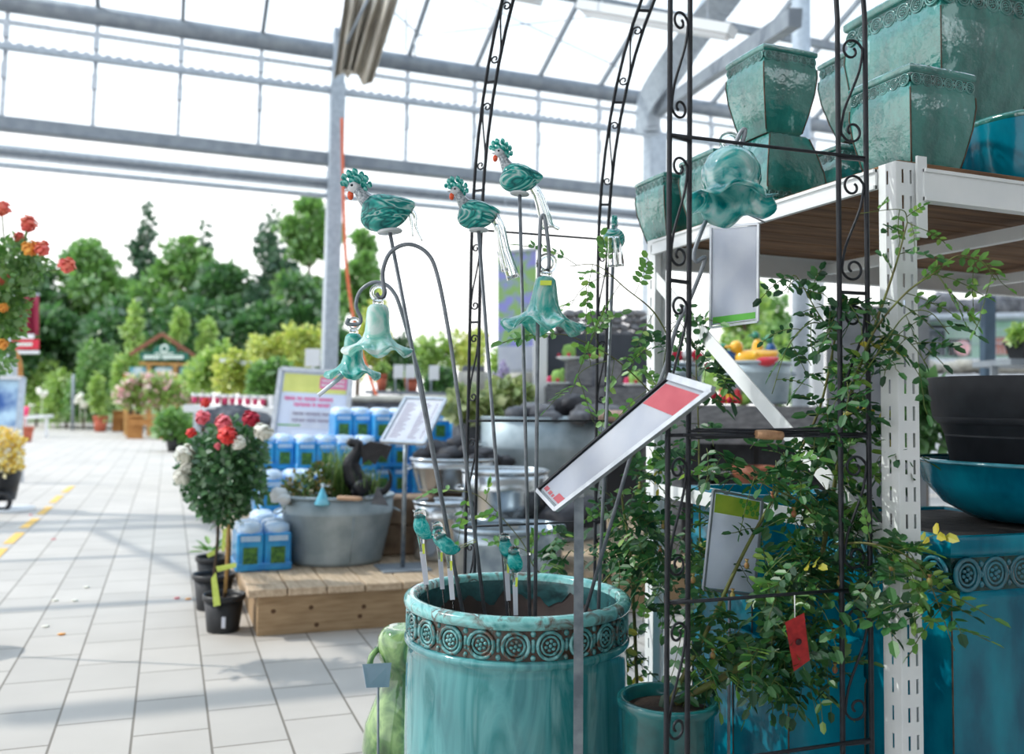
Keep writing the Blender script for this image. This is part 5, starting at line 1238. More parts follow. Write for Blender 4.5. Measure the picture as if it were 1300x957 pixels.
# blue drum-like pots under the tubs
for k, (x, y) in enumerate(((505, 620), (528, 622))):
    p = PZ(x + 20, 7.3, ZD); t = thing('blue_pot', ('left' if k == 0 else 'right') + ' blue glazed pot on the platform behind the list sign post', 'pot', p, 'blue pots behind the list sign'); b = MB(); b.lathe([(.001, 0), (.09, 0), (.13, .12), (.13, .2), (.1, .25), (.11, .27), (.095, .27), (.09, .2), (.001, .05)], p, 24); b.build('body', mat('cobalt_glaze', srgb(30, 96, 160), srgb(20, 70, 130), rough=.2, coat=.5, scale=8), t)
    b = MB(); b.torus(p + ZA * .27, .103, .009, n=24); b.build('rim', MATS['cobalt_glaze'], t)

# ================================================================ rose standards in black pots
LM_stdrose = leafmat('standard_rose_leaf', [srgb(44, 92, 54), srgb(66, 116, 64), srgb(92, 142, 84), srgb(52, 104, 66)], tl=.35, gloss=.1)
def nursery_pot(label, c, r, h, white=False):
    t = thing('nursery_pot', label, 'pot', c, 'black nursery pots with standard roses'); b = MB()
    b.lathe([(.001, 0), (r * .78, 0), (r * .8, .01), (r * .97, h - .03), (r * .95, h - .03), (r * .9, h - .06), (r * .7, .02), (.001, .02)], c, 32); b.build('body', M_blackplastic, t)
    b = MB(); b.lathe([(r * .97, h - .035), (r * 1.05, h - .03), (r * 1.06, h), (r * .98, h), (r * .95, h - .03)], c, 32); b.build('rim', M_blackplastic, t)
    b = MB(); b.lathe([(r * .94, h - .04), (r * .4, h - .03), (.001, h - .03)], c, 24); b.build('soil', M_soil, t)
    if white: b = MB(); p = Vector(c) - FWD * (r * .925) + RIGHT * (r * .3) + ZA * h * .36; b.box(p, (r * .2, .003, h * .3), (RIGHT, FWD, ZA), .001); b.build('white_label', M_paper, t)
    return t
def standard_rose(label, c, h, stem_pts, blobs_, n, blooms, stake=None, tags=(), seed=1, lm=None):
    t = thing('standard_rose', label, 'rose plant', c); b = MB(); b.tube(bez(stem_pts, 4), .011, 8); b.build('stem', M_bark, t)
    pts, dirs = cloud(blobs_, n, seed, .3); np_leaves('foliage', (lm or LM_stdrose), t, pts, dirs, .05, .034, seed=seed)['kind'] = 'stuff'
    r2 = random.Random(seed)
    for i, (x, y, d, r, m) in enumerate(blooms):
        b = MB(); c0 = P(x, y, d - .22)
        for k in range(22):                     # cupped petals wrapped round a ball, loosest at the bottom
            z = 1 - 2 * (k + .5) / 22; a = k * 2.39996; e = Vector((math.cos(a) * math.sqrt(1 - z * z), math.sin(a) * math.sqrt(1 - z * z), z))
            x_, y_ = perp(e); rr = r * RR.uniform(.6, .92)
            n_ = (e + ZA * RR.uniform(.2, .9) + x_ * RR.uniform(-.5, .5)).normalized(); x2 = n_.cross(y_).normalized(); b.ell(c0 + e * rr, (r * .44, r * .38, r * .09), 8, 5, (x2, n_.cross(x2), n_), .5, k)
        b.ell(c0, r * .5, 8, 6)
        b.build('bloom', m, t)
    if stake: b = MB(); b.tube(stake, .010, 8); b.build('bamboo_stake', M_bamboo, t)
    for tg in tags: b = MB(); b.slab(*tg, .0015); b.build('lime_label', mat('lime_tag', srgb(206, 222, 110), srgb(190, 208, 90), rough=.5, scale=30), t)
    return t
M_rred = mat('red_petal', srgb(232, 64, 52), srgb(206, 36, 44), rough=.5, scale=40); M_rcrim = mat('crimson_petal', srgb(196, 20, 58), srgb(168, 12, 48), rough=.5, scale=40)
M_rpink = mat('pink_petal', srgb(242, 126, 136), srgb(226, 96, 112), rough=.5, scale=40); M_rwhite = mat('white_petal', srgb(244, 242, 232), srgb(226, 226, 210), rough=.5, scale=30)
M_rorange = mat('coral_petal', srgb(250, 140, 110), srgb(240, 90, 96), rough=.5, scale=12); M_ryellow = mat('apricot_petal', srgb(252, 190, 80), srgb(246, 150, 70), rough=.5, scale=14)
pA, pB, pC = FL(283, 800), FL(270, 772), FL(271, 738)
dA = (pA - CAM).dot(FWD); dB = (pB - CAM).dot(FWD); dC = (pC - CAM).dot(FWD)
nursery_pot('front black nursery pot with a white label, left of the wooden platform', pA, 25 * mpp(dA), P(283, 754, dA).z, True)
nursery_pot('black nursery pot in the middle of the three rose pots, partly hidden', pB, 25 * mpp(dB), P(270, 728, dB).z)
nursery_pot('rearmost small black nursery pot of the three standard rose pots', pC, 22 * mpp(dC), P(271, 706, dC).z)
mA = dA
standard_rose('standard rose with red and pink blooms tied to a bamboo cane by the platform', pA + ZA * .17, 1.0, [pA + ZA * .17, P(291, 700, dA), P(289, 655, dA), P(288, 620, dA)],
    [(P(288, 600, dA), (.17, .18, .20)), (P(314, 566, dA), (.10, .12, .13)), (P(258, 580, dA + .1), (.10, .12, .13)), (P(285, 648, dA), (.14, .13, .07)), (P(262, 630, dA), (.10, .1, .09)), (P(318, 620, dA), (.09, .1, .10)), (P(290, 548, dA), (.10, .1, .07))], 2300,
    [(261, 511, dA + .3, .032, M_rred), (289, 552, dA - .15, .055, M_rred), (319, 531, dA - .05, .05, M_rcrim), (257, 529, dA, .045, M_rpink), (284, 536, dA, .052, M_rpink), (243, 549, dA, .03, M_rred), (276, 566, dA - .2, .02, M_rpink)],
    stake=[P(286, 752, dA - .03), P(293, 610, dA - .03)], tags=[(P(268, 734, dA - .12), P(274, 726, dA - .12), P(280, 768, dA - .13), P(271, 770, dA - .13)), (P(283, 672, dA - .1), P(288, 670, dA - .1), P(285, 700, dA - .1), P(281, 700, dA - .1)), (P(274, 719, dA - .1), P(300, 714, dA - .1), P(300, 720, dA - .1), P(276, 726, dA - .1))], seed=2)
standard_rose('standard rose with white blooms behind the red one', pB + ZA * .17, 1.0, [pB + ZA * .17, P(276, 690, dB), P(277, 650, dB), P(275, 615, dB)],
    [(P(264, 585, dB), (.17, .18, .17)), (P(246, 606, dB), (.10, .12, .11)), (P(318, 590, dB), (.10, .14, .14))], 1100,
    [(235, 575, dB - .35, .062, M_rwhite), (237, 591, dB - .35, .042, M_rwhite), (231, 603, dB - .35, .055, M_rwhite), (334, 548, dB - .5, .055, M_rwhite), (290, 545, dB + .2, .04, M_rwhite), (303, 561, dB - .7, .042, M_rwhite), (321, 566, dB + .1, .04, M_rwhite), (281, 544, dB + .2, .035, M_rwhite)], seed=3,
    tags=[(P(262, 703, dB), P(280, 694, dB), P(276, 703, dB), P(264, 708, dB))])
rosette('small green seedling in the rearmost nursery pot', 'seedling', P(268, 702, dC), 14, .12, .06, LM_roselight, 9)
for k, (x, y, m, nm_) in enumerate(((225, 760, M_rpink, 'pink'), (239, 761, M_ryellow, 'apricot'), (70, 763, M_rwhite, 'white'), (95, 763, M_rwhite, 'white'), (58, 796, M_rwhite, 'white'), (78, 806, M_ryellow, 'apricot'), (39, 654, M_rpink, 'pink'), (68, 685, M_rpink, 'pink'), (110, 746, M_rwhite, 'white'))):
    p = FL(x, y); b = MB(); b.ell(p + ZA * .006, (.022, .016, .006), 10, 6, jit=.3, seed=k); solo(b, 'fallen_petal', m, 'fallen %s rose petal lying on the grey paving' % nm_, 'petal', '%s petals on the paving' % nm_)
# green vase and a grey card at the foot of the round planter
p = PZ(506, 3.05, 0); mz = P(506, 799, 3.05).z
t = thing('glazed_vase', 'green glazed round-bodied vase half hidden at the left of the round planter', 'vase', p)
M_frog = swirl('green_vase_glaze', [srgb(44, 76, 44), srgb(84, 122, 70), srgb(150, 182, 116), srgb(62, 98, 58)], [.3, .45, .6, .75], scale=9, dist=1.5, rough=.06, stretch=(1, 1, .6), wave=False, coat=1.)
b = MB(); b.lathe([(.001, mz * .98), (.03, mz * .985), (.055, mz), (.07, mz * .985), (.084, mz * .95), (.088, mz * .90), (.082, mz * .84), (.06, mz * .79), (.05, mz * .76), (.07, mz * .70), (.12, mz * .5), (.13, mz * .38), (.10, mz * .12), (.09, 0), (.001, 0)], p, 40); b.build('body', M_frog, t)
for s_ in (-1, 1): b = MB(); b.tube(bez([p + RIGHT * s_ * .08 - FWD * .03 + ZA * mz * .9, p + RIGHT * s_ * .10 - FWD * .05 + ZA * mz * .86, p + RIGHT * s_ * .10 - FWD * .05 + ZA * mz * .78, p + RIGHT * s_ * .065 - FWD * .03 + ZA * mz * .74], 5), .011, 8); b.build('handle', M_frog, t)
a_ = [P(460, 843, 2.85), P(497, 841, 2.9), P(494, 872, 2.88), P(465, 873, 2.83)]
t = thing('small_card', 'small blank grey card on a stake between the green vase and the planter', 'card', PZ(480, 2.86, 0)); b = MB(); b.slab(*a_, .002); b.build('card', mat('grey_card', srgb(176, 184, 200), srgb(160, 168, 186), rough=.4, scale=12), t)
b = MB(); b.tube([PZ(480, 2.865, 0), P(480, 860, 2.87)], .004, 6); b.build('stake', M_pole, t)
# yellow guide dashes on the paving
b = MB(); Yl = mat('yellow_paint', srgb(232, 190, 100), srgb(220, 176, 90), rough=.7, scale=40)
for (xa, ya, xb, yb) in ((10, 690, 26, 676), (30, 670, 46, 658), (51, 653, 63, 643), (66, 638, 77, 629), (81, 625, 92, 617), (-12, 712, 4, 696)):
    p, q_ = FL(xa, ya, .003), FL(xb, yb, .003); b.bar(p, q_, .085, .003)
solo(b, 'floor_marking', Yl, 'dashed yellow guide line painted on the grey paving at the left', 'floor marking')
# ================================================================ BACKGROUND
LM_conifer = leafmat('conifer_needles', [srgb(54, 92, 70), srgb(70, 112, 80), srgb(88, 130, 90), srgb(46, 82, 64)], tl=.35)
LM_dark = leafmat('dark_tree_leaf', [srgb(52, 100, 56), srgb(72, 122, 62), srgb(92, 144, 70), srgb(60, 108, 60)], tl=.4)
LM_mid = leafmat('tree_leaf', [srgb(90, 140, 66), srgb(114, 164, 78), srgb(136, 182, 90), srgb(100, 152, 72)], tl=.45)
LM_light = leafmat('light_leaf', [srgb(132, 176, 80), srgb(164, 200, 96), srgb(186, 214, 110), srgb(116, 164, 72)], tl=.45)
LM_yell = leafmat('yellow_green_leaf', [srgb(190, 208, 86), srgb(214, 222, 110), srgb(164, 192, 80), srgb(222, 216, 120)], tl=.45)
LM_blossom = leafmat('pale_blossom', [srgb(246, 200, 206), srgb(250, 232, 226), srgb(240, 160, 176), srgb(252, 244, 236)], tl=.4)
def tree(label, x, top, base_y, w, d, kind, m, n, seed, L=.42, group='trees beyond the greenhouse', trunk=True, name=None):
    """crown between pixel rows top and base_y, w pixels wide, standing on the ground at depth d"""
    c0 = PZ(x, d, 0); zt_ = P(x, top, d).z; zb_ = max(.3, P(x, base_y, d).z); hw = w / 2 * mpp(d); r2 = random.Random(seed)
    t = thing(name or ('conifer_tree' if kind == 'c' else 'tree'), label, 'tree', c0, group); bl = []
    if kind == 'c':
        k = 11
        for i in range(k):
            u = (i + .3) / k; z = zt_ + (zb_ - zt_) * u; r_ = hw * (u ** .85) + .12
            for j in range(1 + int(5 * u)):
                a = r2.uniform(0, 2 * PI); bl.append(((c0.x + math.cos(a) * r_ * .55, c0.y + math.sin(a) * r_ * .55, z), (r_ * .55 + .1, r_ * .55 + .1, (zt_ - zb_) / k * .55)))
    else:
        for i in range(26):
            u = r2.random(); a = r2.uniform(0, 2 * PI); z = zb_ + (zt_ - zb_) * (.12 + .76 * u); pr = math.sin(PI * (.18 + .74 * u)) ** .7; rr = hw * pr * r2.uniform(.3, .75)
            s_ = hw * r2.uniform(.2, .38); bl.append(((c0.x + math.cos(a) * rr, c0.y + math.sin(a) * rr, z), (s_, s_, min(s_ * .8, (zt_ - zb_) * .2))))
        bl.append(((c0.x, c0.y, zt_ - hw * .25), (hw * .3, hw * .3, hw * .25)))
    pts, dirs = cloud(bl, n, seed, .3, .2); np_leaves('foliage', m, t, pts, dirs, L, L * .62, seed=seed)['kind'] = 'stuff'
    if trunk: b = MB(); b.tube([c0, Vector((c0.x, c0.y, zt_ - (zt_ - zb_) * .2))], [max(.1, hw * .09), .05], 10); b.build('trunk', M_bark, t)
    return t
tree('tall slim dark conifer at the left, rising above the broad trees', 175, 256, 440, 62, 58, 'c', LM_conifer, 5200, 1)
tree('thin conifer tip between the two tall conifers', 248, 283, 440, 40, 58, 'c', LM_conifer, 3000, 2)
tree('broad dark conifer left of the bright tree by the grey column', 338, 264, 460, 112, 52, 'c', LM_conifer, 7000, 3)
tree('tall bright green tree directly left of the grey column', 386, 250, 470, 104, 46, 'b', LM_mid, 8500, 4)
tree('rounded green tree at the left behind the coral roses', 104, 304, 470, 124, 50, 'b', LM_mid, 7500, 5)
tree('dark green tree at the left edge behind the red banner', 30, 330, 470, 110, 48, 'b', LM_dark, 6500, 6)
tree('broad green tree in the middle of the dark tree row', 222, 300, 470, 130, 48, 'b', LM_mid, 7500, 7)
tree('lower dark tree between the thin tip and the broad conifer', 284, 336, 475, 130, 45, 'b', LM_dark, 7500, 8)
tree('dark tree in front of the bright one at the grey column', 372, 350, 480, 100, 42, 'b', LM_dark, 6000, 9)
tree('pine with a bare forked trunk right of the grey column', 452, 292, 425, 60, 34, 'b', LM_mid, 3600, 10, .3)
b = MB()
for i, (x, w, top) in enumerate(((60, 120, 392), (150, 120, 378), (240, 120, 384), (330, 110, 388), (410, 90, 400))):
    tree('dark hedge mass low in the tree row, %s' % ('leftmost, under the rounded tree', 'second from the left, under the slim conifer', 'centre, under the broad green tree', 'under the broad conifer', 'nearest the grey column')[i], x, top, 500, w, 41, 'b', LM_dark, 6500, 20 + i, .4, 'dark hedge under the trees', False, 'hedge')
for i, (x, top, by, w, d, m, lab) in enumerate((
    (945, 352, 520, 120, 22, LM_light, 'sunny loose tree seen under the pot shelf behind the hanging card'),
    (985, 372, 520, 70, 26, LM_mid, 'darker tree seen under the pot shelf, left of the round pipe'))):
    tree(lab, x, top, by, w, d, 'b', m, 2200, 40 + i, .24, 'trees behind the pot shelf')
def shrub(label, x, y0, y1, w, d, m, n, seed, L=.14, z0=None, name='shrub', group=None, flowers=None):
    """bushy plant filling pixel rows y0..y1, w pixels wide"""
    za, zb_ = P(x, y0, d).z, P(x, y1, d).z; hw = w / 2 * mpp(d); c0 = PZ(x, d, 0 if z0 is None else z0); r2 = random.Random(seed); bl = []
    t = thing(name, label, 'plant', c0, group)
    b = MB(); b.tube([c0, Vector((c0.x, c0.y, zb_ + (za - zb_) * .5))], [max(.004, hw * .05), max(.003, hw * .03)], 6); b.build('stem', M_bark, t)
    for i in range(9):
        s_ = hw * r2.uniform(.3, .5); bl.append(((c0.x + r2.uniform(-.65, .65) * hw, c0.y + r2.uniform(-.4, .4) * hw, zb_ + (za - zb_) * r2.uniform(.25, .8)), (s_, s_, max(.05, (za - zb_) * .28))))
    pts, dirs = cloud(bl, n, seed, .3); np_leaves('foliage', m, t, pts, dirs, L, L * .6, seed=seed)['kind'] = 'stuff'
    if flowers:
        k = flowers[1]; idx = np.random.default_rng(seed).choice(len(pts), k, replace=False); c_ = np.array([c0.x, c0.y, (za + zb_) / 2]); q = pts[idx]; q = q + (q - c_) * .12
        np_leaves('blossoms', flowers[0], t, np.repeat(q, 5, 0) + np.random.default_rng(seed).normal(size=(k * 5, 3)) * L * .12, np.random.default_rng(seed + 1).normal(size=(k * 5, 3)), flowers[2], flowers[2] * .9, seed=seed)['kind'] = 'stuff'
    return t
# sunny nursery stock outside, left to right
for i, a in enumerate((
    ('light green shrub at the far left beneath the red sign', 46, 456, 538, 70, 40, LM_light, 2600),
    ('pale flowering shrub second from the left outside', 84, 456, 540, 76, 39, LM_light, 2600),
    ('dark green shrub behind the lone grey post outside', 106, 474, 542, 56, 38, LM_mid, 1800),
    ('tall leafy shrub left of the wooden info stand', 128, 436, 530, 60, 38, LM_mid, 2400),
    ('fresh green climber beside the info stand post', 158, 446, 512, 36, 34, LM_light, 1200),
    ('light shrub just right of the green info board', 250, 440, 505, 44, 26, LM_light, 1500),
    ('yellow-green shrub over the pink pots at the left', 262, 436, 498, 50, 16, LM_light, 1500),
    ('yellow-green shrub over the pink pots in the middle', 300, 450, 500, 60, 15.5, LM_yell, 1600),
    ('leafy green shrub over the pink pots at the right', 336, 456, 502, 50, 15, LM_mid, 1500),
    ('bright yellow shrub behind the poster stand', 338, 424, 470, 50, 20, LM_yell, 1500),
    ('bright yellow-green shrub left of the column foot', 385, 410, 480, 56, 20, LM_yell, 1700),
    ('tall yellow-green shrub right of the column', 470, 378, 500, 50, 18, LM_yell, 2000),
    ('dark green shrub behind the terracotta pots', 505, 432, 500, 44, 18, LM_dark, 1500),
    ('light green shrub behind the hooked rods', 540, 420, 480, 60, 20, LM_light, 1600),
    ('yellow-green shrub behind the arch leg', 590, 418, 478, 60, 20, LM_yell, 1500),
    ('dark rounded shrub behind the stone domes', 556, 470, 502, 34, 15, LM_dark, 1100),
    ('green shrub right of the arch leg behind the poster', 648, 440, 500, 50, 18, LM_light, 1300))):
    shrub(a[0], *a[1:6], a[6], a[7], 60 + i, .13 if a[5] < 30 else .22, group='sunny nursery shrubs')
for i, (x, y0, y1, w, lab) in enumerate(((164, 384, 455, 26, 'sapling with a light crown left of the info stand roof'), (222, 392, 440, 24, 'sapling with a light crown behind the info stand roof'), (258, 402, 470, 28, 'sapling with a light crown right of the info stand roof'))):
    tree(lab, x, y0, y1, w, 35, 'b', LM_light, 800, 90 + i, .2, 'light saplings', True, 'sapling')

# ---- wooden info stand with a green arched board and roses before it
d = 32.6
M_post = mat('stand_wood', srgb(196, 152, 92), srgb(168, 124, 70), rough=.7, scale=5)
M_board_g = mat('board_green', srgb(28, 110, 92), srgb(20, 96, 80), rough=.5, scale=3); M_letters = mat('white_letters', srgb(226, 238, 230), rough=.6)
t = thing('info_stand', 'wooden info stand with a green arched board and picture panels behind pink roses', 'sign', PZ(208, d, 0))
for x, y in ((160, 474), (189, 462), (222, 462), (243, 470)): b = MB(); b.bar(PZ(x, d, 0), P(x, y, d), .12, .12); b.build('post', M_post, t)
b = MB(); b.bar(P(177, 461, d - .05), P(243, 463, d - .05), .1, .1); b.build('crossbar', M_post, t)
b = MB(); w_ = 30 * mpp(d); h_ = 17 * mpp(d); poly = [(-w_, 0), (w_, 0), (w_, h_ * .55)] + [(w_ * .5 * math.cos(a), h_ * .55 + h_ * .62 * math.sin(a)) for a in np.linspace(0, PI, 14)] + [(-w_, h_ * .55)]
b.prism(poly, P(208, 457, d - .15), (RIGHT, ZA, -FWD), .06); bo = b.build('green_board', M_board_g, t)
b = MB(); o_ = P(208, 457, d - .17)
for k in range(15): b.box(o_ + RIGHT * (-.68 + .095 * k) + ZA * h_ * .22, (.075 if k != 6 else .02, .012, .13), (RIGHT, FWD, ZA))
for k in range(9): b.box(o_ + RIGHT * (-.30 + .075 * k) + ZA * h_ * .50, (.055, .012, .06), (RIGHT, FWD, ZA))
b.build('lettering', M_letters, bo)
b = MB(); b.torus(o_ + ZA * h_ * .85, .12, .03, (RIGHT, ZA), 16, 6); b.build('emblem', M_letters, bo)
for x0, x1 in ((164, 186), (196, 220), (228, 242)):
    b = MB(); p = P((x0 + x1) / 2, 486, d - .05); b.box(p, ((x1 - x0) * mpp(d), .04, 40 * mpp(d)), (RIGHT, FWD, ZA)); pn = b.build('picture_panel', mat('panel_teal', srgb(60, 140, 160), srgb(190, 206, 210), rough=.4, scale=1.6, lo=.45, hi=.55), t)
b = MB(); b.bar(P(165, 450, d + .3), P(206, 424, d + .3), .12, .12); b.bar(P(206, 424, d + .3), P(247, 452, d + .3), .12, .12); b.build('gable', mat('gable_brown', srgb(132, 84, 64), rough=.7), t)
for i, (x, y0, y1, w) in enumerate(((166, 480, 524, 44), (200, 476, 524, 54), (232, 480, 524, 44))):
    shrub(('left', 'middle', 'right')[i] + ' pink and white rose bush in front of the info stand', x, y0, y1, w, 31.3, LM_light, 1000, 100 + i, .19, None, 'rose_bush', 'roses before the info stand', (LM_blossom, 75, .2))
def plank_bench(label, x0, x1, y, yf, d, h=.12):
    """low wooden bench: seat top at row y, feet on row yf"""
    p, q = P(x0, y, d), P(x1, y, d); zf = 0; t = thing('wooden_bench', label, 'bench', ((p.x + q.x) / 2, (p.y + q.y) / 2, 0), 'wooden plant benches outside'); dirx = (q - p).normalized(); dy = dirx.cross(ZA) * -1
    for k in range(3): b = MB(); b.bar(p + dy * (.22 * k), q + dy * (.22 * k), .2, .07); b.build('board', M_benchwood, t)
    for e in (p + dirx * .15, q - dirx * .15):
        b = MB(); b.bar(Vector((e.x, e.y, 0)) + dy * .22, Vector((e.x, e.y, e.z - .03)) + dy * .22, .5, .1, dy); b.build('leg', M_benchwood, t)
    b = MB(); b.bar(p - ZA * .2, q - ZA * .2, .05, .22); b.build('apron', M_benchwood, t)
plank_bench('wooden plant bench in front of the info stand, the nearer one', 163, 213, 528, 556, 30.0)
plank_bench('small wooden plant bench left of the info stand, the farther one', 144, 165, 522, 551, 36)
def simple_pot(label, c, r, h, m, name='flower_pot', group=None, cat='pot', n=28):
    t = thing(name, label, cat, c, group); b = MB(); b.lathe([(.001, 0), (r * .72, 0), (r * .95, h * .82), (r * .9, h * .82), (r * .6, .02), (.001, .02)], c, n); b.build('body', m, t)
    b = MB(); b.lathe([(r * .94, h * .8), (r * 1.02, h * .8), (r * 1.04, h), (r * .94, h), (r * .9, h * .8)], c, n); b.build('rim', m, t)
    b = MB(); b.lathe([(r * .93, h * .9), (.001, h * .92)], c, 20); b.build('soil', M_soil, t); return t
p = FL(127, 548); dd_ = (p - CAM).dot(FWD); simple_pot('lone terracotta pot standing far out on the paving', p, .27, .62, M_terra)
shrub('slim plant in the lone terracotta pot', 126, 472, 532, 24, dd_, LM_light, 700, 111, .2, .56, 'potted_plant')
p = FL(224, 573); dd_ = (p - CAM).dot(FWD); simple_pot('black tub of ferny green plant beside the red standard rose', p, .30, .5, M_blackplastic)
shrub('ferny green plant spilling over a black tub beside the rose standard', 222, 520, 562, 50, dd_, LM_mid, 1300, 112, .2, .4, 'fern_plant')
# lone post, far white table, white flowers
b = MB(); b.tube([PZ(92, 37, 0), P(93, 475, 37)], .06, 8); solo(b, 'post', M_darksteel, 'lone thin grey post standing among the shrubs outside', 'post')
for i, (x, y) in enumerate(((53, 498), (102, 505), (108, 512))):
    b = MB(); c = P(x, y, 36)
    for k in range(6): b.ell(c + Vector((rnd.gauss(0, .09), rnd.gauss(0, .09), rnd.gauss(0, .1))), .1, 7, 5, jit=.3, seed=k)
    b.tube([PZ(x, 36, 0), c], .012, 5); solo(b, 'white_flower_cluster', M_rwhite, ('white flower cluster on the leftmost sunny shrub', 'upper white flower cluster by the lone grey post', 'lower white flower cluster by the lone grey post')[i], 'flower')
t = thing('garden_table', 'long low white table far out at the left on the paving', 'table', PZ(45, 30, 0))
b = MB(); b.bar(P(30, 530, 30), P(62, 528, 30), .6, .1, ZA); b.build('table_top', M_offwhite, t)
for x in (33, 59): b = MB(); b.bar(PZ(x, 30, 0), P(x, 531, 30), .08, .08); b.build('leg', M_offwhite, t)
p = PZ(33, 27, 0); simple_pot('small coral-pink pot by the white table far left', p, .2, .45, M_terra, 'flower_pot')
b = MB(); c = P(31, 523, 27)
for k in range(5): b.ell(c + Vector((rnd.gauss(0, .06), rnd.gauss(0, .06), rnd.gauss(0, .06))), .08, 7, 5)
b.tube([PZ(33, 27, .40), c], .01, 5); solo(b, 'pink_flower', mat('hot_pink_petal', srgb(236, 70, 120), rough=.5), 'hot pink flower above the small coral pot', 'flower')
# ---- red banner, red sign, framed stand, yellow flowers at the far left
t = thing('red_banner', 'dark red banner hanging from a pole at the far left', 'banner', PZ(20, 24, 0)); d = 24
b = MB(); a_ = [[P(x, y, d + .12 * math.sin(x * .5)) for x in range(22, 50, 3)] for y in (376, 392, 408, 426)]
b.loft([row + [q + FWD * .02 for q in row[::-1]] for row in a_], True); b.build('cloth', mat('banner_red', srgb(150, 42, 70), srgb(132, 32, 58), rough=.7, scale=2), t)
b = MB(); b.tube([PZ(20, d, 0), P(20, 370, d)], .04, 8); b.tube([P(20, 374, d), P(50, 374, d)], .03, 8); b.build('pole', M_steel, t)
t = thing('red_sign', 'small red sign with white lettering on a grey post at the far left', 'sign', PZ(11, 20, 0)); d = 20
b = MB(); b.box(P(31, 437, d), (37 * mpp(d), .04, 13 * mpp(d)), (RIGHT, FWD, ZA), .01); sg = b.build('panel', mat('sign_red', srgb(206, 40, 64), rough=.5), t)
b = MB()
for k in range(7): b.box(P(21 + 3.1 * k, 437, d - .03), (.042, .01, .075), (RIGHT, FWD, ZA))
b.build('lettering', M_letters, sg)
b = MB(); b.box(P(31, 447, d), (37 * mpp(d), .05, 4 * mpp(d)), (RIGHT, FWD, ZA)); b.box(P(28, 427, d), (30 * mpp(d), .03, 6 * mpp(d)), (RIGHT, FWD, ZA)); b.build('sign_edge', M_offwhite, t)
b = MB(); b.bar(PZ(12, d, 0), P(13, 424, d), .09, .09); b.build('post', M_steel, t)
b = MB(); b.tube(bez([PZ(27, 19, 0), P(26, 480, 19), P(24, 458, 19), P(18, 446, 19), P(8, 442, 19)], 5), .05, 8); solo(b, 'wooden_arch', M_benchwood, 'bent brown wooden garden arch limb under the small red sign', 'garden arch', base=PZ(27, 19, 0))
t = thing('picture_sign', 'tilted silver poster frame with a blue picture at the left edge', 'sign', PZ(10, 14.5, 0)); d = 14.5
q = [P(-30, 478, d + .2), P(29, 480, d + .2), P(24, 544, d - .1), P(-34, 542, d - .1)]
b = MB(); b.slab(*q, .03); pn = b.build('picture', mat('blue_picture', srgb(40, 84, 150), srgb(176, 206, 226), rough=.3, scale=2.2, lo=.42, hi=.6), t)
b = MB()
for i in range(4): b.bar(q[i], q[(i + 1) % 4], .10, .06)
b.build('frame', M_alu, t)
for x in (26, -32): b = MB(); b.bar(P(x, 540, d), PZ(x + 2, d + .1, 0), .05, .05); b.build('leg', M_alu, t)
b = MB(); b.bar(P(-20, 462, 15.2), P(12, 462, 15.2), .06, .22); b.bar(P(-14, 474, 15.2), PZ(-14, 15.2, 0), .05, .05); solo(b, 'small_sign', M_offwhite, 'small white sign board above the tilted poster frame', 'sign')
t = thing('flower_cart', 'black wheeled flower stand with yellow and white blooms at the left edge', 'flower stand', PZ(2, 11, 0)); d = 11.0
b = MB(); b.lathe([(.001, 0), (.17, 0), (.24, .42), (.22, .42), (.15, .05), (.001, .05)], PZ(0, d, .12), 20); b.build('basket', M_blackplastic, t)
b = MB(); b.torus(PZ(2, d - .2, .12), .10, .03, (RIGHT, ZA), 18, 6); b.build('wheel', M_blackplastic, t)
M_yf = leafmat('yellow_petal', [srgb(252, 226, 96), srgb(246, 206, 70), srgb(255, 240, 150), srgb(250, 250, 240)], tl=.35)
pts, dirs = cloud([(P(2, 560, d), (.22, .2, .14)), (P(8, 585, d - .1), (.16, .2, .14)), (P(18, 576, d), (.07, .1, .14))], 900, 5, .5); np_leaves('blooms', M_yf, t, pts, dirs, .06, .06, seed=4)['kind'] = 'stuff'
b = MB(); b.lathe([(.001, 0), (.3, 0), (.3, .03), (.001, .03)], PZ(10, d, 0), 24); b.build('foot_plate', M_offwhite, t)
# ---- coral standard rose near the left edge
d = 4.9; c = PZ(-75, d, 0)
standard_rose('tall standard rose with coral and apricot blooms reaching in at the left edge', c, 1.6, [c, P(-60, 620, d), P(-40, 500, d), P(-16, 420, d)],
    [(P(8, 350, d), (.16, .2, .16)), (P(20, 322, d), (.10, .12, .10)), (P(12, 384, d), (.09, .12, .12)), (P(0, 410, d), (.10, .14, .14)), (P(46, 335, d), (.06, .08, .09)), (P(0, 452, d), (.06, .1, .10)), (P(-30, 380, d), (.2, .2, .3))], 1700,
    [(2, 264, d + .2, .048, M_rorange), (36, 283, d + .2, .048, M_rorange), (24, 300, d + .2, .028, M_rorange), (38, 315, d + .1, .045, M_ryellow), (53, 315, d + .1, .042, M_rorange), (85, 336, d + .1, .044, M_rorange), (0, 352, d + .1, .04, M_rorange), (4, 390, d + .1, .03, M_ryellow), (3, 436, d + .1, .03, M_ryellow)], seed=8, lm=LM_mid)
b = MB()
for a_, e_ in (((8, 345), (3, 275)), ((25, 330), (36, 290)), ((45, 345), (82, 342))): b.tube([P(*a_, d), P(*e_, d)], .004, 6)
solo(b, 'rose_shoots', M_stem, 'thin green shoots carrying the coral blooms at the left edge', 'shoots')
simple_pot('pot of the coral standard rose at the left edge', c, .17, .28, M_blackplastic)

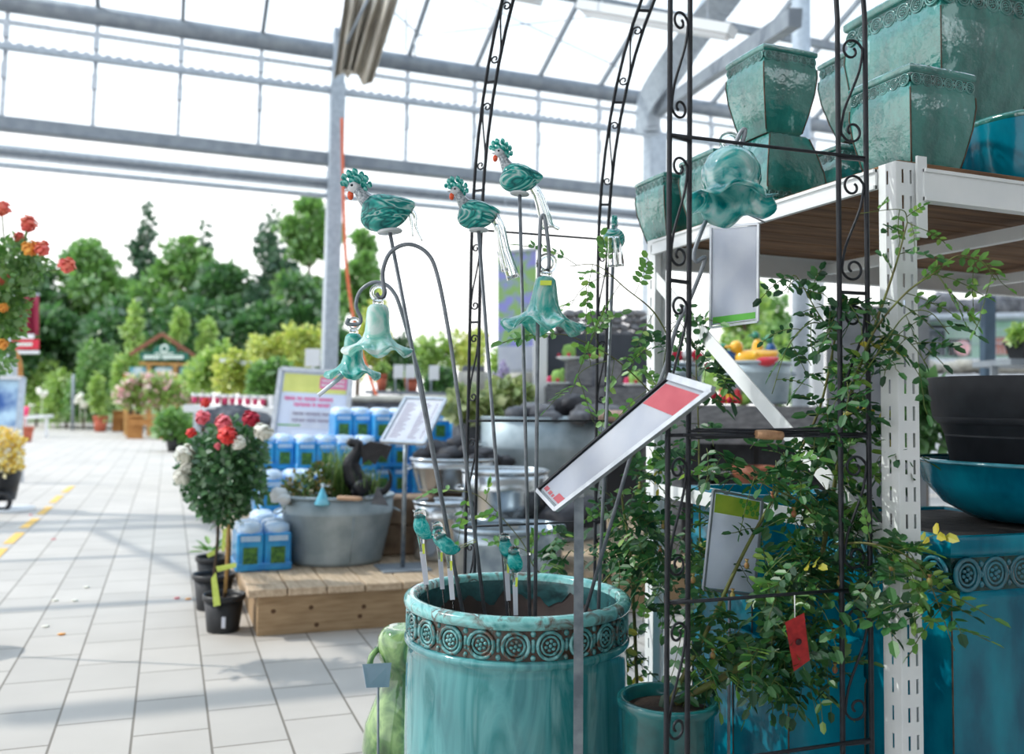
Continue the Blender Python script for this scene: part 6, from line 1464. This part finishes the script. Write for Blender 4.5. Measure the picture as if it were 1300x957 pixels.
# ---- white shelf with pink pots and boulders
d = 14.0
t = thing('plant_shelf', 'white plant table edge carrying the row of pink pots', 'table', PZ(296, d, 0)); zz = P(296, 514, d).z
b = MB(); b.bar(P(243, 518, d), P(352, 522, d), .7, 9 * mpp(d), ZA); b.build('table_top', M_offwhite, t)
for x in (250, 346): b = MB(); b.bar(PZ(x, d, 0), P(x, 522, d), .08, .08); b.build('leg', M_steel, t)
M_pp = mat('pink_pot', srgb(206, 60, 106), srgb(182, 44, 90), rough=.45, scale=5)
pk = thing('pink_pot', 'pink pot with a white rim standing in the row on the white plant table', 'pot', (0, 0, 0), 'pink pots on the white table')
b = MB(); b.lathe([(.001, 0), (.034, 0), (.048, .11), (.044, .11), (.03, .01), (.001, .01)], (0, 0, 0), 16); b.build('body', M_pp, pk, local=True)
b = MB(); b.lathe([(.045, .10), (.05, .10), (.052, .15), (.046, .15), (.042, .10)], (0, 0, 0), 16); b.build('rim', M_offwhite, pk, local=True)
for k in range(10):
    o = pk if k == 0 else copy_tree(pk); x = 247 + 9.6 * k; place(o, P(x, 513.5 + (x - 296) * .035, d - .26))
wk = None
for k, x in enumerate((330.5, 340)):
    o = thing('white_pot', 'white square pot at the right end of the pink pot row', 'pot', P(x + 14, 516, d - .26), 'white pots by the pink row'); b = MB(); c = P(x + 14, 516, d - .26); b.lathe([(.001, 0), (.05, 0), (.065, .17), (.058, .17), (.04, .01), (.001, .01)], c, 4, None, False); b.build('body', M_offwhite, o)
for k, (x, y, r) in enumerate(((272, 532, .16), (296, 530, .2), (322, 536, .18), (312, 548, .16), (285, 546, .15))):
    sd += 1; stone('grey boulder piled below the white plant table, behind the red roses', P(x, y, 10.5), (r * 1.2, r, r * .75), M_stonegrey, 'boulders below the white table', sd)
t = thing('stone_bench', 'low pale stone bench under the boulders behind the rose standards', 'bench', PZ(300, 10.5, 0)); b = MB(); c = PZ(300, 10.5, 0); h = P(300, 552, 10.5).z; b.box(c + ZA * h / 2, (.75, .5, h), bev=.03); b.build('body', M_stonepale, t); b = MB(); b.box(c + ZA * h, (.8, .55, .06), bev=.02); b.build('slab', M_stonegrey, t)

# ---- poster stand with yellow header
t = thing('poster_stand', 'large white poster stand with yellow and pink header behind the blue cartons', 'sign', PZ(393, 9.3, 0)); d = 9.3
TL, TR, BR, BL = P(357, 468, d + .25), P(446, 474, d + .25), P(434, 640, d - .1), P(334, 640, d - .1)
nn = (TR - TL).cross(BL - TL).normalized(); nn = nn if nn.dot(FWD) < 0 else -nn
def onS(u, v, o=0.): return TL * (1 - u) * (1 - v) + TR * u * (1 - v) + BR * u * v + BL * (1 - u) * v + nn * o
def sS(b, u0, u1, v0, v1, o=.004): b.add([onS(u0, v0, o), onS(u1, v0, o), onS(u1, v1, o), onS(u0, v1, o)], [(0, 1, 2, 3)])
b = MB(); b.slab(TL, TR, BR, BL, .03); sheet = b.build('sheet', mat('poster_white', srgb(222, 228, 244), srgb(214, 222, 240), rough=.5, scale=2), t)
b = MB(); sS(b, .06, .95, .03, .17); b.build('yellow_header', M_yellowcard, sheet)
b = MB(); sS(b, .57, .95, .045, .135, .006); hp = b.build('pink_patch', M_pink, sheet)
b = MB()
for k in range(2):
    for j in range(7): sS(b, .60 + .047 * j, .635 + .047 * j, .065 + .034 * k, .080 + .034 * k, .008)
b.build('patch_lettering', M_letters, hp)
b = MB()
def words_(b, u0, v, lens, h, gap=.018, o=.006):
    u = u0
    for L in lens:
        for j in range(L): sS(b, u, u + .020, v, v + h * (1 if j % 3 else .8), o); u += .026
        u += gap
words_(b, .10, .205, (6, 3, 7, 8), .028); b.build('pink_lettering', M_pink, sheet)
b = MB(); words_(b, .24, .250, (9, 2, 7), .028); b.build('pink_lettering', M_pink, sheet)
b = MB(); sS(b, .2, .93, .30, .44, .006); tb = b.build('text_box', M_paper, sheet)
b = MB(); words_(b, .24, .322, (6, 8, 7), .02, o=.009); words_(b, .24, .372, (7, 5, 10), .02, o=.009); b.build('grey_lettering', MATS['print_grey'], tb)
b = MB(); sS(b, .05, .36, .415, .425, .007); b.build('green_mark', M_green, sheet)
b = MB(); c_ = [TL, TR, BR, BL]
for i in range(4): b.bar(c_[i], c_[(i + 1) % 4], .045, .05, nn)
b.build('frame', M_alu, t)
for x, xx in ((338, 330), (430, 440)): b = MB(); b.bar(P(x, 636, d - .1), PZ(xx, d + .1, 0), .05, .05); b.bar(onS(.1 if x < 400 else .9, .05) - nn * .02, PZ(xx, d + 1.0, 0), .04, .04); b.build('leg', M_alu, t)
# ---- terracotta pots on a dark table right of the column, little white signs
d = 12.0
t = thing('nursery_table', 'dark metal table with terracotta pots right of the grey column', 'table', PZ(545, d, 0))
b = MB(); b.bar(P(470, 498, d), P(650, 502, d), .9, .04, ZA); b.build('table_top', M_darksteel, t)
for x in (476, 560, 644): b = MB(); b.bar(PZ(x, d, 0), P(x, 499, d), .05, .05); b.build('leg', M_darksteel, t)
for i, (x, y0, y1, w) in enumerate(((484, 475, 497, 14), (522, 480, 499, 18))):
    c = P(x, y1, d - .2); simple_pot(('left' if i == 0 else 'right') + ' terracotta pot on the dark metal table by the column', c, w / 2 * mpp(d), (y1 - y0) * mpp(d), M_terra)
    shrub('small green plant in the ' + ('left' if i == 0 else 'right') + ' terracotta pot', x, y0 - 12, y0 + 2, 16, d - .2, LM_light, 160, 130 + i, .07, c.z + .1, 'potted_plant')
for i, (x, y0, y1) in enumerate(((506, 463, 480), (521, 463, 480), (551, 464, 482))):
    p = P(x, (y0 + y1) / 2, d - .35); tt = thing('plant_sign', ('left', 'middle', 'right')[i] + ' small white sign on a stick above the dark metal table', 'sign', Vector((p.x, p.y, P(x, 499, d - .3).z)), 'small white signs by the column')
    b = MB(); b.box(p, (12.5 * mpp(d), .01, (y1 - y0) * mpp(d)), (RIGHT, FWD, ZA), .003); b.build('panel', M_offwhite, tt); b = MB(); b.tube([P(x - 4, 499, d - .34), P(x - 4, y0, d - .34)], .012, 6); b.build('stick', M_steel, tt)
p = P(397, 454, 12.2); b = MB(); b.box(p, (.2, .02, .24), (RIGHT, FWD, ZA), .004); b.bar(p + FWD * .02, PZ(397, 12.25, 0), .03, .03); solo(b, 'notice_panel', M_offwhite, 'white notice panel left of the grey column above the poster stand', 'sign')
for i, (x, y) in enumerate(((292, 458), (318, 461), (348, 470))):
    p = P(x, y, 15.5); b = MB(); b.box(p, ((26, 24, 16)[i] * mpp(15.5), .02, (6, 6, 22)[i] * mpp(15.5)), (RIGHT, FWD, ZA), .003); b.bar(p + FWD * .02, PZ(x, 15.55, .3), .02, .02); solo(b, 'bed_sign', M_offwhite, ('left wide white bed sign above the sunny shrubs', 'right wide white bed sign above the sunny shrubs', 'upright white bed sign left of the poster stand')[i], 'sign')
# ---- stone trough wall and stone urns
t = thing('stone_trough', 'long grey stone trough with a pale top behind the list sign', 'trough', PZ(520, 10.4, 0)); d = 10.4
b = MB(); c = PZ(515, d, 0); h = P(515, 506, d).z; b.box(c + ZA * h / 2, (1.25, .5, h), (RIGHT, FWD, ZA), .03); b.build('body', M_stonegrey, t)
b = MB(); b.box(c + ZA * h, (1.3, .55, .05), (RIGHT, FWD, ZA), .02); b.build('rim', M_stonepale, t)
for i, (x, y0, w, d) in enumerate(((597, 464, 46, 9.8), (665, 462, 52, 9.4))):
    c = PZ(x, d, 0); r = w / 2 * mpp(d); h = P(x, y0, d).z; t = thing('stone_urn', ('left' if i == 0 else 'right') + ' domed pale stone urn behind the hostas', 'urn', c, 'pale stone urns')
    b = MB(); b.lathe([(.001, 0), (r * .7, 0), (r * .75, .06), (r * .55, .12), (r * .6, h * .5), (r * 1.0, h * .80), (r * 1.02, h * .88), (r * .85, h * .965), (.001, h * .97)], c, 36); b.build('body', M_stonepale, t)
    b = MB(); b.lathe([(r * .6, h * .955), (r * .66, h * .97), (r * .62, h), (.001, h)], c, 32); b.build('lid', M_stonegrey, t)
# ---- floral poster and white post
d = 9.0
t = thing('floral_poster', 'tall hanging poster of lilac flowers between the arch legs', 'poster', P(656, 470, d))
b = MB(); b.slab(P(632, 322, d), P(681, 317, d), P(681, 470, d), P(632, 472, d), .012); sh = b.build('sheet', mat('floral_print', srgb(160, 160, 226), srgb(156, 196, 120), rough=.5, scale=6, lo=.44, hi=.58, detail=5), t)
b = MB(); b.slab(P(632, 440, d - .01), P(681, 439, d - .01), P(681, 470, d - .01), P(632, 472, d - .01), .004); b.build('pale_foot', M_paper, sh)
b = MB(); b.bar(P(630, 321, d), P(683, 316, d), .03, .03); b.bar(P(631, 472, d), P(682, 470, d), .03, .03); b.build('rails', M_alu, t)
for x in (640, 674): b = MB(); b.tube([P(x, 319, d), W(x, 252) - YA * .05], .005, 6); b.build('hanging_cord', M_alu, t)
b = MB(); b.bar(PZ(684, 8.6, 0), P(686, 415, 8.6), .13, .13, FWD); b.box(P(686, 414, 8.6), (.2, .2, .03), bev=.01); solo(b, 'white_post', M_offwhite, 'square white post beside the floral poster', 'post', base=PZ(684, 8.6, 0))
# ---- dark panel, slate pile, grey plank tables with cacti and coloured figures
d = 9.2
b = MB(); b.slab(P(694, 424, d), P(838, 424, d), PZ(838, d, .02), PZ(694, d, .02), .05); solo(b, 'dark_panel', mat('charcoal_board', srgb(72, 76, 84), srgb(58, 62, 70), rough=.7, scale=4), 'charcoal backing board behind the cactus table', 'panel')
M_slate = mat('slate', srgb(96, 96, 100), srgb(186, 186, 190), rough=.45, scale=6, lo=.4, hi=.75, bump=.5)
r3 = random.Random(4); k = 0
for row in range(4):
    for j in range(11 - row):
        x = 706 + 13 * j + r3.uniform(-3, 3) + row * 6; y = 424 - row * 8.5; k += 1
        s_ = r3.uniform(.06, .085); stone('grey slate chunk in the pile on the charcoal board', P(x, y, 9.35), (s_, s_ * .8, s_ * .55), M_slate, 'slate pile behind the cactus table', 200 + k, 'slate_chunk')
b = MB(); c = P(772, 430, 9.5); b.slab(P(700, 428, 9.24), P(846, 428, 9.24), P(846, 428, 9.24) + FWD * .5, P(700, 428, 9.24) + FWD * .5, -.03); solo(b, 'slate_shelf', M_greyplank, 'plank shelf carrying the slate pile', 'shelf')
def plank_table(label, x0, x1, y, d, depth=.7, th=34):
    p, q = P(x0, y, d), P(x1, y, d); q.z = p.z; dx = (q - p).normalized(); dy = ZA.cross(dx); t = thing('plank_table', label, 'table', ((p.x + q.x) / 2, (p.y + q.y) / 2, 0))
    for k in range(4): b = MB(); b.bar(p + dy * depth * (k + .5) / 4 - ZA * .02, q + dy * depth * (k + .5) / 4 - ZA * .02, depth / 4 - .008, .04); b.build('plank', M_greyplank, t)
    b = MB(); b.bar(p + dy * .01 - ZA * (.04 + th * mpp(d) / 2), q + dy * .01 - ZA * (.04 + th * mpp(d) / 2), .03, th * mpp(d)); b.build('front_board', M_greyplank, t)
    for e in (p + dx * .06, q - dx * .06):
        for o in (.06, depth - .06): b = MB(); f_ = e + dy * o; b.bar(Vector((f_.x, f_.y, 0)), f_ - ZA * .05, .07, .07, FWD); b.build('leg', M_greyplank, t)
    return t, dy
plank_table('grey plank table with potted cacti behind the arch leg', 692, 842, 490, 8.3, .7, 28)
t = thing('plank_crate', 'grey plank crate standing on the cactus table', 'crate', P(752, 489, 8.55)); a0 = P(714, 489, 8.5); 
b = MB(); c = P(753, 472, 8.62); c.z = P(753, 489.5, 8.3).z + .12; b.box(c, (.52, .26, .235), (RIGHT, Vector((FWD.x, FWD.y, 0)).normalized(), ZA), .006); b.build('body', M_greyplank, t)
b = MB(); b.box(c - FWD * .131 + ZA * 0, (.05, .012, .235), (RIGHT, Vector((FWD.x, FWD.y, 0)).normalized(), ZA)); b.build('batten', M_stonegrey, t)
ztab = P(753, 490, 8.3).z; zcr = c.z + .118
M_cactus = mat('cactus_skin', srgb(150, 186, 90), srgb(116, 160, 76), rough=.6, scale=18)
def cactus(label, p, s=1.0, flower=None):
    t = thing('potted_cactus', label, 'cactus', p, 'cacti on the grey plank table'); b = MB(); b.lathe([(.001, 0), (.05 * s, 0), (.10 * s, .022 * s), (.095 * s, .026 * s), (.05 * s, .008), (.001, .008)], p, 20); b.build('saucer', M_offwhite, t)
    b = MB(); rr = lambda k, r, z, a: (r * (1 + .08 * math.cos(10 * a)), z); b.lathe([(.02 * s, .01), (.045 * s, .03 * s), (.05 * s, .07 * s), (.035 * s, .115 * s), (.001, .125 * s)], p, 40, None, True, rip=rr); b.ell(Vector(p) + Vector((.04 * s, 0, .11 * s)), (.02 * s, .02 * s, .028 * s), 8, 6); b.build('cactus', M_cactus, t)
    for a in (.6, 2.4, 4.3): b = MB(); b.ell(Vector(p) + Vector((.078 * s * math.cos(a), .078 * s * math.sin(a), .04 * s)), .016 * s, 8, 6); b.build('red_ball', M_rcrim, t)
    if flower: b = MB(); [b.ell(Vector(p) - RIGHT * .06 * s + ZA * .05 * s + Vector((math.cos(a) * .018, 0, math.sin(a) * .018)), .016, 7, 5) for a in (0, 1.2, 2.5, 3.8, 5)]; b.build('pink_flower', MATS['hot_pink_petal'], t)
def at_z(x, d, z): return PZ(x, d, z)
cactus('cactus on a white saucer standing on the plank crate', at_z(722, 8.56, zcr), 1.25)
cactus('cactus with a pink flower at the left end of the plank table', at_z(708, 8.42, ztab), 1.2, True)
cactus('cactus right of the plank crate, seen past the arch leg', at_z(759, 8.6, zcr), 1.1)
cactus('cactus at the right end of the plank table by the rack post', at_z(806, 8.45, ztab), 1.2, True)
plank_table('long grey plank table in the shade under the pot shelf', 850, 1090, 513, 6.6, .8, 42)
zt2 = P(930, 513, 6.6).z
oval_tub('grey zinc tub of glazed figures on the long plank table', at_z(962, 6.95, zt2), .26, .22, P(962, 461, 6.95).z - zt2, .88, M_zincdull, seam=False)
oval_tub('small zinc tub of flowers at the left of the long plank table', at_z(866, 6.95, zt2), .16, .14, P(850, 462, 6.95).z - zt2, .86, M_zinc, handles=False, seam=False)
ztub = P(962, 461, 6.95).z
M_fy = mat('yellow_figure', srgb(246, 190, 40), srgb(236, 160, 30), rough=.2, coat=.6, scale=9); M_fb = mat('blue_figure', srgb(24, 70, 130), srgb(30, 96, 150), rough=.2, coat=.6, scale=9); M_fg = mat('green_figure', srgb(20, 116, 96), srgb(40, 140, 80), rough=.2, coat=.6, scale=9); M_fr = mat('red_figure', srgb(200, 40, 56), rough=.2, coat=.6)
def duck(label, x, y, d, s, m, mh, up=False, yaw=0):
    p = P(x, y, d); t = thing('duck_figure', label, 'figure', p - ZA * .05 * s, 'glazed duck figures'); b = MB()
    sp = [(-.12, .0, .02, .02), (-.09, .0, .055, .05), (0, -.005, .075, .06), (.08, .01, .05, .045), (.14, .04, .012, .012)]
    if up: sp = [(0, -.09, .03, .03), (.0, -.06, .055, .055), (.0, 0, .06, .06), (-.005, .07, .04, .04), (-.01, .10, .02, .02)]
    X = RIGHT * math.cos(yaw) + Vector((FWD.x, FWD.y, 0)) * math.sin(yaw); bodyloft(b, [tuple(k * s for k in q) for q in lerp_rows(sp, 3)], (X, X.cross(ZA), ZA), 14); b.v = [v + p for v in b.v]; b.build('body', m, t)
    hp = p + (X * -.02 + ZA * .13) * s if up else p + (X * -.11 + ZA * .07) * s
    b = MB(); b.ell(hp, .04 * s, 12, 8); b.ell(hp - X * .045 * s, (.03 * s, .02 * s, .01 * s), 8, 5, (X, X.cross(ZA), ZA)); h = b.build('head', mh, t)
duck('big yellow glazed duck lying on the zinc tub under the shelf', 958, 455, 6.85, 1.25, M_fy, M_fy)
duck('blue glazed duck with a green head at the left on the zinc tub', 934, 452, 6.9, .9, M_fb, M_fg)
duck('upright blue glazed duck with a green head at the right on the zinc tub', 979, 449, 6.9, .85, M_fb, M_fg, True)
duck('small red glazed duck between the yellow and the upright blue one', 972, 459, 6.78, .7, M_fr, M_fy)
duck('small orange duck with a green head behind the yellow one', 962, 443, 7.0, .8, M_fy, M_fg, True)
for i, (x, y, m) in enumerate(((826, 446, M_fy), (842, 452, M_offwhite), (852, 450, M_rcrim), (866, 451, M_offwhite), (876, 452, M_rcrim))):
    b = MB(); c = P(x + 8, y, 6.9)
    for j in range(6): b.ell(c + Vector((.03 * math.cos(j), .02 * math.sin(j * 2), .025 * math.sin(j))), .03, 8, 6)
    solo(b, 'flower_ball', m, ('yellow flower leftmost in the small zinc tub', 'left white flower in the small zinc tub', 'left red flower in the small zinc tub', 'right white flower in the small zinc tub', 'right red flower in the small zinc tub')[i], 'flower')
for i, (x, y, m) in enumerate(((924, 494, M_fy), (936, 500, M_fr), (917, 500, M_fr), (946, 492, M_cactus))):
    p = at_z(x, 6.75, zt2); b = MB(); b.lathe([(.001, 0), (.03, 0), (.045, .05), (.02, .09), (.03, .1), (.001, .12)], p, 16); solo(b, 'small_vase', m, ('small yellow', 'small red', 'small dark red', 'small green')[i] + ' glazed vase on the long plank table', 'vase')
tx = P(850, 513, 6.6); tv = P(1090, 513, 6.6)
M_shadebox = mat('shade_box_dark', srgb(44, 46, 52), srgb(58, 60, 66), rough=.6, scale=12)  # dark boxes added to fill the shaded gap below the table top
for i, (x, lab) in enumerate(((872, 'leftmost dark box added as shade under the long plank table'), (925, 'dark box second from the left, added as shade under the long plank table'), (980, 'dark box third from the left, added as shade under the long plank table'), (1040, 'rightmost dark box added as shade under the long plank table'))):
    c = PZ(x, 7.0, .0); t = thing('shade_box', lab, 'crate', c, 'dark boxes added as shade under the long plank table'); X = RIGHT; Y = Vector((FWD.x, FWD.y, 0)).normalized()
    for z in (0, .3, .6, .9):
        b = MB(); b.box(c + ZA * (z + .14), (.29, .38, .27), (X, Y, ZA), .012); o = b.build('dark_box', M_shadebox, t)
        b = MB(); b.box(c + ZA * (z + .25) - Y * .19, (.30, .02, .03), (X, Y, ZA), .004); b.build('rim', M_blackplastic, o)
c = PZ(958, 6.35, 0); hh = P(958, 622, 6.3).z
t = thing('wooden_stool', 'low dark stool carrying the brown bowl in front of the dark boxes', 'stool', c); b = MB(); b.box(c + ZA * (hh - .02), (.36, .36, .04), (RIGHT, Vector((FWD.x, FWD.y, 0)).normalized(), ZA), .008); b.build('seat', M_greyplank, t)
for sx in (-.14, .14):
    for sy in (-.14, .14): b = MB(); q = c + RIGHT * sx + Vector((FWD.x, FWD.y, 0)).normalized() * sy; q.z = 0; b.bar(q, q + ZA * (hh - .03), .035, .035, FWD); b.build('leg', M_greyplank, t)
q = c + ZA * hh; t = thing('bowl_pot', 'brown glazed bowl seen through the roses below the rack brace', 'bowl', q); b = MB(); b.lathe([(.001, 0), (.08, 0), (.15, .10), (.165, .15), (.15, .15), (.07, .02), (.001, .02)], q, 32); b.build('body', mat('brown_bowl', srgb(150, 92, 66), srgb(116, 66, 50), rough=.35, scale=9), t); b = MB(); b.torus(q + ZA * .15, .158, .009, n=28); b.build('rim', MATS['brown_bowl'], t)
# white post and grey wall parts seen under the shelf
b = MB(); b.bar(PZ(1037, 9.6, 0), P(1037, 352, 9.6), .12, .12, FWD); solo(b, 'white_post', M_offwhite, 'square white post right of the round grey pipe under the shelf', 'post', base=PZ(1037, 9.6, 0))
b = MB(); b.slab(P(1050, 388, 11), P(1180, 388, 11), PZ(1180, 11, .02), PZ(1050, 11, .02), .06); struct(b, 'wall_inner', mat('grey_partition', srgb(120, 122, 124), srgb(98, 100, 104), rough=.8, scale=3))
# ---- right-hand yard: fence, green kiosk, blue post, potted plant, rocks
d = 16
t = thing('kiosk', 'pale green market kiosk with a dark hatch behind the wire fence', 'kiosk', PZ(1240, d, 0))
b = MB(); b.box(PZ(1240, d + 1, P(1240, 405, d).z / 2) , (2.6, 1.6, P(1240, 405, d).z), (RIGHT, Vector((FWD.x, FWD.y, 0)).normalized(), ZA), .02); b.build('body', mat('mint_paint', srgb(150, 214, 182), srgb(206, 232, 220), rough=.5, scale=1.2), t)
zc = P(1240, 405, d).z
b = MB(); b.bar(P(1150, 404, d - .1), P(1330, 402, d - .1), .9, .08, ZA); b.build('awning', M_steel, t)
for (x0, x1, y0, y1, m, nm_) in ((1204, 1232, 430, 452, M_slot, 'hatch'), (1258, 1298, 428, 450, mat('pink_crate', srgb(196, 132, 118), srgb(164, 100, 86), rough=.7, scale=3), 'crate_panel'), (1165, 1200, 412, 452, mat('dark_opening', srgb(54, 60, 66), rough=.8), 'door_panel')):
    b = MB(); p = P((x0 + x1) / 2, (y0 + y1) / 2, d + .15); b.box(p, ((x1 - x0) * mpp(d), .06, (y1 - y0) * mpp(d)), (RIGHT, Vector((FWD.x, FWD.y, 0)).normalized(), ZA), .01); b.build(nm_, m, t)
b = MB(); c = P(1222, 442, 15.6); b.ell(c, (.13, .12, .14), 16, 12); solo(b, 'pink_jar', mat('rose_jar', srgb(226, 168, 168), rough=.4), 'rounded pink jar in the hatch of the green kiosk', 'jar')
b = MB(); b.bar(PZ(1240, 15.5, 0) , PZ(1240, 15.5, P(1240, 455, 15.5).z), 3.0, .5, FWD); struct(b, 'wall_counter', M_offwhite)
t = thing('wire_fence', 'grey wire mesh fence in front of the kiosk at the right', 'fence', PZ(1230, 14, 0)); d = 14
b = MB()
for x in range(1150, 1330, 5): b.tube([PZ(x, d, .02), P(x, 418, d)], .004, 4)
b.build('upright_wires', M_steel, t)['kind'] = 'stuff'
b = MB()
for y in (418, 436, 456, 472, 490, 530): b.tube([P(1148, y, d), P(1330, y, d)], .005, 4)
b.build('cross_wires', M_steel, t)['kind'] = 'stuff'
b = MB(); b.bar(PZ(1253, 9.5, 0), P(1254, 376, 9.5), .11, .11, FWD); solo(b, 'blue_post', mat('slate_blue_steel', srgb(72, 92, 110), srgb(60, 78, 96), rough=.5, scale=6), 'square slate-blue steel post under the right end of the shelf', 'post', base=PZ(1253, 9.5, 0))
d = 7.5
t = thing('plant_bench', 'dark metal bench carrying a potted plant at the right edge', 'table', PZ(1290, d, 0)); b = MB(); b.bar(P(1258, 461, d), P(1345, 463, d), .6, .05, ZA); b.build('bench_top', M_darksteel, t)
for x in (1262, 1340): b = MB(); b.bar(PZ(x, d, 0), P(x, 462, d), .05, .05); b.build('leg', M_darksteel, t)
c = P(1297, 459, d); t = thing('plant_pot', 'black square pot with a fresh green plant at the right edge', 'pot', c); h = 24 * mpp(d); b = MB(); b.lathe([(.001, 0), (.085, 0), (.13, h), (.12, h), (.08, .02), (.001, .02)], c, 4, (Vector((.7, .7, 0)), Vector((-.7, .7, 0)), ZA), False); b.build('body', M_blackplastic, t)
b = MB(); b.lathe([(.128, h - .02), (.136, h - .02), (.136, h + .005), (.12, h + .005), (.118, h - .02)], c, 4, (Vector((.7, .7, 0)), Vector((-.7, .7, 0)), ZA), False); b.build('rim', M_blackplastic, t)
shrub('fresh green plant in the black square pot at the right edge', 1296, 416, 440, 30, d, LM_light, 260, 140, .08, c.z + h, 'potted_plant')
r3 = random.Random(8)
for k in range(12):
    x = 1172 + 13 * k + r3.uniform(-3, 3); s_ = r3.uniform(.14, .2); stone('white pebble boulder along the foot of the wire fence', P(x, 468 + r3.uniform(-3, 3), 13.5), (s_, s_ * .8, s_ * .6), M_stonepale, 'pale boulders by the wire fence', 300 + k)
b = MB(); c = P(1230, 474, 13.6); b.bar(P(1150, 478, 13.6), P(1340, 478, 13.6), .6, .06, ZA); solo(b, 'boulder_shelf', M_alu, 'pale metal shelf under the boulders by the wire fence', 'shelf')
for k in range(14):
    x = 1160 + 13 * k; s_ = r3.uniform(.3, .42); stone('grey rock in the high rock bank behind the kiosk', P(x, 388 + r3.uniform(-6, 6), 22), (s_, s_ * .8, s_ * .7), M_stonegrey, 'rock bank behind the kiosk', 340 + k)
b = MB(); b.box(PZ(1250, 22.6, P(1250, 396, 22).z / 2), (5, .8, P(1250, 396, 22).z), (RIGHT, Vector((FWD.x, FWD.y, 0)).normalized(), ZA)); struct(b, 'wall_yard', M_stonegrey)
# foliage glimpsed between the rack post and the nested pots
shrub('leafy green plant between the rack post and the nested black pots', 1180, 480, 580, 40, 5.5, LM_dark, 500, 150, .12, 0.0, 'leafy_plant')
# far edge of the added, unseen shell that shades this end of the hall
YB = YW - 2 * RUN
# ================================================================ camera
cam = bpy.data.cameras.new('camera'); co = bpy.data.objects.new('camera', cam); COL.objects.link(co); S.camera = co
cam.sensor_fit = 'HORIZONTAL'; cam.sensor_width = 36; cam.lens = FPX / 1300 * 36; cam.shift_y = -(478.5 - CY) / 1300
co.matrix_world = Matrix(((RIGHT.x, UP.x, -FWD.x, CAM.x), (RIGHT.y, UP.y, -FWD.y, CAM.y), (RIGHT.z, UP.z, -FWD.z, CAM.z), (0, 0, 0, 1)))
cam.clip_start = .05; cam.clip_end = 400
cam.dof.use_dof = True; cam.dof.focus_distance = 2.42; cam.dof.aperture_fstop = 2.4
vs = S.view_settings; vs.view_transform = 'Standard'; vs.look = 'None'; vs.exposure = 0.58; vs.gamma = 1; vs.use_curve_mapping = False
cy = S.cycles; cy.use_denoising = True; cy.transparent_max_bounces = 32; cy.max_bounces = 10; cy.transmission_bounces = 10; cy.glossy_bounces = 4; cy.diffuse_bounces = 4
cy.caustics_reflective = False; cy.caustics_refractive = False; cy.sample_clamp_indirect = 6
